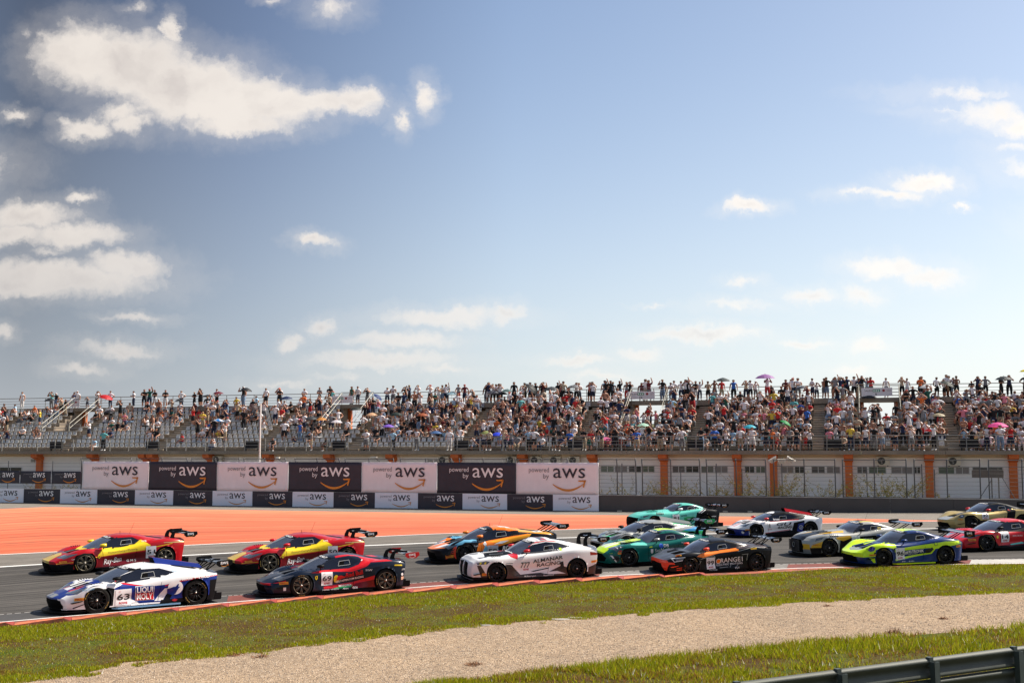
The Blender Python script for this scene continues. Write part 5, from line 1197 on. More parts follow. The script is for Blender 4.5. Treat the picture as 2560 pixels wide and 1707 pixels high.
def car(name, typ, A, Bp, livery, label, rim='b', wing='swan', endm='black', mirror='black', extra=None, scale=None, aws=None, rimcol=None, screen_band='black'):
    """A, Bp: ground points under the near-side front and rear tyres"""
    T = TYPES[typ]; A = Vector(A); Bp = Vector(Bp); L_ = (Bp-A).length; sc = scale or L_/T['wb']
    ex = (Bp-A).normalized(); h = Vector((-ex.y, ex.x, 0)).normalized(); P = (A+Bp)/2
    g = float(ground_z(P.x+h.x, P.y+h.y))-float(ground_z(P.x, P.y)); ey = Vector((h.x, h.y, g)).normalized(); ez = ex.cross(ey).normalized(); ey = ez.cross(ex)
    O = A+ey*(.85*sc); M = Matrix((ex, ey, ez)).transposed().to_4x4() @ Matrix.Scale(sc, 4); M.translation = O
    root = empty(name, mw=M, label=label, cat='race car', group='race cars in the pack')
    sidet = lambda rg, c: ((rg == 1) | (rg == 0)) & (np.abs(c[:, 1]) > .46); topt = lambda rg, c: rg == 0; frt = lambda rg, c: rg == 2; rrt = lambda rg, c: rg == 3; anyt = lambda rg, c: rg != 2
    cuts = []
    for rule in livery['rules']: cuts.append(({'S': 'xz', 'A': 'xz', 'T': 'xy', 'G': 'xy', 'F': 'yz', 'R': 'yz'}[rule[0]], rule[1], {'S': sidet, 'A': anyt, 'T': topt, 'G': topt, 'F': frt, 'R': rrt}[rule[0]]))
    for poly in livery.get('grille', [[(0, .16), (.62, .16), (.55, .36), (0, .40)]]): cuts.append(('yz', poly, frt))
    if livery.get('lamp'): cuts.append(('xz', livery['lamp'], sidet))
    if livery.get('tail'): cuts.append(('xz', livery['tail'], sidet))
    cuts.append(('xz', T['win'], sidet)); cuts.append(('xz', livery.get('door', [(.62, .20), (1.62, .20), (1.72, .70), (1.66, 1.2), (.9, 1.2), (.58, .70)]), sidet))
    P0, F, C, reg, part, gmk = carve(T, get_shell(typ), cuts); V = deform(T, P0); absy = np.abs(C[:, 1]); pal = [livery['base']]; cut = np.zeros(len(F), bool)
    part = np.where(part == 2, 0, part); part = np.where(gmk & (absy > .44) & pip(T['win'], C[:, 0], C[:, 2]) & (C[:, 0] < 3.2) & ((part == 0) | (part == 4)), 2, part)
    colr = np.zeros(len(F), int)
    def ci(c):
        if c not in pal: pal.append(c)
        return pal.index(c)
    front = reg == 2; rear = reg == 3
    for rule in livery['rules']:
        vw, poly, c = rule[:3]
        if vw == 'S': m = pip(poly, C[:, 0], C[:, 2]) & ((absy > .50) | (reg == 1)) & ~front & ~rear
        elif vw == 'A': m = pip(poly, C[:, 0], C[:, 2]) & ~front
        elif vw == 'T': m = pip(poly, C[:, 0], absy) & (reg == 0)
        elif vw == 'F': m = pip(poly, absy, C[:, 2]) & front
        elif vw == 'R': m = pip(poly, absy, C[:, 2]) & rear
        elif vw == 'G': m = (part == 0) & (reg == 0) & pip(poly, C[:, 0], absy) & (C[:, 2] > 1.0)
        colr[m] = ci(c)
    pilm = (part == 4)
    if livery.get('pillar'): colr[pilm] = ci(livery['pillar'])
    grille = np.zeros(len(F), bool)
    for poly in livery.get('grille', [[(0, .16), (.62, .16), (.55, .36), (0, .40)]]): grille |= pip(poly, absy, C[:, 2]) & front
    lampm = np.zeros(len(F), bool)
    if livery.get('lamp'): lampm = pip(livery['lamp'], C[:, 0], C[:, 2]) & (absy > .45) & (C[:, 0] < .2) & ~cut
    tailm = rear & pip([(.55, .62), (.95, .60), (.95, .74), (.55, .74)], absy, C[:, 2])
    if livery.get('tail'): tailm |= pip(livery['tail'], C[:, 0], C[:, 2]) & (reg == 1)
    door = pip(livery.get('door', [(.62, .20), (1.62, .20), (1.72, .70), (1.66, 1.2), (.9, 1.2), (.58, .70)]), C[:, 0], C[:, 2]) & (part == 0) & (absy > .42) & ((reg == 1) | (absy > .5))
    live = ~cut; mats = [PAL[c] for c in pal]
    def emit(nm, msk, ms=None, mi=None, par=None):
        msk = msk & live
        if not msk.any(): return None
        return link(nm, sub_mesh(nm, V, [F[i] for i in np.nonzero(msk)[0]], ms or mats, colr[msk] if ms is None else (mi if mi is not None else np.zeros(msk.sum(), int))), par or root)
    glass = np.isin(part, (1, 2, 3, 5)); special = glass | grille | lampm | tailm
    emit('body', ~special & ~door); 
    for sg in (-1, 1): emit('door', door & ~special & (C[:, 1]*sg > 0))
    emit('windscreen', part == 1, [M_GLASSF]); emit('sun_strip', part == 5, [PAL[screen_band]]); emit('rear_window', part == 3, [M_CARB])
    for sg in (-1, 1):
        emit('side_window', (part == 2) & (C[:, 1]*sg > 0), [M_GLASSS]); emit('headlight', lampm & (C[:, 1]*sg > 0), [M_LAMP]); emit('tail_light', tailm & (C[:, 1]*sg > 0), [M_TAIL])
    emit('front_grille', grille & ~lampm, [M_MESH])
    D = Decaler(V, [F[i] for i in np.nonzero(~rear)[0]], root)
    # arch liners and underside
    wb = T['wb']
    for xw in (0, wb):
        for sg in (-1, 1):
            mb = MB(); n = 20; R_ = .392; vs = []
            for k in range(n+1):
                a = math.pi*(-.12+1.24*k/n)
                for y in (.52, .975): vs.append((xw+math.cos(a)*R_, sg*y, .345+math.sin(a)*R_))
            mb.add(vs, [(2*k, 2*k+1, 2*k+3, 2*k+2) for k in range(n)])
            mb.add([(xw+math.cos(2*math.pi*k/16)*R_, sg*.52, .345+math.sin(2*math.pi*k/16)*R_) for k in range(16)], [tuple(range(16))])
            mb.obj('arch_liner', M_ARCH, root)
    mb = MB(); mb.box(T['nose']+.25, T['tail']-.2, -.80, .80, .075, .128); mb.obj('underfloor', M_ARCH, root)
    # splitter: follows the plan of the nose
    n = 16; ou = []; inn = []
    for k in range(n+1):
        y = -.97+1.94*k/n; yr = abs(y)/.95; x = T['nose']+T['bow']*min(yr, 1.05)**2.4; ou.append((x-.13+.04*yr, y)); inn.append((x+.40, y))
    mb = MB(); mb.prism(ou+inn[::-1], 2, .075, .100); mb.obj('splitter', M_CARB, root)
    for sg in (-1, 1):
        mb = MB(); mb.prism([(.42, sg*.86), (wb-.42, sg*.88), (wb-.42, sg*1.0), (.55, sg*.985)], 2, .07, .11); mb.obj('side_skirt', PAL[livery.get('skirt', 'black')], root)
        mb = MB(); mb.prism([(T['nose']+T['bow']+.04, .30), (T['nose']+T['bow']+.30, .34), (T['nose']+T['bow']+.32, .36), (T['nose']+T['bow']+.02, .32)], 1, sg*.93, sg*1.03); mb.obj('dive_plane', PAL[livery.get('dive', 'black')], root)
        # mirror: arm and housing
        xm = T['ws'][0]+.52; zm = float(cv(T['fender'])(xm))+.10
        mb = MB(); mb.tube([(xm+.04, sg*.80, zm-.12), (xm, sg*.93, zm+.02)], .018, 5)
        o = mb.obj('mirror', M_CARB, root)
        mb = MB(); mb.lathe([(.001, -.13), (.036, -.10), (.054, -.02), (.056, .09), (.001, .10)], (xm, sg*.97, zm+.04), 0, 10)
        me = mb.mesh('mirror_housing', PAL[mirror], True)
        for v in me.vertices: v.co.y = sg*.97+(v.co.y-sg*.97)*1.5
        link('mirror_housing', me, o)
    # diffuser, rear bumper fins
    xt = T['tail']; mb = MB(); mb.box(xt-.30, xt+.06, -.82, .82, .09, .13); mb.obj('diffuser', M_CARB, root)
    for y in (-.82, -.4, 0, .4, .82): mb = MB(); mb.box(xt-.32, xt+.07, y-.01, y+.01, .131, .28); mb.obj('diffuser_fin', M_CARB, root)
    # hood vents: dark recessed patches with a lip
    for sg in (-1, 1):
        hv = T['hood']; x0, x1 = (-.45, -.05) if typ not in ('bmw', 'amg', 'aston') else (-.15, .35)
        if typ == 'porsche': x0, x1 = -.55, -.15
        pts = [(x0, .12), (x1, .10), (x1+.05, .40), (x0+.05, .34)]; vs = []
        bv = D.bvh
        for (x, y) in pts:
            hh = bv.ray_cast(Vector((x, sg*y, 3)), Vector((0, 0, -1))); vs.append((x, sg*y, hh[0].z+.008))
        mb = MB(); mb.add(vs, [(0, 1, 2, 3) if sg > 0 else (3, 2, 1, 0)]); mb.obj('bonnet_vent', M_MESH, root)
        mb = MB(); lip = [(vs[3][0], vs[3][1], vs[3][2]), (vs[2][0], vs[2][1], vs[2][2]), (vs[2][0], vs[2][1]+.012*sg, vs[2][2]+.03), (vs[3][0], vs[3][1]+.012*sg, vs[3][2]+.03)]
        mb.add(lip, [(0, 1, 2, 3)]); mb.obj('vent_lip', mats[0], root)
        # louvres over the front wheels
        mb = MB()
        for j in range(5):
            x = -.12+j*.07; q = []
            for (a, b) in ((x, .66), (x+.035, .66), (x+.045, .86), (x+.01, .86)):
                hh = bv.ray_cast(Vector((a, sg*b, 3)), Vector((0, 0, -1))); q.append((a, sg*b, (hh[0].z if hh[0] else .8)+.006))
            mb.add(q, [(0, 1, 2, 3)])
        mb.obj('wheel_louvre', M_MESH, root)
    # roof aerials
    mb = MB(); xr = T['roof'][len(T['roof'])//2][0]; zr = float(cv(T['roof'])(xr))
    mb.tube([(xr+.25, .1, zr-.05), (xr+.42, .1, zr+.34)], .004, 3); mb.obj('aerial', M_CARB, root)
    mb = MB(); mb.tube([(xr-.1, -.05, zr-.03), (xr-.10, -.05, zr+.09)], .007, 4); mb.obj('aerial', M_CARB, root)
    # window net frame and driver behind the side glass edge
    wc = np.array(T['win']).mean(0)
    fr = [(wc[0]-.02, wc[1]-.075), (wc[0]+.36, wc[1]-.05), (wc[0]+.34, wc[1]+.085), (wc[0]+.03, wc[1]+.06)]
    for k in range(4):
        a, b = fr[k], fr[(k+1) % 4]; d = Vector((b[0]-a[0], b[1]-a[1])).normalized(); nn = (-d.y*.005, d.x*.005)
        D.poly('window_frame', [(a[0]-nn[0], a[1]-nn[1]), (b[0]-nn[0], b[1]-nn[1]), (b[0]+nn[0], b[1]+nn[1]), (a[0]+nn[0], a[1]+nn[1])], M_CAGE, .006)
    D.poly('window_opening', [(fr[0][0]+.02, fr[0][1]+.02), (fr[0][0]+.19, fr[0][1]+.03), (fr[0][0]+.20, fr[3][1]+.0), (fr[0][0]+.05, fr[3][1]-.01)], M_MESH, .004)
    # wheels
    for xw, nm in ((0, 'f'), (wb, 'r')):
        for sg in (-1, 1):
            yw = sg*.845; w = link('rim', WM['rim'+rim], root); w.name = 'wheel'; w.location = (xw, yw, WR); w.rotation_euler = (0, random.random()*6, 0 if sg < 0 else math.pi)
            for k in ('tyre', 'tlet', 'disc', 'nut'):
                c = link({'tlet': 'tyre_lettering', 'disc': 'brake_disc', 'nut': 'wheel_nut'}.get(k, k), WM[k], w)
            if rimcol: pass
    # door shut line
    dp = livery.get('door', [(.62, .20), (1.62, .20), (1.72, .70), (1.66, 1.2), (.9, 1.2), (.58, .70)])
    for k in range(len(dp)):
        a, b = dp[k], dp[(k+1) % len(dp)]
        if max(a[1], b[1]) > .75: continue
        d = Vector((b[0]-a[0], b[1]-a[1])).normalized(); nn = (-d.y*.004, d.x*.004)
        D.poly('door_gap', [(a[0]-nn[0], a[1]-nn[1]), (b[0]-nn[0], b[1]-nn[1]), (b[0]+nn[0], b[1]+nn[1]), (a[0]+nn[0], a[1]+nn[1])], M_ARCH, .004)
    swan_wing(T, root, wing, aws or mat('aws_smile', (.80, .30, .05), .5, var=0), PAL[endm], 0)
    if T.get('scoop'):
        mb = MB(); z = float(cv(T['roof'])(1.75)); mb.add([(1.72, -.26, z), (1.72, .26, z), (1.66, .22, z+.16), (1.66, -.22, z+.16), (3.1, -.10, .93), (3.1, .10, .93), (3.0, .08, 1.05), (3.0, -.08, 1.05)], [(3, 2, 6, 7), (0, 3, 7, 4), (1, 5, 6, 2), (4, 7, 6, 5)])
        mb.obj('roof_scoop', PAL[livery.get('scoop', livery['base'])], root); q = MB(); q.add([(1.71, -.24, z+.01), (1.71, .24, z+.01), (1.655, .20, z+.145), (1.655, -.20, z+.145)], [(0, 1, 2, 3)]); q.obj('scoop_mouth', M_MESH, root)
    # white lettering blocks on the sun strip
    ws1 = T['ws'][1]; q = MB(); place_text(q, 'GT WORLD', 0, 0, .10, 0, .03, width=.86); V2 = np.array(q.v)
    if len(V2):
        out = []
        for v in V2:
            y = (.43-v[0])*-1; y = -.43+v[0]; xe_ = ws1-.115+v[2]*.9; x = xe_+.26*(abs(y)/.8)**2
            hh = D.bvh.ray_cast(Vector((x, -y*-1, 3)), Vector((0, 0, -1))); out.append((x, y, (hh[0].z if hh[0] else 1.1)+.006))
        # read from the front: mirror so that the text runs left to right for a viewer before the car
        out = [(a, -b, c) for a, b, c in out]
        q.v = out; q.obj('strip_lettering', M_INKW, root)
    if extra: extra(D, root, T)
    return root
BLK = [('S', [(-2, 0), (6, 0), (6, .17), (-2, .17)], 'black'), ('R', [(0, 0), (1.1, 0), (1.1, .55), (0, .58)], 'black')]
INK_W = M_INKW; INK_B = mat('ink_black', (.008, .008, .010), .5, var=0); INK_R = mat('ink_red', (.45, .01, .02), .5, var=0)
def gp(x, y): return ground_at(x, y)

# ---- 51 and 50: red and yellow sisters
ferr51 = dict(base='red', pillar='black', skirt='black', lamp=[(-.80, .50), (-.28, .63), (-.22, .67), (-.45, .66), (-.86, .55)],
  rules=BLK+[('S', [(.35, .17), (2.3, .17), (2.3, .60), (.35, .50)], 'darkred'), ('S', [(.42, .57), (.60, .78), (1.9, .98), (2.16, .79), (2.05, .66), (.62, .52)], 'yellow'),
   ('S', [(1.55, .84), (2.2, .72), (2.9, .82), (2.9, .80), (2.2, .69)], 'yellow'), ('S', [(.35, .50), (2.1, .64), (2.1, .655), (.35, .52)], 'amber'),
   ('T', [(-1.2, 0), (-.55, 0), (-.62, .30), (-1.2, .52)], 'nosegold'), ('T', [(-.25, 0), (.15, 0), (.55, .62), (.25, .66), (-.15, .35)], 'yellow'), ('T', [(-.55, 0), (-.12, 0), (-.05, .38), (-.45, .34)], 'grey'),
   ('S', [(2.6, .86), (3.6, .86), (3.6, .80), (2.6, .84)], 'gold'), ('F', [(0, .36), (.55, .36), (.5, .6), (0, .6)], 'nosegold'), ('F', [(0, 0), (1.1, 0), (1.1, .34), (0, .36)], 'black'), ('S', [(-1.3, .12), (-.4, .12), (-.38, .34), (-1.3, .34)], 'black'), ('S', [(-1.3, .345), (-.40, .385), (-.40, .40), (-1.3, .365)], 'amber')])
def ex51(num):
    def f(D, root, T):
        D.plate(2.0, .36, num, .33, .40, -.02); D.text('sponsor_lettering', 'Ray-Ban', .62, .25, .17, INK_W, w=.60, shear=.4, rot=.10); D.text('sponsor_lettering', 'G M S', 1.38, .28, .075, INK_W, w=.30)
        D.text('team_lettering', 'Francorchamps Motors', .78, .60, .065, INK_B, w=.92, rot=.07); D.pirelli(-.78, .38, .22, .06, .05); D.text('sponsor_lettering', 'CetFilar', -.42, .47, .045, INK_W, rot=.05)
        D.poly('shield_emblem', [(.42, .56), (.50, .57), (.50, .49), (.46, .46), (.42, .49)], PAL['yellow']); D.poly('shield_figure', [(.445, .55), (.475, .54), (.48, .50), (.455, .48)], INK_B, .012)
        D.poly('sponsor_shield', [(2.12, .20), (2.24, .20), (2.20, .12), (2.16, .10)], INK_W); D.text('sponsor_lettering', 'OMR', 1.90, .90, .055, INK_W, w=.17); D.text('sponsor_lettering', 'Cetilar', .8, .12, .04, INK_W)
    return f
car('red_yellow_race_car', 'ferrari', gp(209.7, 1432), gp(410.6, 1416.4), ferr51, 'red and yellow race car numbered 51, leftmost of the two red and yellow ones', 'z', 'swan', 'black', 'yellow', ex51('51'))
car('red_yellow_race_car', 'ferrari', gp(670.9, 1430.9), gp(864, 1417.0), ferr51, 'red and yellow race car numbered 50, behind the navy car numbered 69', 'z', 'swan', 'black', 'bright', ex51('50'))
# ---- 69: navy with red
l69 = dict(base='navy', pillar='black', lamp=[(-.80, .50), (-.28, .63), (-.22, .67), (-.45, .66), (-.86, .55)],
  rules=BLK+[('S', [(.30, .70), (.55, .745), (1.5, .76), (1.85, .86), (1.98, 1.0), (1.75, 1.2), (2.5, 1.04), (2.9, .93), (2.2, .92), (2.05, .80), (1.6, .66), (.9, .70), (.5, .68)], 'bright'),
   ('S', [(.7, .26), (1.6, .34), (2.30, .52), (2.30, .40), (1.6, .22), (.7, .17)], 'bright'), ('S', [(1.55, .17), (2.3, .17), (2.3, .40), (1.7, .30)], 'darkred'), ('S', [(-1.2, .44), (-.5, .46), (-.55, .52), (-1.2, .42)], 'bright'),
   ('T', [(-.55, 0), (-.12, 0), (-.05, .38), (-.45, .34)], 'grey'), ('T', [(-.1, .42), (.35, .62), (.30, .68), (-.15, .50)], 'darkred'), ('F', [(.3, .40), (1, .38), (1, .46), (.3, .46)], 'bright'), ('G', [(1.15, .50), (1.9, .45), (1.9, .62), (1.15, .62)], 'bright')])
def ex69(D, root, T):
    D.plate(.62, .30, '69', .36, .40, -.02)
    D.poly('yellow_sun_disc', [(1.10+.085*math.cos(a), .47+.12*math.sin(a)) for a in np.linspace(0, 6.28, 17)[:-1]], PAL['yellow']); D.poly('red_bull_figure', [(1.10, .42), (1.20, .44), (1.28, .48), (1.38, .50), (1.40, .58), (1.36, .53), (1.26, .57), (1.15, .56), (1.12, .50)], PAL['bright'], .012)
    D.text('sponsor_lettering', 'Red Bull', 1.42, .50, .13, PAL['bright'], w=.52, bold=.03, rot=.16); D.text('team_lettering', 'VERSTAPPEN.COM RACING', 1.08, .345, .055, INK_W, w=.88, rot=.15, bold=.02)
    D.text('sponsor_lettering', 'MOTOREX', 1.18, .225, .05, INK_W, w=.40, rot=.06, bold=.02); D.poly('green_flash', [(.98, .20), (1.62, .27), (1.55, .20), (1.05, .175)], PAL['lgreen'], .004)
    D.text('sponsor_lettering', 'Allianz', 1.30, .15, .045, INK_W); D.text('sponsor_lettering', 'GOI', 1.60, .15, .06, INK_W, bold=.02); D.text('sponsor_lettering', 'MAHLE  WURTH', .66, .15, .035, INK_W, w=.50)
    D.pirelli(-.66, .40, .26, .075, .04); D.text('sponsor_lettering', 'Allianz', -.30, .46, .05, INK_W, rot=.04); D.poly('shield_emblem', [(.42, .60), (.50, .61), (.50, .52), (.46, .48), (.42, .52)], PAL['yellow']); D.poly('shield_figure', [(.445, .59), (.475, .58), (.48, .54), (.455, .51)], INK_B, .012)
    D.poly('white_cross', [(1.93, .99), (1.95, .99), (1.95, 1.01), (1.98, 1.01), (1.98, .98), (1.95, .96), (1.93, .96)], INK_W); D.text('mountain_mark', 'MW', 2.02, .66, .06, INK_W, w=.2); D.poly('yellow_plate', [(2.95, .82), (3.2, .80), (3.2, .76), (2.93, .78)], PAL['yellow']); D.text('sponsor_lettering', '//M', 3.18, .62, .06, INK_W)
    D.poly('white_badge', [(3.2+.04*math.cos(a), .50+.045*math.sin(a)) for a in np.linspace(0, 6.28, 13)[:-1]], INK_W); D.poly('peach_badge', [(3.16, .43), (3.25, .43), (3.25, .33), (3.16, .33)], mat('badge_peach', (.75, .45, .30), .5, var=0)); D.poly('white_badge', [(-.55, .32), (-.47, .32), (-.47, .22), (-.55, .22)], INK_W)
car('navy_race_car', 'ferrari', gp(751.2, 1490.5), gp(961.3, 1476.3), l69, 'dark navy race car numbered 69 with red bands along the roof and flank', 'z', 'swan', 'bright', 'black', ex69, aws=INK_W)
# ---- 63: white and blue
l63 = dict(base='white', pillar='black', skirt='paleblue', scoop='blue', lamp=[(-.62, .53), (-.30, .66), (-.22, .70), (-.42, .66), (-.75, .54)], grille=[[(0, .16), (.80, .16), (.70, .38), (0, .40)]],
  rules=[('S', [(.46, .17), (.46, .62), (.72, .72), (1.35, .60), (1.82, .62), (2.3, .70), (3.6, .78), (3.6, .17)], 'blue'), ('S', [(.42, .17), (.42, .58), (.92, .58), (.92, .30), (1.10, .20), (1.10, .17)], 'white'),
   ('S', [(.62, .745), (.72, .745), (1.40, .60), (1.30, .595), (.72, .70)], 'bright'), ('S', [(1.80, .60), (2.25, .72), (2.9, .775), (3.6, .80), (3.6, .775), (2.9, .75), (2.3, .685), (1.80, .575)], 'bright'),
   ('S', [(1.52, .20), (1.74, .20), (1.95, .52), (1.80, .52)], 'white'), ('S', [(1.74, .17), (1.90, .17), (2.10, .50), (1.96, .54)], 'black'), ('S', [(1.60, .0), (3.6, .0), (3.6, .28), (1.70, .22)], 'black'), ('S', [(-2, 0), (.5, 0), (.5, .14), (-2, .14)], 'black'),
   ('S', [(3.05, .17), (3.6, .17), (3.6, .68), (3.08, .66)], 'black'), ('R', [(0, 0), (1.1, 0), (1.1, .66), (0, .66)], 'black'),
   ('S', [(-1.1, .46), (-.60, .54), (-.35, .67), (-.2, .72), (-1.1, .60)], 'blue'), ('T', [(-1.2, 0), (.2, 0), (.25, .50), (.0, .62), (-.45, .45), (-.85, .70), (-1.2, .70)], 'blue'), ('T', [(-.6, 0), (.1, 0), (.1, .10), (-.6, .22)], 'white'), ('T', [(-.62, .32), (-.22, .38), (-.18, .50), (-.58, .45)], 'bright'), ('T', [(-1.05, .05), (-.85, .05), (-.85, .35), (-1.05, .35)], 'silver'), ('F', [(0, .40), (.6, .40), (.6, .6), (0, .6)], 'blue'), ('F', [(0, 0), (.7, 0), (.62, .40), (0, .40)], 'black'), ('S', [(.30, .17), (.42, .17), (.46, .62), (.28, .66), (.18, .60)], 'black')])
def ex63(D, root, T):
    D.plate(.48, .17, '63', .43, .41, -.02)
    D.poly('logo_frame', [(1.02, .24), (1.52, .24), (1.52, .63), (1.02, .63)], INK_W, .004); D.poly('logo_upper', [(1.035, .44), (1.505, .44), (1.505, .615), (1.035, .615)], PAL['blue'], .012); D.poly('logo_lower', [(1.035, .255), (1.505, .255), (1.505, .435), (1.035, .435)], PAL['bright'], .012)
    D.text('sponsor_lettering', 'LIQUI', 1.06, .455, .145, INK_W, w=.42, bold=.02, off=.019); D.text('sponsor_lettering', 'MOLY', 1.06, .27, .145, INK_W, w=.42, bold=.02, off=.019)
    D.poly('moon_disc', [(2.08+.20*math.cos(a), .53+.19*math.sin(a)) for a in np.linspace(0, 6.28, 25)[:-1]], INK_W)
    D.poly('howling_wolf', [(1.86, .50), (1.95, .52), (2.02, .55), (2.08, .55), (2.15, .63), (2.17, .60), (2.15, .55), (2.20, .54), (2.16, .50), (2.12, .44), (2.08, .36), (2.0, .33), (1.86, .38)], PAL['blue'], .012)
    D.text('team_lettering', 'MOUNTAIN WOLF', 2.25, .705, .055, INK_W, w=.80, bold=.04, shear=.3, rot=.05); D.pirelli(-.56, .36, .27, .08, .03); D.text('sponsor_lettering', 'KRAMSKI', -.36, .60, .05, PAL['paleblue'], rot=.12); D.text('sponsor_lettering', 'KRAMSKI', 2.05, .93, .06, PAL['paleblue'], rot=-.05)
    D.text('sponsor_lettering', 'GRASSER RACING', .75, .125, .04, INK_W, w=.75); D.poly('star_badge', [(1.98, .20), (2.06, .23), (2.14, .20), (2.09, .16), (2.03, .16)], INK_R)
    D.poly('bumper_slash', [(-.60, .19), (-.28, .30), (-.28, .275), (-.58, .165)], INK_B); D.poly('star_badge', [(-.80, .22), (-.72, .22), (-.72, .16), (-.80, .16)], INK_W)
    D.poly('red_driver_tag', [(.50, .80), (.66, .86), (.68, .83), (.52, .77)], INK_W); D.poly('red_driver_tag', [(.50, .80), (.56, .82), (.57, .79), (.52, .77)], INK_R, .012)
car('white_blue_race_car', 'lambo', gp(238.4, 1531.9), gp(485.2, 1510.7), l63, 'white and blue race car numbered 63 at the front left, nearest the camera', 'b', 'truss', 'black', 'black', ex63)
# ---- 777: white with smoke lower body and red pillars
l777 = dict(base='white', pillar='bright', grille=[[(.05, .26), (.50, .24), (.52, .58), (.46, .68), (.08, .72)], [(0, .14), (.9, .14), (.9, .24), (0, .24)]], lamp=[(-.72, .64), (-.35, .66), (-.25, .74), (-.40, .76), (-.78, .70)],
  door=[(.72, .22), (1.85, .22), (2.0, .75), (2.0, 1.4), (1.0, 1.4), (.70, .80)], tail=[(3.46, .78), (4.1, .78), (4.1, .93), (3.44, .93)],
  rules=[('S', [(-2, 0), (6, 0), (6, .22), (-2, .22)], 'black'), ('S', [(.30, .0), (.30, .62), (.52, .60), (.86, .24), (1.9, .28), (2.35, .48), (2.6, .40), (2.7, .0)], 'brown'), ('S', [(1.6, .26), (1.9, .20), (2.5, .20), (2.2, .30)], 'white'),
   ('S', [(3.3, 0), (4.1, 0), (4.1, .55), (3.35, .38)], 'brown'), ('S', [(-.75, .62), (-.60, .62), (-.35, .22), (-.60, .22)], 'brown'), ('S', [(-2, 0), (-.3, 0), (-.3, .22), (-2, .25)], 'black'),
   ('T', [(-.2, 0), (.6, 0), (.7, .5), (.3, .62), (-.3, .5)], 'black'), ('T', [(-.6, .45), (-.25, .50), (-.25, .7), (-.55, .75)], 'graphite'), ('S', [(.50, .86), (.76, .76), (.80, .88), (1.1, 1.08), (.9, 1.04), (.55, .92)], 'bright'),
   ('G', [(1.7, 0), (1.95, 0), (1.95, .6), (1.7, .6)], 'grey'), ('G', [(1.80, .28), (1.95, .28), (1.95, .50), (1.80, .50)], 'bright'), ('A', [(.9, 1.02), (1.4, 1.24), (1.9, 1.31), (2.3, 1.27), (2.3, 1.30), (1.9, 1.335), (1.4, 1.28), (.9, 1.08)], 'bright'), ('R', [(0, 0), (1.1, 0), (1.1, .45), (0, .45)], 'brown')])
def ex777(D, root, T):
    D.text('race_number', '777', .88, .46, .19, INK_B, w=.34, shear=.12, bold=.005); D.text('lettering', 'ROWE', .98, .375, .055, INK_R, w=.20, bold=.03); D.text('team_lettering', 'ALMANAR', 1.33, .60, .12, INK_B, w=1.08, bold=.01, rot=.10, shear=.1); D.text('team_lettering', 'RACING', 1.48, .46, .12, INK_B, w=.85, bold=.01, rot=.08, shear=.1)
    D.poly('lower_flash', [(1.25, .33), (1.9, .42), (1.9, .39), (1.35, .31)], INK_B); D.pirelli(-.52, .27, .24, .085, .03); D.text('sponsor_lettering', 'EIBA', -.22, .34, .05, INK_B); D.pirelli(3.45, .52, .25, .08, .06)
    for x in (-.60, -.44): D.poly('yellow_light', [(x, .66), (x+.05, .66), (x+.08, .73), (x+.02, .73)], mat('light_yellow', (.85, .75, .02), .3, var=0), .012)
    for z in (.46, .56, .64): D.poly('side_louvre', [(.34, z), (.58, z-.01), (.58, z+.012), (.34, z+.02)], INK_B)
    D.poly('rear_intake', [(2.30, .60), (2.42, .62), (2.44, .40), (2.34, .35)], INK_B); D.text('sponsor_lettering', 'M Motorsport', 1.0, .15, .05, INK_W, w=.42); D.text('sponsor_lettering', 'Ravenol', 1.7, .15, .045, INK_W, w=.36); D.poly('yellow_square', [(2.36, .98), (2.46, .98), (2.46, 1.06), (2.36, 1.06)], PAL['lime'])
    D.text('sponsor_lettering', 'ravenol', -.25, .20, .035, INK_W); D.poly('window_lower_band', [(1.15, .93), (2.3, .97), (2.3, 1.01), (1.1, .97)], PAL['grey'])
    mb = MB()
    for sg in (-1, 1): mb.box(T['nose']-.012, T['nose']+.02, sg*.28-.012, sg*.28+.012, .26, .70)
    mb.obj('grille_bar', PAL['grey'], root)
car('white_race_car', 'bmw', gp(1239.7, 1455.6), gp(1439.5, 1444.1), l777, 'white race car numbered 777 with red roof pillars and smoke-brown lower flanks', 'b', 'swan', 'black', 'bright', ex777)
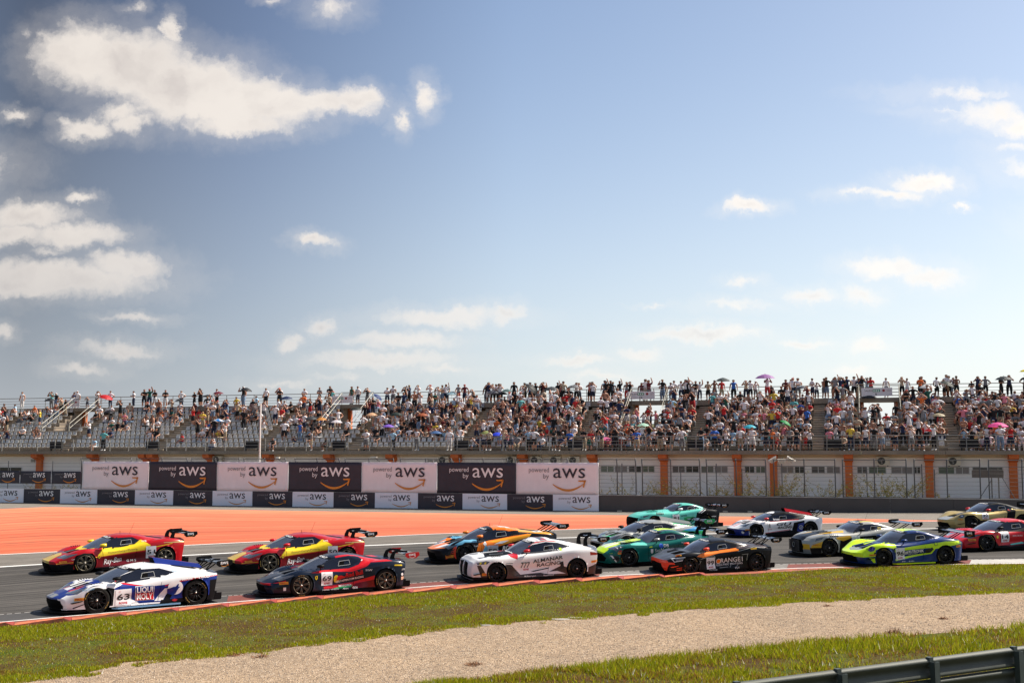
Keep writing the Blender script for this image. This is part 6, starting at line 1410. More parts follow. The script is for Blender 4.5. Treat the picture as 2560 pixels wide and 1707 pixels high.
# ---- 59: orange, black, sky blue
l59 = dict(base='graphite', pillar='black', lamp=[(-.75, .50), (-.35, .60), (-.30, .66), (-.8, .58)],
  rules=BLK+[('S', [(.42, .40), (.50, .66), (.9, .73), (2.3, .92), (2.3, .80), (1.2, .52), (.70, .40)], 'orange'), ('S', [(.9, .70), (2.4, .92), (2.3, .80), (1.4, .58)], 'oyellow'), ('S', [(.55, .17), (.75, .60), (.95, .38), (1.1, .58), (1.25, .38), (1.0, .17)], 'sky'), ('S', [(-.42, .44), (-.40, .66), (0, .80), (.45, .78), (.45, .70), (0, .72)], 'sky'),
   ('S', [(-.95, .17), (-.95, .30), (-.70, .34), (-.42, .60), (-.33, .60), (-.36, .17), (-.5, .28)], 'fluo'), ('T', [(-1.2, 0), (-.3, 0), (0, .5), (-.3, .8), (-.8, .8), (-1.0, .4)], 'orange'), ('T', [(-.95, .25), (-.5, .25), (-.3, .55), (-.7, .6)], 'white'), ('T', [(-.45, .10), (0, .10), (.15, .36), (-.3, .30)], 'black'), ('T', [(-.7, .66), (-.3, .66), (-.2, .8), (-.6, .86)], 'sky'),
   ('G', [(1.1, 0), (2.2, 0), (2.2, .7), (1.1, .7)], 'orange'), ('G', [(1.35, .2), (1.7, .1), (1.8, .4), (1.4, .5)], 'white'), ('A', [(2.0, .98), (3.3, .84), (3.3, .96), (2.0, 1.12)], 'oyellow'), ('T', [(2.5, 0), (3.0, 0), (3.0, .5), (2.6, .6)], 'white')])
def ex59(D, root, T):
    D.plate(.82, .17, '59', .38, .40, 0, mat('plate_grey', (.45, .46, .50), .4, var=0)); D.text('team_lettering', 'ROCKET', 1.35, .38, .14, INK_W, w=.75, bold=.04, shear=.25, rot=.08); D.pirelli(-.66, .22, .25, .09, .02); D.text('sponsor_lettering', 'Road', .32, .56, .05, INK_W)
    D.poly('orange_white_star', [(1.05, .60), (1.30, .70), (1.6, .72), (1.35, .62)], PAL['white']); D.poly('orange_white_star', [(.66, .64), (.74, .72), (.80, .62), (.72, .56)], PAL['white']); D.poly('flame_gap', [(-.60, .40), (-.36, .52), (-.36, .49), (-.58, .36)], INK_B); D.poly('flame_gap', [(-.66, .34), (-.38, .44), (-.38, .41), (-.62, .31)], INK_B)
car('orange_black_race_car', 'mclaren', gp(1160.5, 1407.4), gp(1346, 1398), l59, 'orange, black and sky blue race car numbered 59 behind the white car', 'b', 'box2', 'black', 'orange', ex59)
# ---- green, 3DB
lgr = dict(base='green', pillar='green', lamp=[(-.62, .58), (-.38, .70), (-.2, .76), (-.35, .76), (-.72, .66)], grille=[[(0, .18), (.62, .20), (.74, .34), (.50, .48), (0, .50)]], door=[(.80, .22), (1.85, .22), (1.98, .75), (1.9, 1.3), (1.0, 1.3), (.78, .75)],
  rules=BLK+[('T', [(-1.2, 0), (1.0, 0), (1.0, .26), (-.2, .36), (-.8, .62), (-1.2, .6)], 'lime2'), ('T', [(-.7, .08), (.2, .06), (.2, .20), (-.7, .3)], 'white'), ('T', [(-.2, .40), (.6, .36), (.7, .52), (-.1, .58)], 'black'), ('G', [(1.4, 0), (2.9, 0), (2.9, .28), (1.4, .30)], 'lime2'), ('G', [(1.4, .30), (2.6, .28), (2.6, .48), (1.4, .50)], 'grey'), ('S', [(-.55, .50), (.6, .82), (.6, .74), (.30, .70)], 'green'), ('S', [(.1, .86), (.75, .84), (.75, .76), (.1, .80)], 'mint'), ('F', [(0, .50), (.6, .48), (.7, .6), (0, .6)], 'lime2')])
def exgr(D, root, T):
    D.poly('blue_disc', [(1.30+.085*math.cos(a), .72+.085*math.sin(a)) for a in np.linspace(0, 6.28, 19)[:-1]], mat('logo_blue', (.02, .12, .65), .4, var=0)); D.text('sponsor_lettering', '3', 1.265, .675, .10, PAL['dblue'], off=.013); D.text('sponsor_lettering', 'DB', 1.40, .67, .11, INK_W, bold=.02)
    D.text('sponsor_lettering', 'SeaNet', 1.05, .50, .12, INK_W, w=.50, rot=.04); D.poly('white_shield', [(.88, .62), (.98, .62), (.98, .50), (.93, .44), (.88, .50)], INK_W); D.pirelli(-.42, .48, .24, .07, .02); D.poly('red_plate', [(-.40, .57), (-.10, .58), (-.10, .63), (-.38, .62)], INK_R)
    D.poly('white_hook', [(-.70, .44), (-.62, .44), (-.46, .20), (-.50, .20)], INK_W); D.poly('black_hook', [(-.60, .42), (-.40, .42), (-.36, .24), (-.46, .20)], INK_B); D.poly('lime_mark', [(.84, .72), (.94, .73), (.96, .68), (.82, .67)], PAL['lime2']); D.text('sponsor_lettering', 'prefix', -.70, .50, .03, PAL['lime2']); D.text('sponsor_lettering', 'MV', 2.1, .78, .06, INK_W)
    for x, z in ((-.42, .70), (-.30, .74)): D.poly('lamp_point', [(x+.022*math.cos(a), z+.03*math.sin(a)) for a in np.linspace(0, 6.28, 9)[:-1]], M_LENS, .012)
car('green_race_car', 'aston', gp(1570.2, 1415.5), gp(1741, 1407.6), lgr, 'dark green race car with a lime centre stripe, behind the black and orange car', 'g', 'swan', 'black', 'silver', exgr)
# ---- silver and green wedge half hidden behind it
lsg = dict(base='silver', pillar='black', scoop='silver', lamp=[(-.62, .53), (-.30, .66), (-.22, .70), (-.42, .66), (-.75, .54)], rules=BLK+[('T', [(-.6, .15), (-.05, .10), (.0, .38), (-.5, .42)], 'lgreen'), ('S', [(1.9, .70), (2.5, .80), (3.4, .95), (3.4, .5), (2.2, .6)], 'lgreen'), ('S', [(2.3, .80), (3.4, .95), (3.4, .75), (2.6, .74)], 'cyan'), ('S', [(-1, .40), (-.6, .42), (-.7, .52), (-1, .48)], 'lgreen'), ('A', [(2.0, 1.0), (3.4, .86), (3.4, .98), (2.2, 1.12)], 'lgreen')])
car('silver_green_race_car', 'lambo', gp(1566, 1381.5), gp(1725, 1374.5), lsg, 'silver race car with green and blue tail, mostly hidden behind the dark green car', 'b', 'truss', 'lgreen', 'black', None)
# ---- 99: black with orange
l99 = dict(base='graphite', pillar='black', lamp=[(-.62, .50), (-.22, .56), (-.18, .66), (-.70, .62)], grille=[[(0, .16), (.66, .16), (.50, .42), (0, .46)]],
  rules=BLK+[('S', [(.28, .66), (.40, .74), (.75, .80), (2.0, .90), (2.0, .80), (1.2, .74), (.55, .60)], 'orange'), ('F', [(0, .46), (.95, .40), (.95, .56), (0, .58)], 'fluo'), ('F', [(.62, .16), (.76, .16), (.95, .44), (.50, .46)], 'fluo'), ('S', [(-1.1, .40), (-.72, .40), (-.75, .46), (-1.1, .50)], 'fluo'), ('T', [(-1.2, 0), (.3, 0), (.3, .9), (-.6, .9), (-1.2, .7)], 'grey'), ('T', [(-.4, .08), (0, .08), (.1, .5), (-.35, .42)], 'black'), ('S', [(-.2, .5), (.4, .8), (.2, .85), (-.4, .7)], 'graphite'), ('A', [(1.95, .86), (2.1, 1.15), (3.2, .94), (3.2, .86), (2.3, .88)], 'brown')], dive='fluo')
def ex99(D, root, T):
    D.plate(.68, .17, '99', .36, .42, .03); D.text('sponsor_lettering', 'RANGE1', 1.27, .37, .17, INK_W, w=.86, bold=.005, rot=.06); D.poly('white_ring', [(1.18+.095*math.cos(a), .44+.10*math.sin(a)) for a in np.linspace(0, 6.28, 21)[:-1]], INK_W); D.poly('orange_disc', [(1.18+.075*math.cos(a), .44+.08*math.sin(a)) for a in np.linspace(0, 6.28, 21)[:-1]], PAL['orange'], .012)
    D.text('sponsor_lettering', 'ELECTRIC MOTORS', 1.10, .265, .065, INK_W, w=1.02, rot=.05); D.pirelli(-.56, .69, .24, .06, .12); D.text('sponsor_lettering', 'VALDENSE', .76, .11, .05, INK_W, w=.34); D.text('sponsor_lettering', 'FUT', 1.82, .14, .07, INK_W)
    for (a, b) in (((-.62, .50), (-.22, .56)), ((-.18, .66), (-.70, .62)), ((-.62, .50), (-.70, .62)), ((-.22, .56), (-.18, .66))):
        d = Vector((b[0]-a[0], b[1]-a[1])).normalized(); nn = (-d.y*.012, d.x*.012); D.poly('lamp_outline', [(a[0]-nn[0], a[1]-nn[1]), (b[0]-nn[0], b[1]-nn[1]), (b[0]+nn[0], b[1]+nn[1]), (a[0]+nn[0], a[1]+nn[1])], M_LENS, .012)
    for ln_ in ([(.42, .56), (1.0, .66)], [(2.10, .66), (2.36, .68)], [(2.33, .68), (2.28, .44)], [(1.2, .20), (1.55, .22)], [(1.62, .20), (1.70, .34)], [(1.86, .18), (1.98, .36)], [(.36, .34), (.44, .50)], [(1.95, .78), (2.6, .93)], [(2.6, .93), (3.05, .86)], [(1.0, .66), (1.06, .56)]):
        a, b = ln_; d = Vector((b[0]-a[0], b[1]-a[1])).normalized(); nn = (-d.y*.008, d.x*.008); D.poly('white_line', [(a[0]-nn[0], a[1]-nn[1]), (b[0]-nn[0], b[1]-nn[1]), (b[0]+nn[0], b[1]+nn[1]), (a[0]+nn[0], a[1]+nn[1])], PAL['silver'], .008)
    D.poly('yellow_plate', [(2.45, .88), (2.72, .90), (2.70, .84), (2.48, .83)], PAL['amber'], .008)
    for z in (.20, .27): D.poly('orange_fin_line', [(-.55, z), (-.35, z+.02), (-.16, z+.08), (-.16, z+.06), (-.35, z-.0), (-.55, z-.02)], PAL['fluo'], .012)
car('black_orange_race_car', 'audi', gp(1722.9, 1435), gp(1888.1, 1426.3), l99, 'black race car numbered 99 with orange front bumper and orange mirrors', 'g', 'truss', 'black', 'fluo', ex99)
# ---- 81: mint with black tail
l81 = dict(base='mint', pillar='mint', grille=[[(0, .16), (.8, .16), (.8, .60), (0, .66)]], lamp=[(-.72, .60), (-.40, .68), (-.30, .74), (-.7, .70)], door=[(.95, .22), (1.95, .22), (2.05, .75), (1.95, 1.3), (1.2, 1.3), (.92, .75)],
  rules=BLK+[('S', [(-2, .1), (-.4, .1), (-.4, .52), (-2, .62)], 'black'), ('S', [(2.02, 0), (2.25, .80), (2.9, 1.06), (4, .95), (4, 0)], 'black'), ('A', [(2.75, 1.0), (3.7, .8), (3.7, 1.1), (2.9, 1.2)], 'black'), ('T', [(-.1, .10), (.5, .08), (.6, .35), (0, .4)], 'mint')])
def ex81(D, root, T):
    D.plate(.98, .36, '81', .36, .38); D.text('team_lettering', 'WWR', 1.42, .60, .10, INK_B, w=.32, rot=.05)
    for k in range(6): D.poly('black_louvre', [(.10+k*.07, .74), (.14+k*.07, .74), (.16+k*.07, .86), (.12+k*.07, .86)], INK_B)
    D.poly('white_scribble', [(2.30, .80), (2.62, 1.0), (2.60, .95), (2.36, .78)], INK_W); D.poly('white_scribble', [(2.42, .78), (2.70, .96), (2.70, .92), (2.46, .76)], INK_W); D.text('sponsor_lettering', 'BENDIX', 3.0, .58, .05, INK_W); D.text('sponsor_lettering', 'W', 3.1, .30, .1, INK_W)
car('mint_race_car', 'amg', gp(1634.5, 1324.6), gp(1761, 1321), l81, 'mint green race car numbered 81 with black tail, farthest from the camera at centre', 'b', 'truss', 'black', 'white', ex81)
# ---- 1: white, black and blue
l1 = dict(base='white', pillar='black', scoop='bright', lamp=[(-.62, .53), (-.30, .66), (-.22, .70), (-.42, .66), (-.75, .54)],
  rules=[('S', [(.55, .70), (1.8, .78), (2.2, .80), (2.2, .62), (1.6, .60)], 'white'), ('S', [(.42, .80), (.75, .73), (2.2, .80), (2.6, .92), (2.0, 1.2), (.9, 1.2)], 'black'), ('S', [(.75, .745), (2.1, .81), (2.1, .785), (.75, .715)], 'bright'), ('S', [(1.72, .17), (1.85, .66), (2.35, .76), (2.35, .17)], 'black'), ('S', [(1.96, .17), (2.05, .60), (2.32, .68), (2.32, .17)], 'blue'), ('S', [(.40, 0), (2.3, 0), (2.3, .20), (1.7, .32), (.45, .20)], 'black'), ('S', [(.45, .20), (1.7, .33), (1.7, .355), (.45, .22)], 'bright'),
   ('S', [(-1.2, 0), (-.42, 0), (-.42, .36), (-1.2, .42)], 'blue'), ('F', [(0, 0), (1, 0), (1, .42), (0, .42)], 'blue'), ('T', [(-.9, .12), (.25, .06), (.25, .14), (-.8, .25)], 'bright'), ('T', [(-.5, .2), (-.1, .2), (0, .42), (-.4, .42)], 'black'), ('A', [(1.0, 1.08), (1.9, 1.12), (2.6, .98), (3.3, .86), (3.3, 1.0), (1.6, 1.3)], 'black'), ('R', [(0, 0), (1.1, 0), (1.1, .5), (0, .5)], 'black')])
def ex1(D, root, T):
    D.text('race_number', '1', .66, .46, .17, INK_B, bold=.03); D.text('lettering', 'ROWE', .58, .35, .05, INK_R); D.text('team_lettering', 'GU', 1.02, .54, .14, INK_B, w=.72, bold=.02, shear=.3); D.text('team_lettering', 'RACING', 1.08, .385, .11, INK_B, w=.70, bold=.02, shear=.3, rot=.05); D.text('sponsor_lettering', 'brose', .92, .79, .09, INK_W, w=.30, bold=.03)
    D.poly('white_ring', [(2.17+.095*math.cos(a), .44+.10*math.sin(a)) for a in np.linspace(0, 6.28, 19)[:-1]], INK_W); D.poly('blue_disc', [(2.17+.08*math.cos(a), .44+.085*math.sin(a)) for a in np.linspace(0, 6.28, 19)[:-1]], PAL['blue'], .011); D.text('sponsor_lettering', 'ZF', 2.115, .395, .09, INK_W, w=.11, off=.016)
    D.pirelli(-.52, .34, .24, .075, .02); D.poly('white_ring', [(-.62+.06*math.cos(a), .27+.065*math.sin(a)) for a in np.linspace(0, 6.28, 15)[:-1]], INK_W)
car('white_black_race_car', 'lambo', gp(1888.8, 1343.5), gp(2024.9, 1340), l1, 'white and black race car numbered 1 with blue patches and red mirror', 'b', 'truss', 'black', 'bright', ex1)
# ---- black, silver and yellow coupe
lam = dict(base='silver', pillar='black', grille=[[(0, .16), (.55, .16), (.62, .40), (.48, .66), (0, .66)]], lamp=[(-.72, .60), (-.35, .66), (-.25, .76), (-.6, .72)], door=[(.95, .22), (1.95, .22), (2.05, .75), (1.95, 1.3), (1.2, 1.3), (.92, .75)],
  rules=BLK+[('S', [(-2, 0), (-.38, 0), (-.38, .36), (-2, .36)], 'graphite'), ('S', [(-.95, .36), (-.38, .36), (-.30, .60), (-.9, .46)], 'amber'), ('S', [(.38, .0), (3.2, 0), (3.2, .74), (2.0, .76), (.5, .70)], 'black'), ('S', [(.30, .74), (.9, .78), (1.0, .70), (.62, .58), (.34, .66)], 'amber'), ('T', [(-1.1, 0), (.3, 0), (.3, .26), (-1.1, .60)], 'graphite'), ('T', [(-.6, .50), (.5, .36), (.9, .36), (.8, .60), (.2, .60)], 'amber'), ('G', [(1.6, 0), (3, 0), (3, .26), (1.6, .26)], 'graphite'), ('G', [(1.6, .26), (2.6, .26), (2.6, .46), (1.6, .48)], 'yellow'), ('F', [(.5, .3), (1, .3), (1, .5), (.5, .5)], 'amber')])
def exam(D, root, T):
    D.plate(.98, .40, '48', .34, .36, 0, mat('plate_pale', (.62, .66, .62), .4, var=0)); D.text('sponsor_lettering', 'WINWARD', 1.45, .60, .06, INK_W, w=.4); D.text('tyre_lettering_sticker', 'PIRELLI', -.62, .44, .05, INK_R, w=.26)
    for k in range(5): D.poly('black_louvre', [(.05+k*.08, .76), (.10+k*.08, .76), (.07+k*.08, .85), (.03+k*.08, .85)], INK_B)
    D.poly('yellow_square', [(2.18, .96), (2.32, .96), (2.32, 1.04), (2.18, 1.04)], PAL['yellow']); D.poly('window_opening', [(2.20, .975), (2.30, .975), (2.30, 1.025), (2.20, 1.025)], INK_B, .010)
    q = MB()
    for k in range(-5, 6): q.box(T['nose']-.015, T['nose']+.01, k*.09-.008, k*.09+.008, .20, .62)
    q.obj('grille_bar', PAL['grey'], root); q = MB(); q.lathe([(.085, 0), (.10, -.01), (.10, .01)], (T['nose']-.02, 0, .44), 0, 18); q.obj('grille_star', PAL['silver'], root)
car('silver_yellow_race_car', 'amg', gp(2070, 1390.7), gp(2230, 1384.5), lam, 'silver, black and yellow race car with upright bar grille, behind the lime and blue car', 'g', 'box2', 'black', 'black', exam)
# ---- 96: lime and blue
l96 = dict(base='dblue', pillar='dblue', skirt='lime2', grille=[[(0, .16), (.62, .16), (.62, .34), (.40, .42), (0, .42)]],
  rules=[('S', [(-1.2, .36), (-.40, .40), (-.38, .62), (0, .76), (.40, .66), (.50, .50), (.48, .9), (-1.2, .9)], 'lime2'), ('S', [(-.75, .36), (-.52, .17), (-.40, .17), (-.45, .36)], 'lime2'), ('S', [(.48, .62), (2.5, .86), (3.2, .86), (3.4, .76), (2.8, .70), (2.1, .60), (1.95, .42), (.50, .20), (.50, .28), (1.75, .46), (1.75, .62), (.50, .52)], 'lime2'), ('S', [(.50, .28), (1.78, .45), (1.9, .64), (.5, .54)], 'dblue'),
   ('T', [(-1.2, 0), (-.85, 0), (-.55, .50), (.2, .52), (.55, .70), (.55, 1.1), (-1.2, 1.1)], 'lime2'), ('T', [(-.85, 0), (-.5, 0), (-.45, .42), (-.7, .42)], 'silver'), ('T', [(-.35, .06), (.1, .05), (.15, .32), (-.3, .36)], 'black'), ('T', [(-.05, .30), (.45, .30), (.3, .46), (-.2, .44)], 'lime2'), ('F', [(0, .40), (1, .36), (1, .7), (0, .7)], 'lime2'), ('F', [(.60, .12), (1, .12), (1, .30), (.70, .34)], 'dblue'), ('G', [(1.1, 0), (2.4, 0), (2.4, .34), (1.1, .34)], 'lime2'), ('G', [(1.3, .10), (2.4, .10), (2.4, .24), (1.3, .24)], 'silver'), ('R', [(0, 0), (1.1, 0), (1.1, .5), (0, .5)], 'black')])
def ex96(D, root, T):
    D.plate(.52, .24, '96', .38, .43, .02); D.text('sponsor_lettering', 'RUTRONIK', 1.06, .46, .10, INK_W, w=.60, bold=.03, rot=.06); D.text('sponsor_lettering', 'ELECTRONICS', 1.06, .40, .04, INK_W, rot=.06); D.poly('white_square', [(.93, .42), (1.03, .43), (1.03, .54), (.93, .53)], INK_W); D.poly('square_cross', [(.97, .42), (.985, .42), (.985, .54), (.97, .54)], PAL['dblue'], .012)
    D.pirelli(-.55, .42, .24, .06, .04); D.poly('oval_headlight', [(-.45+.12*math.cos(a)+.03*math.sin(a), .68+.10*math.sin(a)) for a in np.linspace(0, 6.28, 21)[:-1]], mat('lamp_violet', (.03, .02, .16), .1, coat=1, var=.2))
    for dx, dz in ((-.05, -.03), (.03, -.01), (-.02, .03), (.05, .05)): D.poly('lamp_point', [(-.46+dx+.018*math.cos(a), .675+dz+.016*math.sin(a)) for a in np.linspace(0, 6.28, 9)[:-1]], mat('lamp_violet_bright', (.25, .12, .75), .2, var=0), .012)
    D.poly('side_intake', [(1.72, .56), (1.98, .66), (2.02, .58), (1.90, .46), (1.74, .44)], INK_B, .008); D.poly('fender_slot', [(-.38, .46), (-.32, .46), (-.32, .55), (-.38, .55)], INK_B); D.pirelli(2.95, .62, .22, .08, .03); D.text('sponsor_lettering', 'AVIA', .75, .15, .045, INK_W); D.text('sponsor_lettering', 'PICARD', 1.05, .15, .04, INK_W)
    D.poly('round_mark', [(2.12+.07*math.cos(a), .78+.065*math.sin(a)) for a in np.linspace(0, 6.28, 17)[:-1]], PAL['dblue']); D.poly('round_mark', [(2.12+.055*math.cos(a), .78+.05*math.sin(a)) for a in np.linspace(0, 6.28, 17)[:-1]], PAL['lime2'], .012); D.poly('fender_patch', [(.42, .66), (.49, .68), (.48, .52), (.44, .55)], INK_B)
car('lime_blue_race_car', 'porsche', gp(2205.5, 1415.5), gp(2359.6, 1409), l96, 'lime and blue race car numbered 96, rightmost in the near row', 'b', 'box', 'black', 'dblue', ex96)
# ---- gold and black
lgo = dict(base='gold', pillar='black', rules=BLK+[('S', [(.35, .17), (1.9, .17), (1.9, .52), (.35, .45)], 'black'), ('T', [(-.9, 0), (.3, 0), (.4, .34), (-.6, .42)], 'black'), ('S', [(2.3, .2), (3.5, .2), (3.5, .62), (2.4, .66)], 'black'), ('A', [(1.3, 1.0), (2.2, .98), (3.4, .80), (3.4, 1.2), (1.3, 1.4)], 'black'), ('S', [(-.42, 0), (-.42, .62), (-.2, .72), (.1, .70), (.45, .50), (.45, 0)], 'black'), ('T', [(-1.1, 0), (-.6, 0), (-.5, .45), (-1.1, .5)], 'silver'), ('T', [(-.4, .1), (.1, .1), (.2, .4), (-.3, .4)], 'grey'), ('G', [(1, 0), (3, 0), (3, .7), (1, .7)], 'black'), ('S', [(1.65, 0), (1.85, 1.1), (2.2, .9), (2.1, .5), (2.2, 0)], 'black'), ('S', [(.6, .8), (1.8, .98), (1.8, 1.3), (.9, 1.2)], 'black'), ('A', [(2.0, 1.0), (2.6, .9), (3, .9), (2.6, 1.2), (1.8, 1.3)], 'black')])
def exgo(D, root, T):
    D.plate(.55, .52, '22', .34, .30); D.poly('oval_headlight', [(-.45+.11*math.cos(a)+.03*math.sin(a), .68+.09*math.sin(a)) for a in np.linspace(0, 6.28, 21)[:-1]], M_LAMP); D.poly('lamp_point', [(-.45+.05*math.cos(a), .69+.03*math.sin(a)) for a in np.linspace(0, 6.28, 11)[:-1]], M_LENS, .012); D.pirelli(-.62, .50, .2, .06); D.poly('red_ring', [(1.95+.04*math.cos(a), .92+.04*math.sin(a)) for a in np.linspace(0, 6.28, 13)[:-1]], INK_R)
pA = gp(2426.9, 1325.7); dirn = Vector((.993, -.115, .0)); 
def rear_of(p, ang, wbs):
    a = R(ang); q = Vector((p[0]+math.cos(a)*wbs, p[1]+math.sin(a)*wbs, 0)); q.z = float(ground_z(q.x, q.y)); return q
car('gold_black_race_car', 'porsche', pA, rear_of(pA, 6, 2.55), lgo, 'gold and black race car with red mirror at the right edge, behind the red car', 'b', 'box', 'black', 'bright', exgo)
# ---- 14: red and black
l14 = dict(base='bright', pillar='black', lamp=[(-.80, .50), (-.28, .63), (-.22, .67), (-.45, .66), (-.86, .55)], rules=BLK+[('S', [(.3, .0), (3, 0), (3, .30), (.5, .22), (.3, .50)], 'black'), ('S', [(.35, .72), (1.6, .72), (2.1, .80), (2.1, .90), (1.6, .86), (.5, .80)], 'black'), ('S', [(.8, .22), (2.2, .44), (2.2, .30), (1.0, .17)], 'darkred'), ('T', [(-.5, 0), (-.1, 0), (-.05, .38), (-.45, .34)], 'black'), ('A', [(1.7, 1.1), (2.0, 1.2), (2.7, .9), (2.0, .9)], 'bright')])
def ex14(D, root, T):
    D.plate(.62, .34, '14', .36, .40); D.pirelli(-.70, .42, .26, .08, .03); D.text('sponsor_lettering', 'Allianz', -.32, .46, .05, INK_W); D.poly('shield_emblem', [(.42, .60), (.50, .61), (.50, .52), (.46, .48), (.42, .52)], PAL['yellow']); D.text('sponsor_lettering', 'FERRARI CHALLENGE', 1.12, .55, .045, INK_W, w=.4); D.poly('green_flash', [(1.0, .26), (1.5, .33), (1.6, .28), (1.05, .22)], PAL['mint']); D.text('sponsor_lettering', 'GOI', 1.6, .15, .06, INK_W)
p14 = gp(2463.7, 1377.8)
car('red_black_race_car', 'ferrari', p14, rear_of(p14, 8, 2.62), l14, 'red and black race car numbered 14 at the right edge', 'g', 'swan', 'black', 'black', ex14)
# ------------------------------------------------------------------ spectators
POSES = {}
def pose_skeleton(kind):
    """joints for a 1.74 m figure standing at the origin, facing -Y (towards the track)"""
    seated = kind.startswith('sit')
    hz = .50 if seated else .95
    J = {}; E = []
    def j(n, x, y, z, r): J[n] = (x, y, z, r)
    j('pel', 0, 0, hz, .135); lean = -.10 if kind == 'sit_lean' else (.0 if not seated else .02)
    j('bel', 0, lean*.3, hz+.17, .125); j('che', 0, lean*.8, hz+.36, .145); j('upc', 0, lean, hz+.46, .12); j('nec', 0, lean-.01, hz+.555, .052)
    j('chn', 0, lean-.035, hz+.63, .068); j('hea', 0, lean-.025, hz+.715, .098); j('top', 0, lean-.01, hz+.785, .070)
    E += [('pel', 'bel'), ('bel', 'che'), ('che', 'upc'), ('upc', 'nec'), ('nec', 'chn'), ('chn', 'hea'), ('hea', 'top')]
    for s, sg in (('l', -1), ('r', 1)):
        j('sho'+s, sg*.185, lean, hz+.455, .068); E.append(('upc', 'sho'+s)); sh = (sg*.185, lean, hz+.455)
        if kind in ('stand', 'walk'): el, ha = (sg*.25, .03, hz+.19), (sg*.26, -.05, hz-.04)
        elif kind == 'hips': el, ha = (sg*.38, .08, hz+.22), (sg*.19, -.05, hz+.05)
        elif kind == 'folded': el, ha = (sg*.25, -.04, hz+.20), (-sg*.08, -.20, hz+.25)
        elif kind in ('photo', 'sit_photo'): el, ha = (sg*.27, -.20, hz+.30), (sg*.06, -.24, hz+.64)
        elif kind == 'raise': el, ha = ((sg*.26, -.05, hz+.62), (sg*.20, -.10, hz+.90)) if sg > 0 else ((sg*.25, .02, hz+.20), (sg*.22, -.16, hz+.10))
        elif kind == 'both_up': el, ha = (sg*.36, -.02, hz+.55), (sg*.10, -.02, hz+.80)
        elif kind == 'wave': el, ha = ((sg*.28, -.22, hz+.32), (sg*.08, -.26, hz+.60)) if sg < 0 else ((sg*.24, .02, hz+.20), (sg*.26, -.04, hz-.03))
        elif kind == 'lean_rail': el, ha = (sg*.26, -.14, hz+.20), (sg*.10, -.34, hz+.16)
        elif kind == 'sit_lean': el, ha = (sg*.24, -.25, hz+.18), (sg*.10, -.42, hz+.10)
        else: el, ha = (sg*.25, -.04, hz+.20), (sg*.15, -.28, hz+.10)
        j('elb'+s, *el, .046); j('han'+s, *ha, .036); d = Vector(ha)-Vector(el); fi = Vector(ha)+d.normalized()*.10; j('fin'+s, fi.x, fi.y, fi.z, .030)
        E += [('sho'+s, 'elb'+s), ('elb'+s, 'han'+s), ('han'+s, 'fin'+s)]
        j('hip'+s, sg*.095, 0, hz-.06, .098); E.append(('pel', 'hip'+s))
        if seated:
            j('kne'+s, sg*.13, -.44, .50, .066); j('ank'+s, sg*.13, -.42+(.05 if s == 'l' else 0), .09, .042); j('toe'+s, sg*.14, -.56, .04, .040)
        else:
            st = (.12 if s == 'l' else -.12) if kind == 'walk' else 0
            j('kne'+s, sg*.11, -.02+st*.5, .50, .068); j('ank'+s, sg*.115, .02+st, .09, .043); j('toe'+s, sg*.14, -.11+st, .04, .040)
        E += [('hip'+s, 'kne'+s), ('kne'+s, 'ank'+s), ('ank'+s, 'toe'+s)]
    return J, E
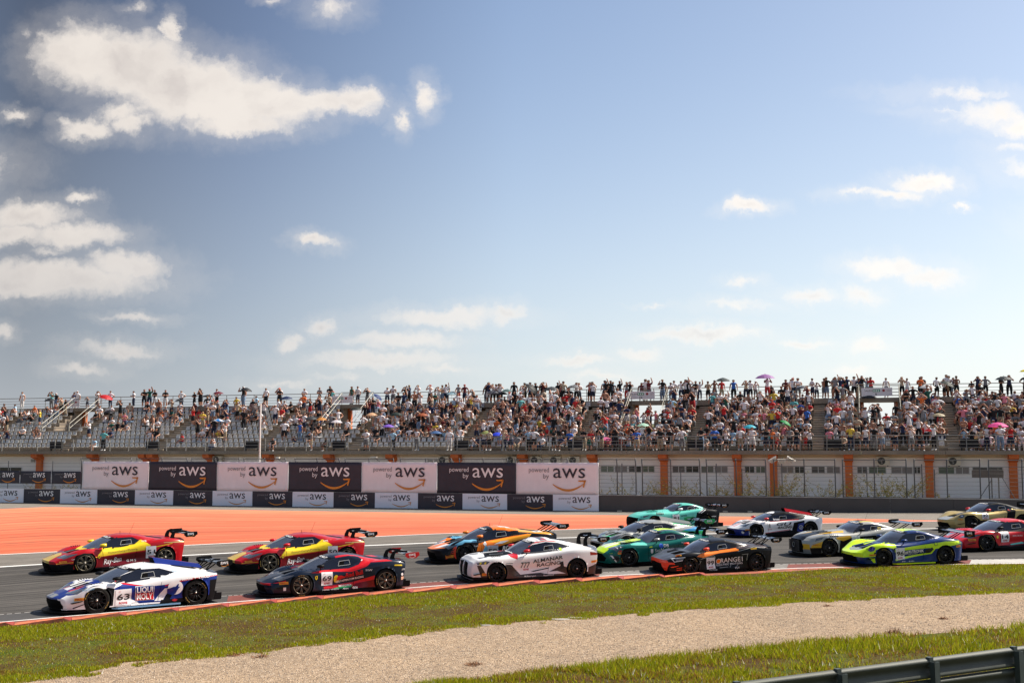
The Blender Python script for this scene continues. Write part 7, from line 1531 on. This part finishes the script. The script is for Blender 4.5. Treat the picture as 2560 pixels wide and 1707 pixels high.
def make_pose(kind):
    J, E = pose_skeleton(kind); names = list(J); me = bpy.data.meshes.new('p')
    me.from_pydata([J[n][:3] for n in names], [(names.index(a), names.index(b)) for a, b in E], [])
    o = bpy.data.objects.new('p', me); COL.objects.link(o); m = o.modifiers.new('s', 'SKIN'); m.branch_smoothing = .6
    for i, n in enumerate(names):
        r = J[n][3]; k = .78 if n in ('pel', 'bel', 'che', 'upc') else 1
        me.skin_vertices[0].data[i].radius = (r*1.0 if n not in ('che', 'upc', 'pel', 'bel') else r*1.15, r*k)
    me.skin_vertices[0].data[0].use_root = True
    o.modifiers.new('d', 'SUBSURF').levels = 1
    dg = bpy.context.evaluated_depsgraph_get(); e = bpy.data.meshes.new_from_object(o.evaluated_get(dg)); bpy.data.objects.remove(o)
    V = np.array([v.co[:] for v in e.vertices]); N_ = np.array([v.normal[:] for v in e.vertices]); F = [list(p.vertices) for p in e.polygons]
    bpy.data.meshes.remove(e)
    C = np.array([V[f].mean(0) for f in F])
    best = np.full(len(F), 1e9); seg = np.zeros(len(F), int); par = np.zeros(len(F))
    for k, (a, b) in enumerate(E):
        pa, pb = np.array(J[a][:3]), np.array(J[b][:3]); d = pb-pa; t = np.clip(((C-pa)@d)/(d@d), 0, 1); rr = J[a][3]+(J[b][3]-J[a][3])*t
        dist = np.linalg.norm(C-(pa+t[:, None]*d), axis=1)/rr; m_ = dist < best; best[m_] = dist[m_]; seg[m_] = k; par[m_] = t[m_]
    hz = .50 if kind.startswith('sit') else .95; hy = J['hea'][1]
    reg = np.zeros(len(F), int)       # 0 skin 1 shirt 2 sleeve 3 upper leg 4 lower leg 5 shoe 6 hair
    for i in range(len(F)):
        a, b = E[seg[i]]; x, y, z = C[i]
        if b in ('bel', 'che', 'upc') or b.startswith('sho'): reg[i] = 1 if z > hz+.02 else 3
        elif b.startswith('elb'): reg[i] = 2 if par[i] < .62 else 0
        elif b.startswith('hip'): reg[i] = 3
        elif b.startswith('kne'): reg[i] = 3
        elif b.startswith('ank'): reg[i] = 4 if par[i] < .85 else 5
        elif b.startswith('toe'): reg[i] = 5
        elif b in ('hea', 'top', 'chn') and (z > hz+.735 or (y > hy+.01 and z > hz+.60)): reg[i] = 6
        elif b == 'nec': reg[i] = 1 if z < hz+.50 else 0
    tri = [[f[0], f[1], f[2]] for f in F if len(f) >= 3]+[[f[0], f[2], f[3]] for f in F if len(f) == 4]
    treg = np.array([reg[i] for i, f in enumerate(F) if len(f) >= 3]+[reg[i] for i, f in enumerate(F) if len(f) == 4])
    return V, N_, np.array(tri), treg
KINDS = ['stand', 'hips', 'folded', 'photo', 'raise', 'both_up', 'wave', 'lean_rail', 'sit', 'sit_lean', 'sit_photo']
for k in KINDS: POSES[k] = make_pose(k)
TOPS = [('white', (.78, .75, .76), 40), ('black', (.007, .007, .009), 29), ('red', (.55, .02, .02), 6), ('navy', (.015, .025, .08), 6), ('grey', (.22, .22, .23), 7), ('beige', (.52, .42, .30), 6), ('blue', (.03, .13, .50), 2.5),
        ('pale blue', (.35, .55, .70), 3), ('dark green', (.01, .10, .07), 2), ('yellow', (.70, .50, .06), 1.5), ('pink', (.70, .22, .28), 2.5), ('maroon', (.13, .015, .02), 3), ('orange', (.75, .16, .03), 1), ('turquoise', (.12, .42, .42), 1), ('bare', None, 4)]
BOTS = [('black', (.007, .007, .009), 42), ('navy', (.012, .02, .05), 20), ('pale blue', (.18, .26, .38), 11), ('white', (.60, .57, .55), 8), ('beige', (.34, .26, .17), 9), ('grey', (.16, .16, .165), 9), ('red', (.40, .02, .02), 2)]
SKINS = [(.42, .20, .12), (.32, .145, .085), (.50, .27, .18), (.22, .10, .06)]
HAIRS = [('dark', (.014, .009, .007), 50), ('brown', (.06, .03, .015), 22), ('blond', (.35, .22, .09), 6), ('white cap', (.70, .70, .70), 11), ('black cap', (.01, .01, .01), 7), ('red cap', (.50, .02, .02), 4)]
def pick(tab): return random.choices(tab, [t[2] for t in tab])[0]
def cmat(kind, nm, rgb): return mat(f'{kind}_{nm}'.replace(' ', '_'), rgb, .85 if kind != 'skin' else .55, var=.08, scale=5)
# shared meshes of the parts: one per pose and region set
PM = {}
def part_mesh(kind, regs, infl, nm):
    key = (kind, tuple(regs), nm)
    if key in PM: return PM[key]
    V, N_, T, R_ = POSES[kind]; T2 = T[np.isin(R_, regs)]; V2 = V+N_*infl; u, inv = np.unique(T2, return_inverse=True)
    PM[key] = np_mesh(nm, V2[u], inv.reshape(-1, 3), [M_SEAT], None, True); return PM[key]
def person_thing(P, label, group):
    X, Y = sd2w(P['s'], P['d']); b = link('person', part_mesh(P['kind'], [0, 1, 2, 3, 4, 5, 6], 0, 'person'))
    b.location = (X, Y, P['z']); b.rotation_euler = (0, 0, P['rot']); sc = P['h']/1.74; b.scale = (sc*P['w'], sc*P['w'], sc)
    def setm(o, m): o.material_slots[0].link = 'OBJECT'; o.material_slots[0].material = m
    setm(b, cmat('skin', str(P['skin']), SKINS[P['skin']]))
    if P['top'][1]: o = link('shirt', part_mesh(P['kind'], [1, 2] if P['sleeve'] else [1], .014, 'shirt'), b); setm(o, cmat('cloth', P['top'][0], P['top'][1]))
    o = link('trousers' if P['long'] else 'shorts', part_mesh(P['kind'], [3, 4] if P['long'] else [3], .016, 'trousers' if P['long'] else 'shorts'), b); setm(o, cmat('cloth_low', P['bot'][0], P['bot'][1]))
    cap = 'cap' in P['hair'][0]; o = link('cap' if cap else 'hair', part_mesh(P['kind'], [6], .016, 'hair'), b); setm(o, cmat('hair', P['hair'][0], P['hair'][1]))
    o = link('shoes', part_mesh(P['kind'], [5], .012, 'shoes'), b); setm(o, cmat('shoe', 'w' if P['shoe'] else 'b', (.6, .6, .6) if P['shoe'] else (.02, .02, .02)))
    tag(b, label, 'person', group)
def new_person(s, d, z, stand, zone, cell):
    if stand: kind = random.choices(['stand', 'hips', 'folded', 'photo', 'raise', 'both_up', 'wave'], [20, 13, 20, 26, 8, 4, 9])[0]
    else: kind = random.choices(['sit', 'sit_lean', 'sit_photo'], [45, 28, 27])[0]
    if zone == 'rail' and random.random() < .25: kind = 'lean_rail'
    top = pick(TOPS); bot = pick(BOTS)
    return dict(s=s, d=d, z=z, kind=kind, rot=SANG+random.gauss(-.10, .35), h=random.gauss(1.70, .085) if random.random() > .05 else random.uniform(1.15, 1.4), w=random.uniform(1.02, 1.34), top=top, bot=bot, hair=pick(HAIRS), skin=random.choices([0, 1, 2, 3], [40, 28, 20, 12])[0],
                long=random.random() < .33, sleeve=random.random() < .72, shoe=random.random() < .6, zone=zone, cell=cell)
PEOPLE = []
def block_of(s):
    e = [-1e9]+AIS+[1e9]
    for k in range(len(e)-1):
        if e[k] <= s < e[k+1]: return k
def px_of(s, d, z): return w2px(s, d, z)[0]
def dens(px, row):
    """how full the stand is: sparse at the left, packed at the right, upper rows fuller"""
    f = (row+.5)/NR
    if px < 210: return (.02, .10, .28)[0 if row < 2 else (1 if row < 5 else 2)]
    if px < 500: return (.03, .16, .30)[0 if row < 2 else (1 if row < 5 else 2)]
    if px < 700: return (.05, .28, .52)[0 if row < 2 else (1 if row < 5 else 2)]
    if px < 880: return (.06, .42, .66)[0 if row < 2 else (1 if row < 5 else 2)]
    if px < 1165: return (.16, .66, .80)[0 if row < 2 else (1 if row < 4 else 2)]
    if px < 1460: return (.48, .92, .95)[0 if row < 2 else (1 if row < 4 else 2)]
    return (.55, .88, .95)[0 if row < 2 else (1 if row < 4 else 2)]
occupied = set()
for n, (i, s, d, z, k) in enumerate(SEATPOS):
    px, py = w2px(s, d, z)
    if not (-60 < px < 2620): continue
    if random.random() < dens(px, i)*1.0:
        pst = .18 if px < 400 else (.34 if px < 900 else (.45 if i > 3 else .22)); stand = random.random() < pst
        occupied.add(n); PEOPLE.append(new_person(s+random.uniform(-.08, .08), (d-.42 if stand else d+.18), row_z(i) if stand else row_z(i)-.06, stand, 'row', (i, k)))
# front rail
x = s_at(40, DF+.6, 1120)
while x < S1:
    px = w2px(x, DF+.6, ZD+1)[0]; gap = 9 if px < 450 else (5.5 if px < 700 else (2.3 if px < 1200 else 1.0)); x += gap*random.uniform(.4, 1.7)
    if w2px(x, DF+.6, ZD+1)[0] > 2610: break
    if not any(a-.3 < x < b+.3 for a, b in BOXS) or random.random() < .4: PEOPLE.append(new_person(x, DF+.75+random.random()*.5, ZD, random.random() < .8 , 'rail', (-1, block_of(x))))
for P in PEOPLE:
    if P['zone'] == 'rail' and P['kind'].startswith('sit'): P['kind'] = 'stand'
# top walkway
x = s_at(-50, DT0+1, 1000)
while x < S1:
    px = w2px(x, DT0+1, ZT+1)[0]; gap = 1.5 if px < 480 else (1.0 if px < 1150 else .50); x += gap*random.choice((.25, .4, .6, .8, 1.2, 2.0, 2.4))
    if px > 2620: break
    PEOPLE.append(new_person(x, DT0+random.choice((.35, .8, 1.2)), ZT, True, 'walkway', (20, block_of(x))))
# people beneath and around the exits
for n, c in EXITS.items():
    if n == 12: continue
    for q in range(9 if n != 11 else 3): PEOPLE.append(new_person(c+random.uniform(-EW-2.2, EW+1), D0+(ROWX-1)*TR+random.uniform(.1, .5), row_z(ROWX-1), True, 'exit', (n, 0)))
    for q in range(5 if n != 11 else 2): PEOPLE.append(new_person(c+random.uniform(-1.3, 1.3), D0+ROWX*TR+random.uniform(0, .6), ZX, True, 'exit', (n, 0)))
ROWN = {-1: 'at the front rail', 20: 'on the top walkway', 0: 'in the lowest row', 9: 'in the highest row'}
def rown(i): return ROWN.get(i) or f"in the {ORD[i]} row"
def describe(P):
    top = f"{P['top'][0]} top" if P['top'][1] else 'no shirt'; bot = f"{P['bot'][0]} {'trousers' if P['long'] else 'shorts'}"
    act = {'stand': 'standing', 'hips': 'hands on hips', 'folded': 'arms folded', 'photo': 'filming', 'raise': 'arm raised', 'both_up': 'hands on head', 'wave': 'phone up', 'lean_rail': 'leaning', 'sit': 'seated', 'sit_lean': 'sitting forward', 'sit_photo': 'seated filming'}[P['kind']]
    return top, bot, act
for P in PEOPLE:
    P['px'], P['py'] = w2px(P['s'], P['d'], P['z']+1); Y = sd2w(P['s'], P['d'])[1]
    vis = {'rail': 1.35, 'walkway': 1.12, 'exit': 1.0}.get(P['zone'], 1.0)
    if P['zone'] == 'row' and P['cell'][0] < 3: vis = 1.18
    P['score'] = (1.0 if not P['kind'].startswith('sit') else .78)*P['h']*vis/Y*(1 if -30 < P['px'] < 2590 else .01)
PEOPLE.sort(key=lambda P: -P['score'])
named, rest = PEOPLE[:300], PEOPLE[300:]
from collections import defaultdict
grp = defaultdict(list)
for P in named: grp[(describe(P), P['cell'], P['zone'])].append(P)
for key, L_ in grp.items():
    (top, bot, act), (row, blk), zone = key; L_.sort(key=lambda P: P['px'])
    place = f"under exit sign {row}" if zone == 'exit' else f"{rown(row)}, {ORD[blk]} block"
    for q, P in enumerate(L_):
        lead = '' if len(L_) == 1 else ('left ' if q == 0 else ('right ' if q == len(L_)-1 else ORD[q]+' '))
        P['label'] = f"{lead}person {act}, {top}, {bot}, {place}"
for P in named: person_thing(P, P['label'], 'spectators in the grandstand')
def crowd(L_):
    """all remaining spectators as one mesh, colours per face"""
    Vs, Ts, Ms = [], [], []; base = 0; mats = []; ix = {}
    def mi(m):
        if m.name not in ix: ix[m.name] = len(mats); mats.append(m)
        return ix[m.name]
    for P in L_:
        V, N_, T, R_ = POSES[P['kind']]; reg = R_
        sc = P['h']/1.74; c, sn = math.cos(P['rot']), math.sin(P['rot']); W = V+N_*(.012)
        x, y, z = W[:, 0]*sc*P['w'], W[:, 1]*sc*P['w'], W[:, 2]*sc; X, Y = sd2w(P['s'], P['d'])
        Vs.append(np.stack([X+x*c-y*sn, Y+x*sn+y*c, P['z']+z], 1)); Ts.append(T+base); base += len(V)
        sk = mi(cmat('skin', str(P['skin']), SKINS[P['skin']])); tp = mi(cmat('cloth', P['top'][0], P['top'][1])) if P['top'][1] else sk; bt = mi(cmat('cloth_low', P['bot'][0], P['bot'][1]))
        tab = np.array([sk, tp, tp if P['sleeve'] else sk, bt, bt if P['long'] else sk, mi(cmat('shoe', 'w' if P['shoe'] else 'b', (.6, .6, .6) if P['shoe'] else (.02, .02, .02))), mi(cmat('hair', P['hair'][0], P['hair'][1]))])
        Ms.append(tab[reg])
    o = link('crowd', np_mesh('crowd', np.concatenate(Vs), np.concatenate(Ts), mats, np.concatenate(Ms), True)); tag(o, 'the rest of the spectators filling the grandstand rows', 'crowd', kind='stuff')
crowd(rest)
print('people', len(PEOPLE))

# seats: the nearest free ones as parts, the others joined
free = [(n,)+SEATPOS[n] for n in range(len(SEATPOS)) if n not in occupied]
def sc_(t): X, Y = sd2w(t[2], t[3]); px = w2px(t[2], t[3], t[4])[0]; return Y if -20 < px < 2580 else Y+1000
free.sort(key=sc_); ids = {t[0] for t in free[:300]}
for n, (i, s, d, z, k) in enumerate(SEATPOS):
    if n in ids: o = link('seat', seat_me, root_g); o.location = (s, d, z)
rs = [SEATPOS[n] for n in range(len(SEATPOS)) if n not in ids]
SV = np.array(SEATV, float); P_ = np.array([(s, d, z) for (i, s, d, z, k) in rs]); VV = (SV[None]+P_[:, None]).reshape(-1, 3); SF = np.array([list(f) for f in SEATF]); FF = (SF[None]+(np.arange(len(rs))*len(SV))[:, None, None]).reshape(-1, 4)
o = link('seat_rows', np_mesh('seat_rows', VV, FF, [M_SEAT]), root_g); o['kind'] = 'stuff'

# umbrellas
def umbrella(px, py, w_px, rgb, label, tilt=0., rgb2=None, stand=None):
    best = None
    for i in (list(range(NR)) if py > 992 else [20]):
        d, zf = (DT0+.40, ZT) if i == 20 else (D0+i*TR+.1, row_z(i)); z = z_at(px, py, d)
        e = abs(z-zf-1.85) if stand is None else abs(z-zf-stand)
        if best is None or e < best[0]: best = (e, d, z, i)
    e, d, z, i = best; s = s_at(px, d, py); X, Y = sd2w(s, d); d -= .25; X, Y = sd2w(s, d); r = w_px*1.12/2/FPX*Y; r = max(.45, r)
    root = empty('umbrella', (X, Y, z), (random.uniform(-.12, .12)+.05, tilt, SANG), label, 'umbrella', 'umbrellas in the crowd')
    n = 8; rings = [(0, .0), (.35, -.045), (.7, -.16), (1, -.36)]; V = [(0, 0, .02)]; F = []; mi = []
    for (q, zz) in rings[1:]:
        for k in range(n*2): a = math.pi*k/n; rr = r*q*(1 if k % 2 == 0 else .94); V.append((rr*math.cos(a), rr*math.sin(a), zz*r*1.15+(0 if k % 2 == 0 else .012)))
    m2 = n*2
    for k in range(m2): F.append((0, 1+k, 1+(k+1) % m2)); mi.append((k//2) % 2 if rgb2 else 0)
    for g in range(2):
        for k in range(m2): F.append((1+g*m2+k, 1+(g+1)*m2+k, 1+(g+1)*m2+(k+1) % m2, 1+g*m2+(k+1) % m2)); mi.append((k//2) % 2 if rgb2 else 0)
    ms = []
    for c in (rgb, rgb2 or rgb):
        nm = 'canopy_%d_%d_%d' % tuple(int(255*x) for x in c)
        if nm not in MATS:
            m, nt, b, N, L = node_mat(nm); b.inputs['Base Color'].default_value = (*c, 1); b.inputs['Roughness'].default_value = .6
            tr = N('ShaderNodeBsdfTranslucent'); tr.inputs[0].default_value = (*c, 1); mx = N('ShaderNodeMixShader'); mx.inputs[0].default_value = .35; L(b.outputs[0], mx.inputs[1]); L(tr.outputs[0], mx.inputs[2]); L(mx.outputs[0], nt.nodes['Material Output'].inputs[0]); MATS[nm] = m
        ms.append(MATS[nm])
    link('canopy', np_mesh('canopy', V, F, ms, mi), root)
    mb = MB(); mb.tube([(0, 0, -.75), (0, 0, .07)], .010, 5); mb.obj('shaft', M_FEN, root)
BL = (.014, .014, .018)
for u in [(271,988,31,(.55,.01,.015),'red umbrella with black edge at the left end of the top walkway',.35), (128,996,24,BL,'black umbrella left of the first cream stair rail'), (277,1025,26,BL,'flat black umbrella below the red umbrella'), (452,998,22,BL,'small black umbrella held high left of the maroon umbrella'), (57,1050,27,BL,'black umbrella low in the far left block'),
          (549,979,26,(.16,.012,.03),'maroon umbrella on the top walkway'), (523,987,25,BL,'black umbrella beside the maroon umbrella'), (621,970,26,BL,'black umbrella held above the skyline left of the mast',.3), (719,991,29,(.015,.03,.10),'navy umbrella left of exit sign 11'), (550,1047,26,(.04,.25,.65),'blue and white striped umbrella',0,(.7,.72,.75)),
          (641,1013,24,(.05,.02,.02),'dark brown umbrella tilted beside the mast',.6), (780,1041,30,(.05,.055,.06),'dark grey umbrella left of the orange one'), (806,1044,25,(.65,.28,.06),'orange umbrella below exit 11'), (845,1050,27,(.75,.70,.74),'white umbrella below exit 11'), (892,1018,30,(.03,.035,.03),'black umbrella right of exit sign 11'), (932,1032,27,(.75,.45,.25),'peach umbrella right of exit 11'), (950,989,24,(.03,.06,.20),'navy blue umbrella right of the exit 11 sign',.7),
          (1131,980,24,(.35,.55,.62),'pale blue umbrella standing above a gap in the crowd'), (1235,976,30,(.10,.10,.12),'grey-black umbrella in the cluster at upper centre'), (1257,980,26,BL,'black umbrella in the cluster at upper centre'), (1270,973,26,(.12,.20,.20),'grey-green umbrella in the cluster at upper centre'), (1336,967,38,(.012,.013,.015),'big black umbrella tilted steeply at upper centre',.75), (1380,967,36,(.06,.065,.07),'dark grey umbrella right of the tilted black one'), (1435,963,31,(.16,.165,.17),'grey umbrella left of exit sign 10'), (994,1031,33,(.015,.03,.025),'dark green umbrella in the middle rows'), (1059,1033,27,(.42,.11,.04),'rust orange umbrella in the middle rows'), (974,1061,28,(.25,.12,.60),'violet umbrella in the middle rows'), (1093,1077,29,(.06,.14,.32),'steel blue umbrella in the lower rows'), (1217,1077,26,(.28,.32,.10),'olive plaid umbrella beside the bright blue one'), (1245,1081,28,(.02,.06,.75),'bright blue umbrella in the lower rows'), (1380,1009,25,(.14,.03,.03),'dark red umbrella in the packed block left of exit 10'),
          (1808,945,33,(.07,.085,.085),'dark grey umbrella against the sky, left of the purple one'), (1913,936,45,(.36,.16,.42),'large purple umbrella against the sky'), (1610,1058,31,(.45,.72,.55),'mint umbrella below exit 10'), (1515,1093,29,(.80,.16,.38),'bright pink umbrella near the front rail'), (1549,1090,34,(.14,.15,.20),'slate grey umbrella beside the pink one'), (1676,1011,28,(.03,.03,.06),'dark navy umbrella right of exit sign 10'), (1875,1062,30,(.04,.45,.58),'turquoise umbrella in the lower middle rows'), (1948,1058,26,(.48,.38,.30),'beige umbrella beside the green one'), (1967,1053,28,(.02,.30,.08),'green umbrella in the lower middle rows',.5), (1886,1093,34,(.03,.03,.04),'black umbrella near the front rail below the turquoise one'), (2005,966,24,(.05,.06,.09),'slate umbrella left of exit sign 9 on the walkway'),
          (2098,966,24,(.22,.30,.32),'teal grey umbrella left of exit sign 9'), (2172,987,38,(.035,.036,.04),'large black umbrella below exit sign 9'), (2318,961,38,(.78,.78,.78),'white umbrella on the walkway right of exit sign 9'), (2371,955,37,(.03,.04,.03),'black umbrella tilted beside the white one',.4), (2508,941,38,(.05,.06,.065),'dark grey umbrella against the sky near the right edge'), (2449,971,28,(.02,.05,.06),'dark teal umbrella near the right edge'), (2493,1056,47,(.80,.08,.32),'large magenta umbrella in the lower rows at right'), (2325,1071,21,(.60,.01,.015),'small red umbrella in the lower rows at right'), (2346,1033,29,(.45,.38,.24),'beige umbrella in the middle rows at right'), (2562,924,20,(.80,.70,.02),'yellow umbrella cut by the right edge')]:
    umbrella(u[0], u[1], u[2], u[3], u[4], *(u[5:] if len(u) > 5 else ()))
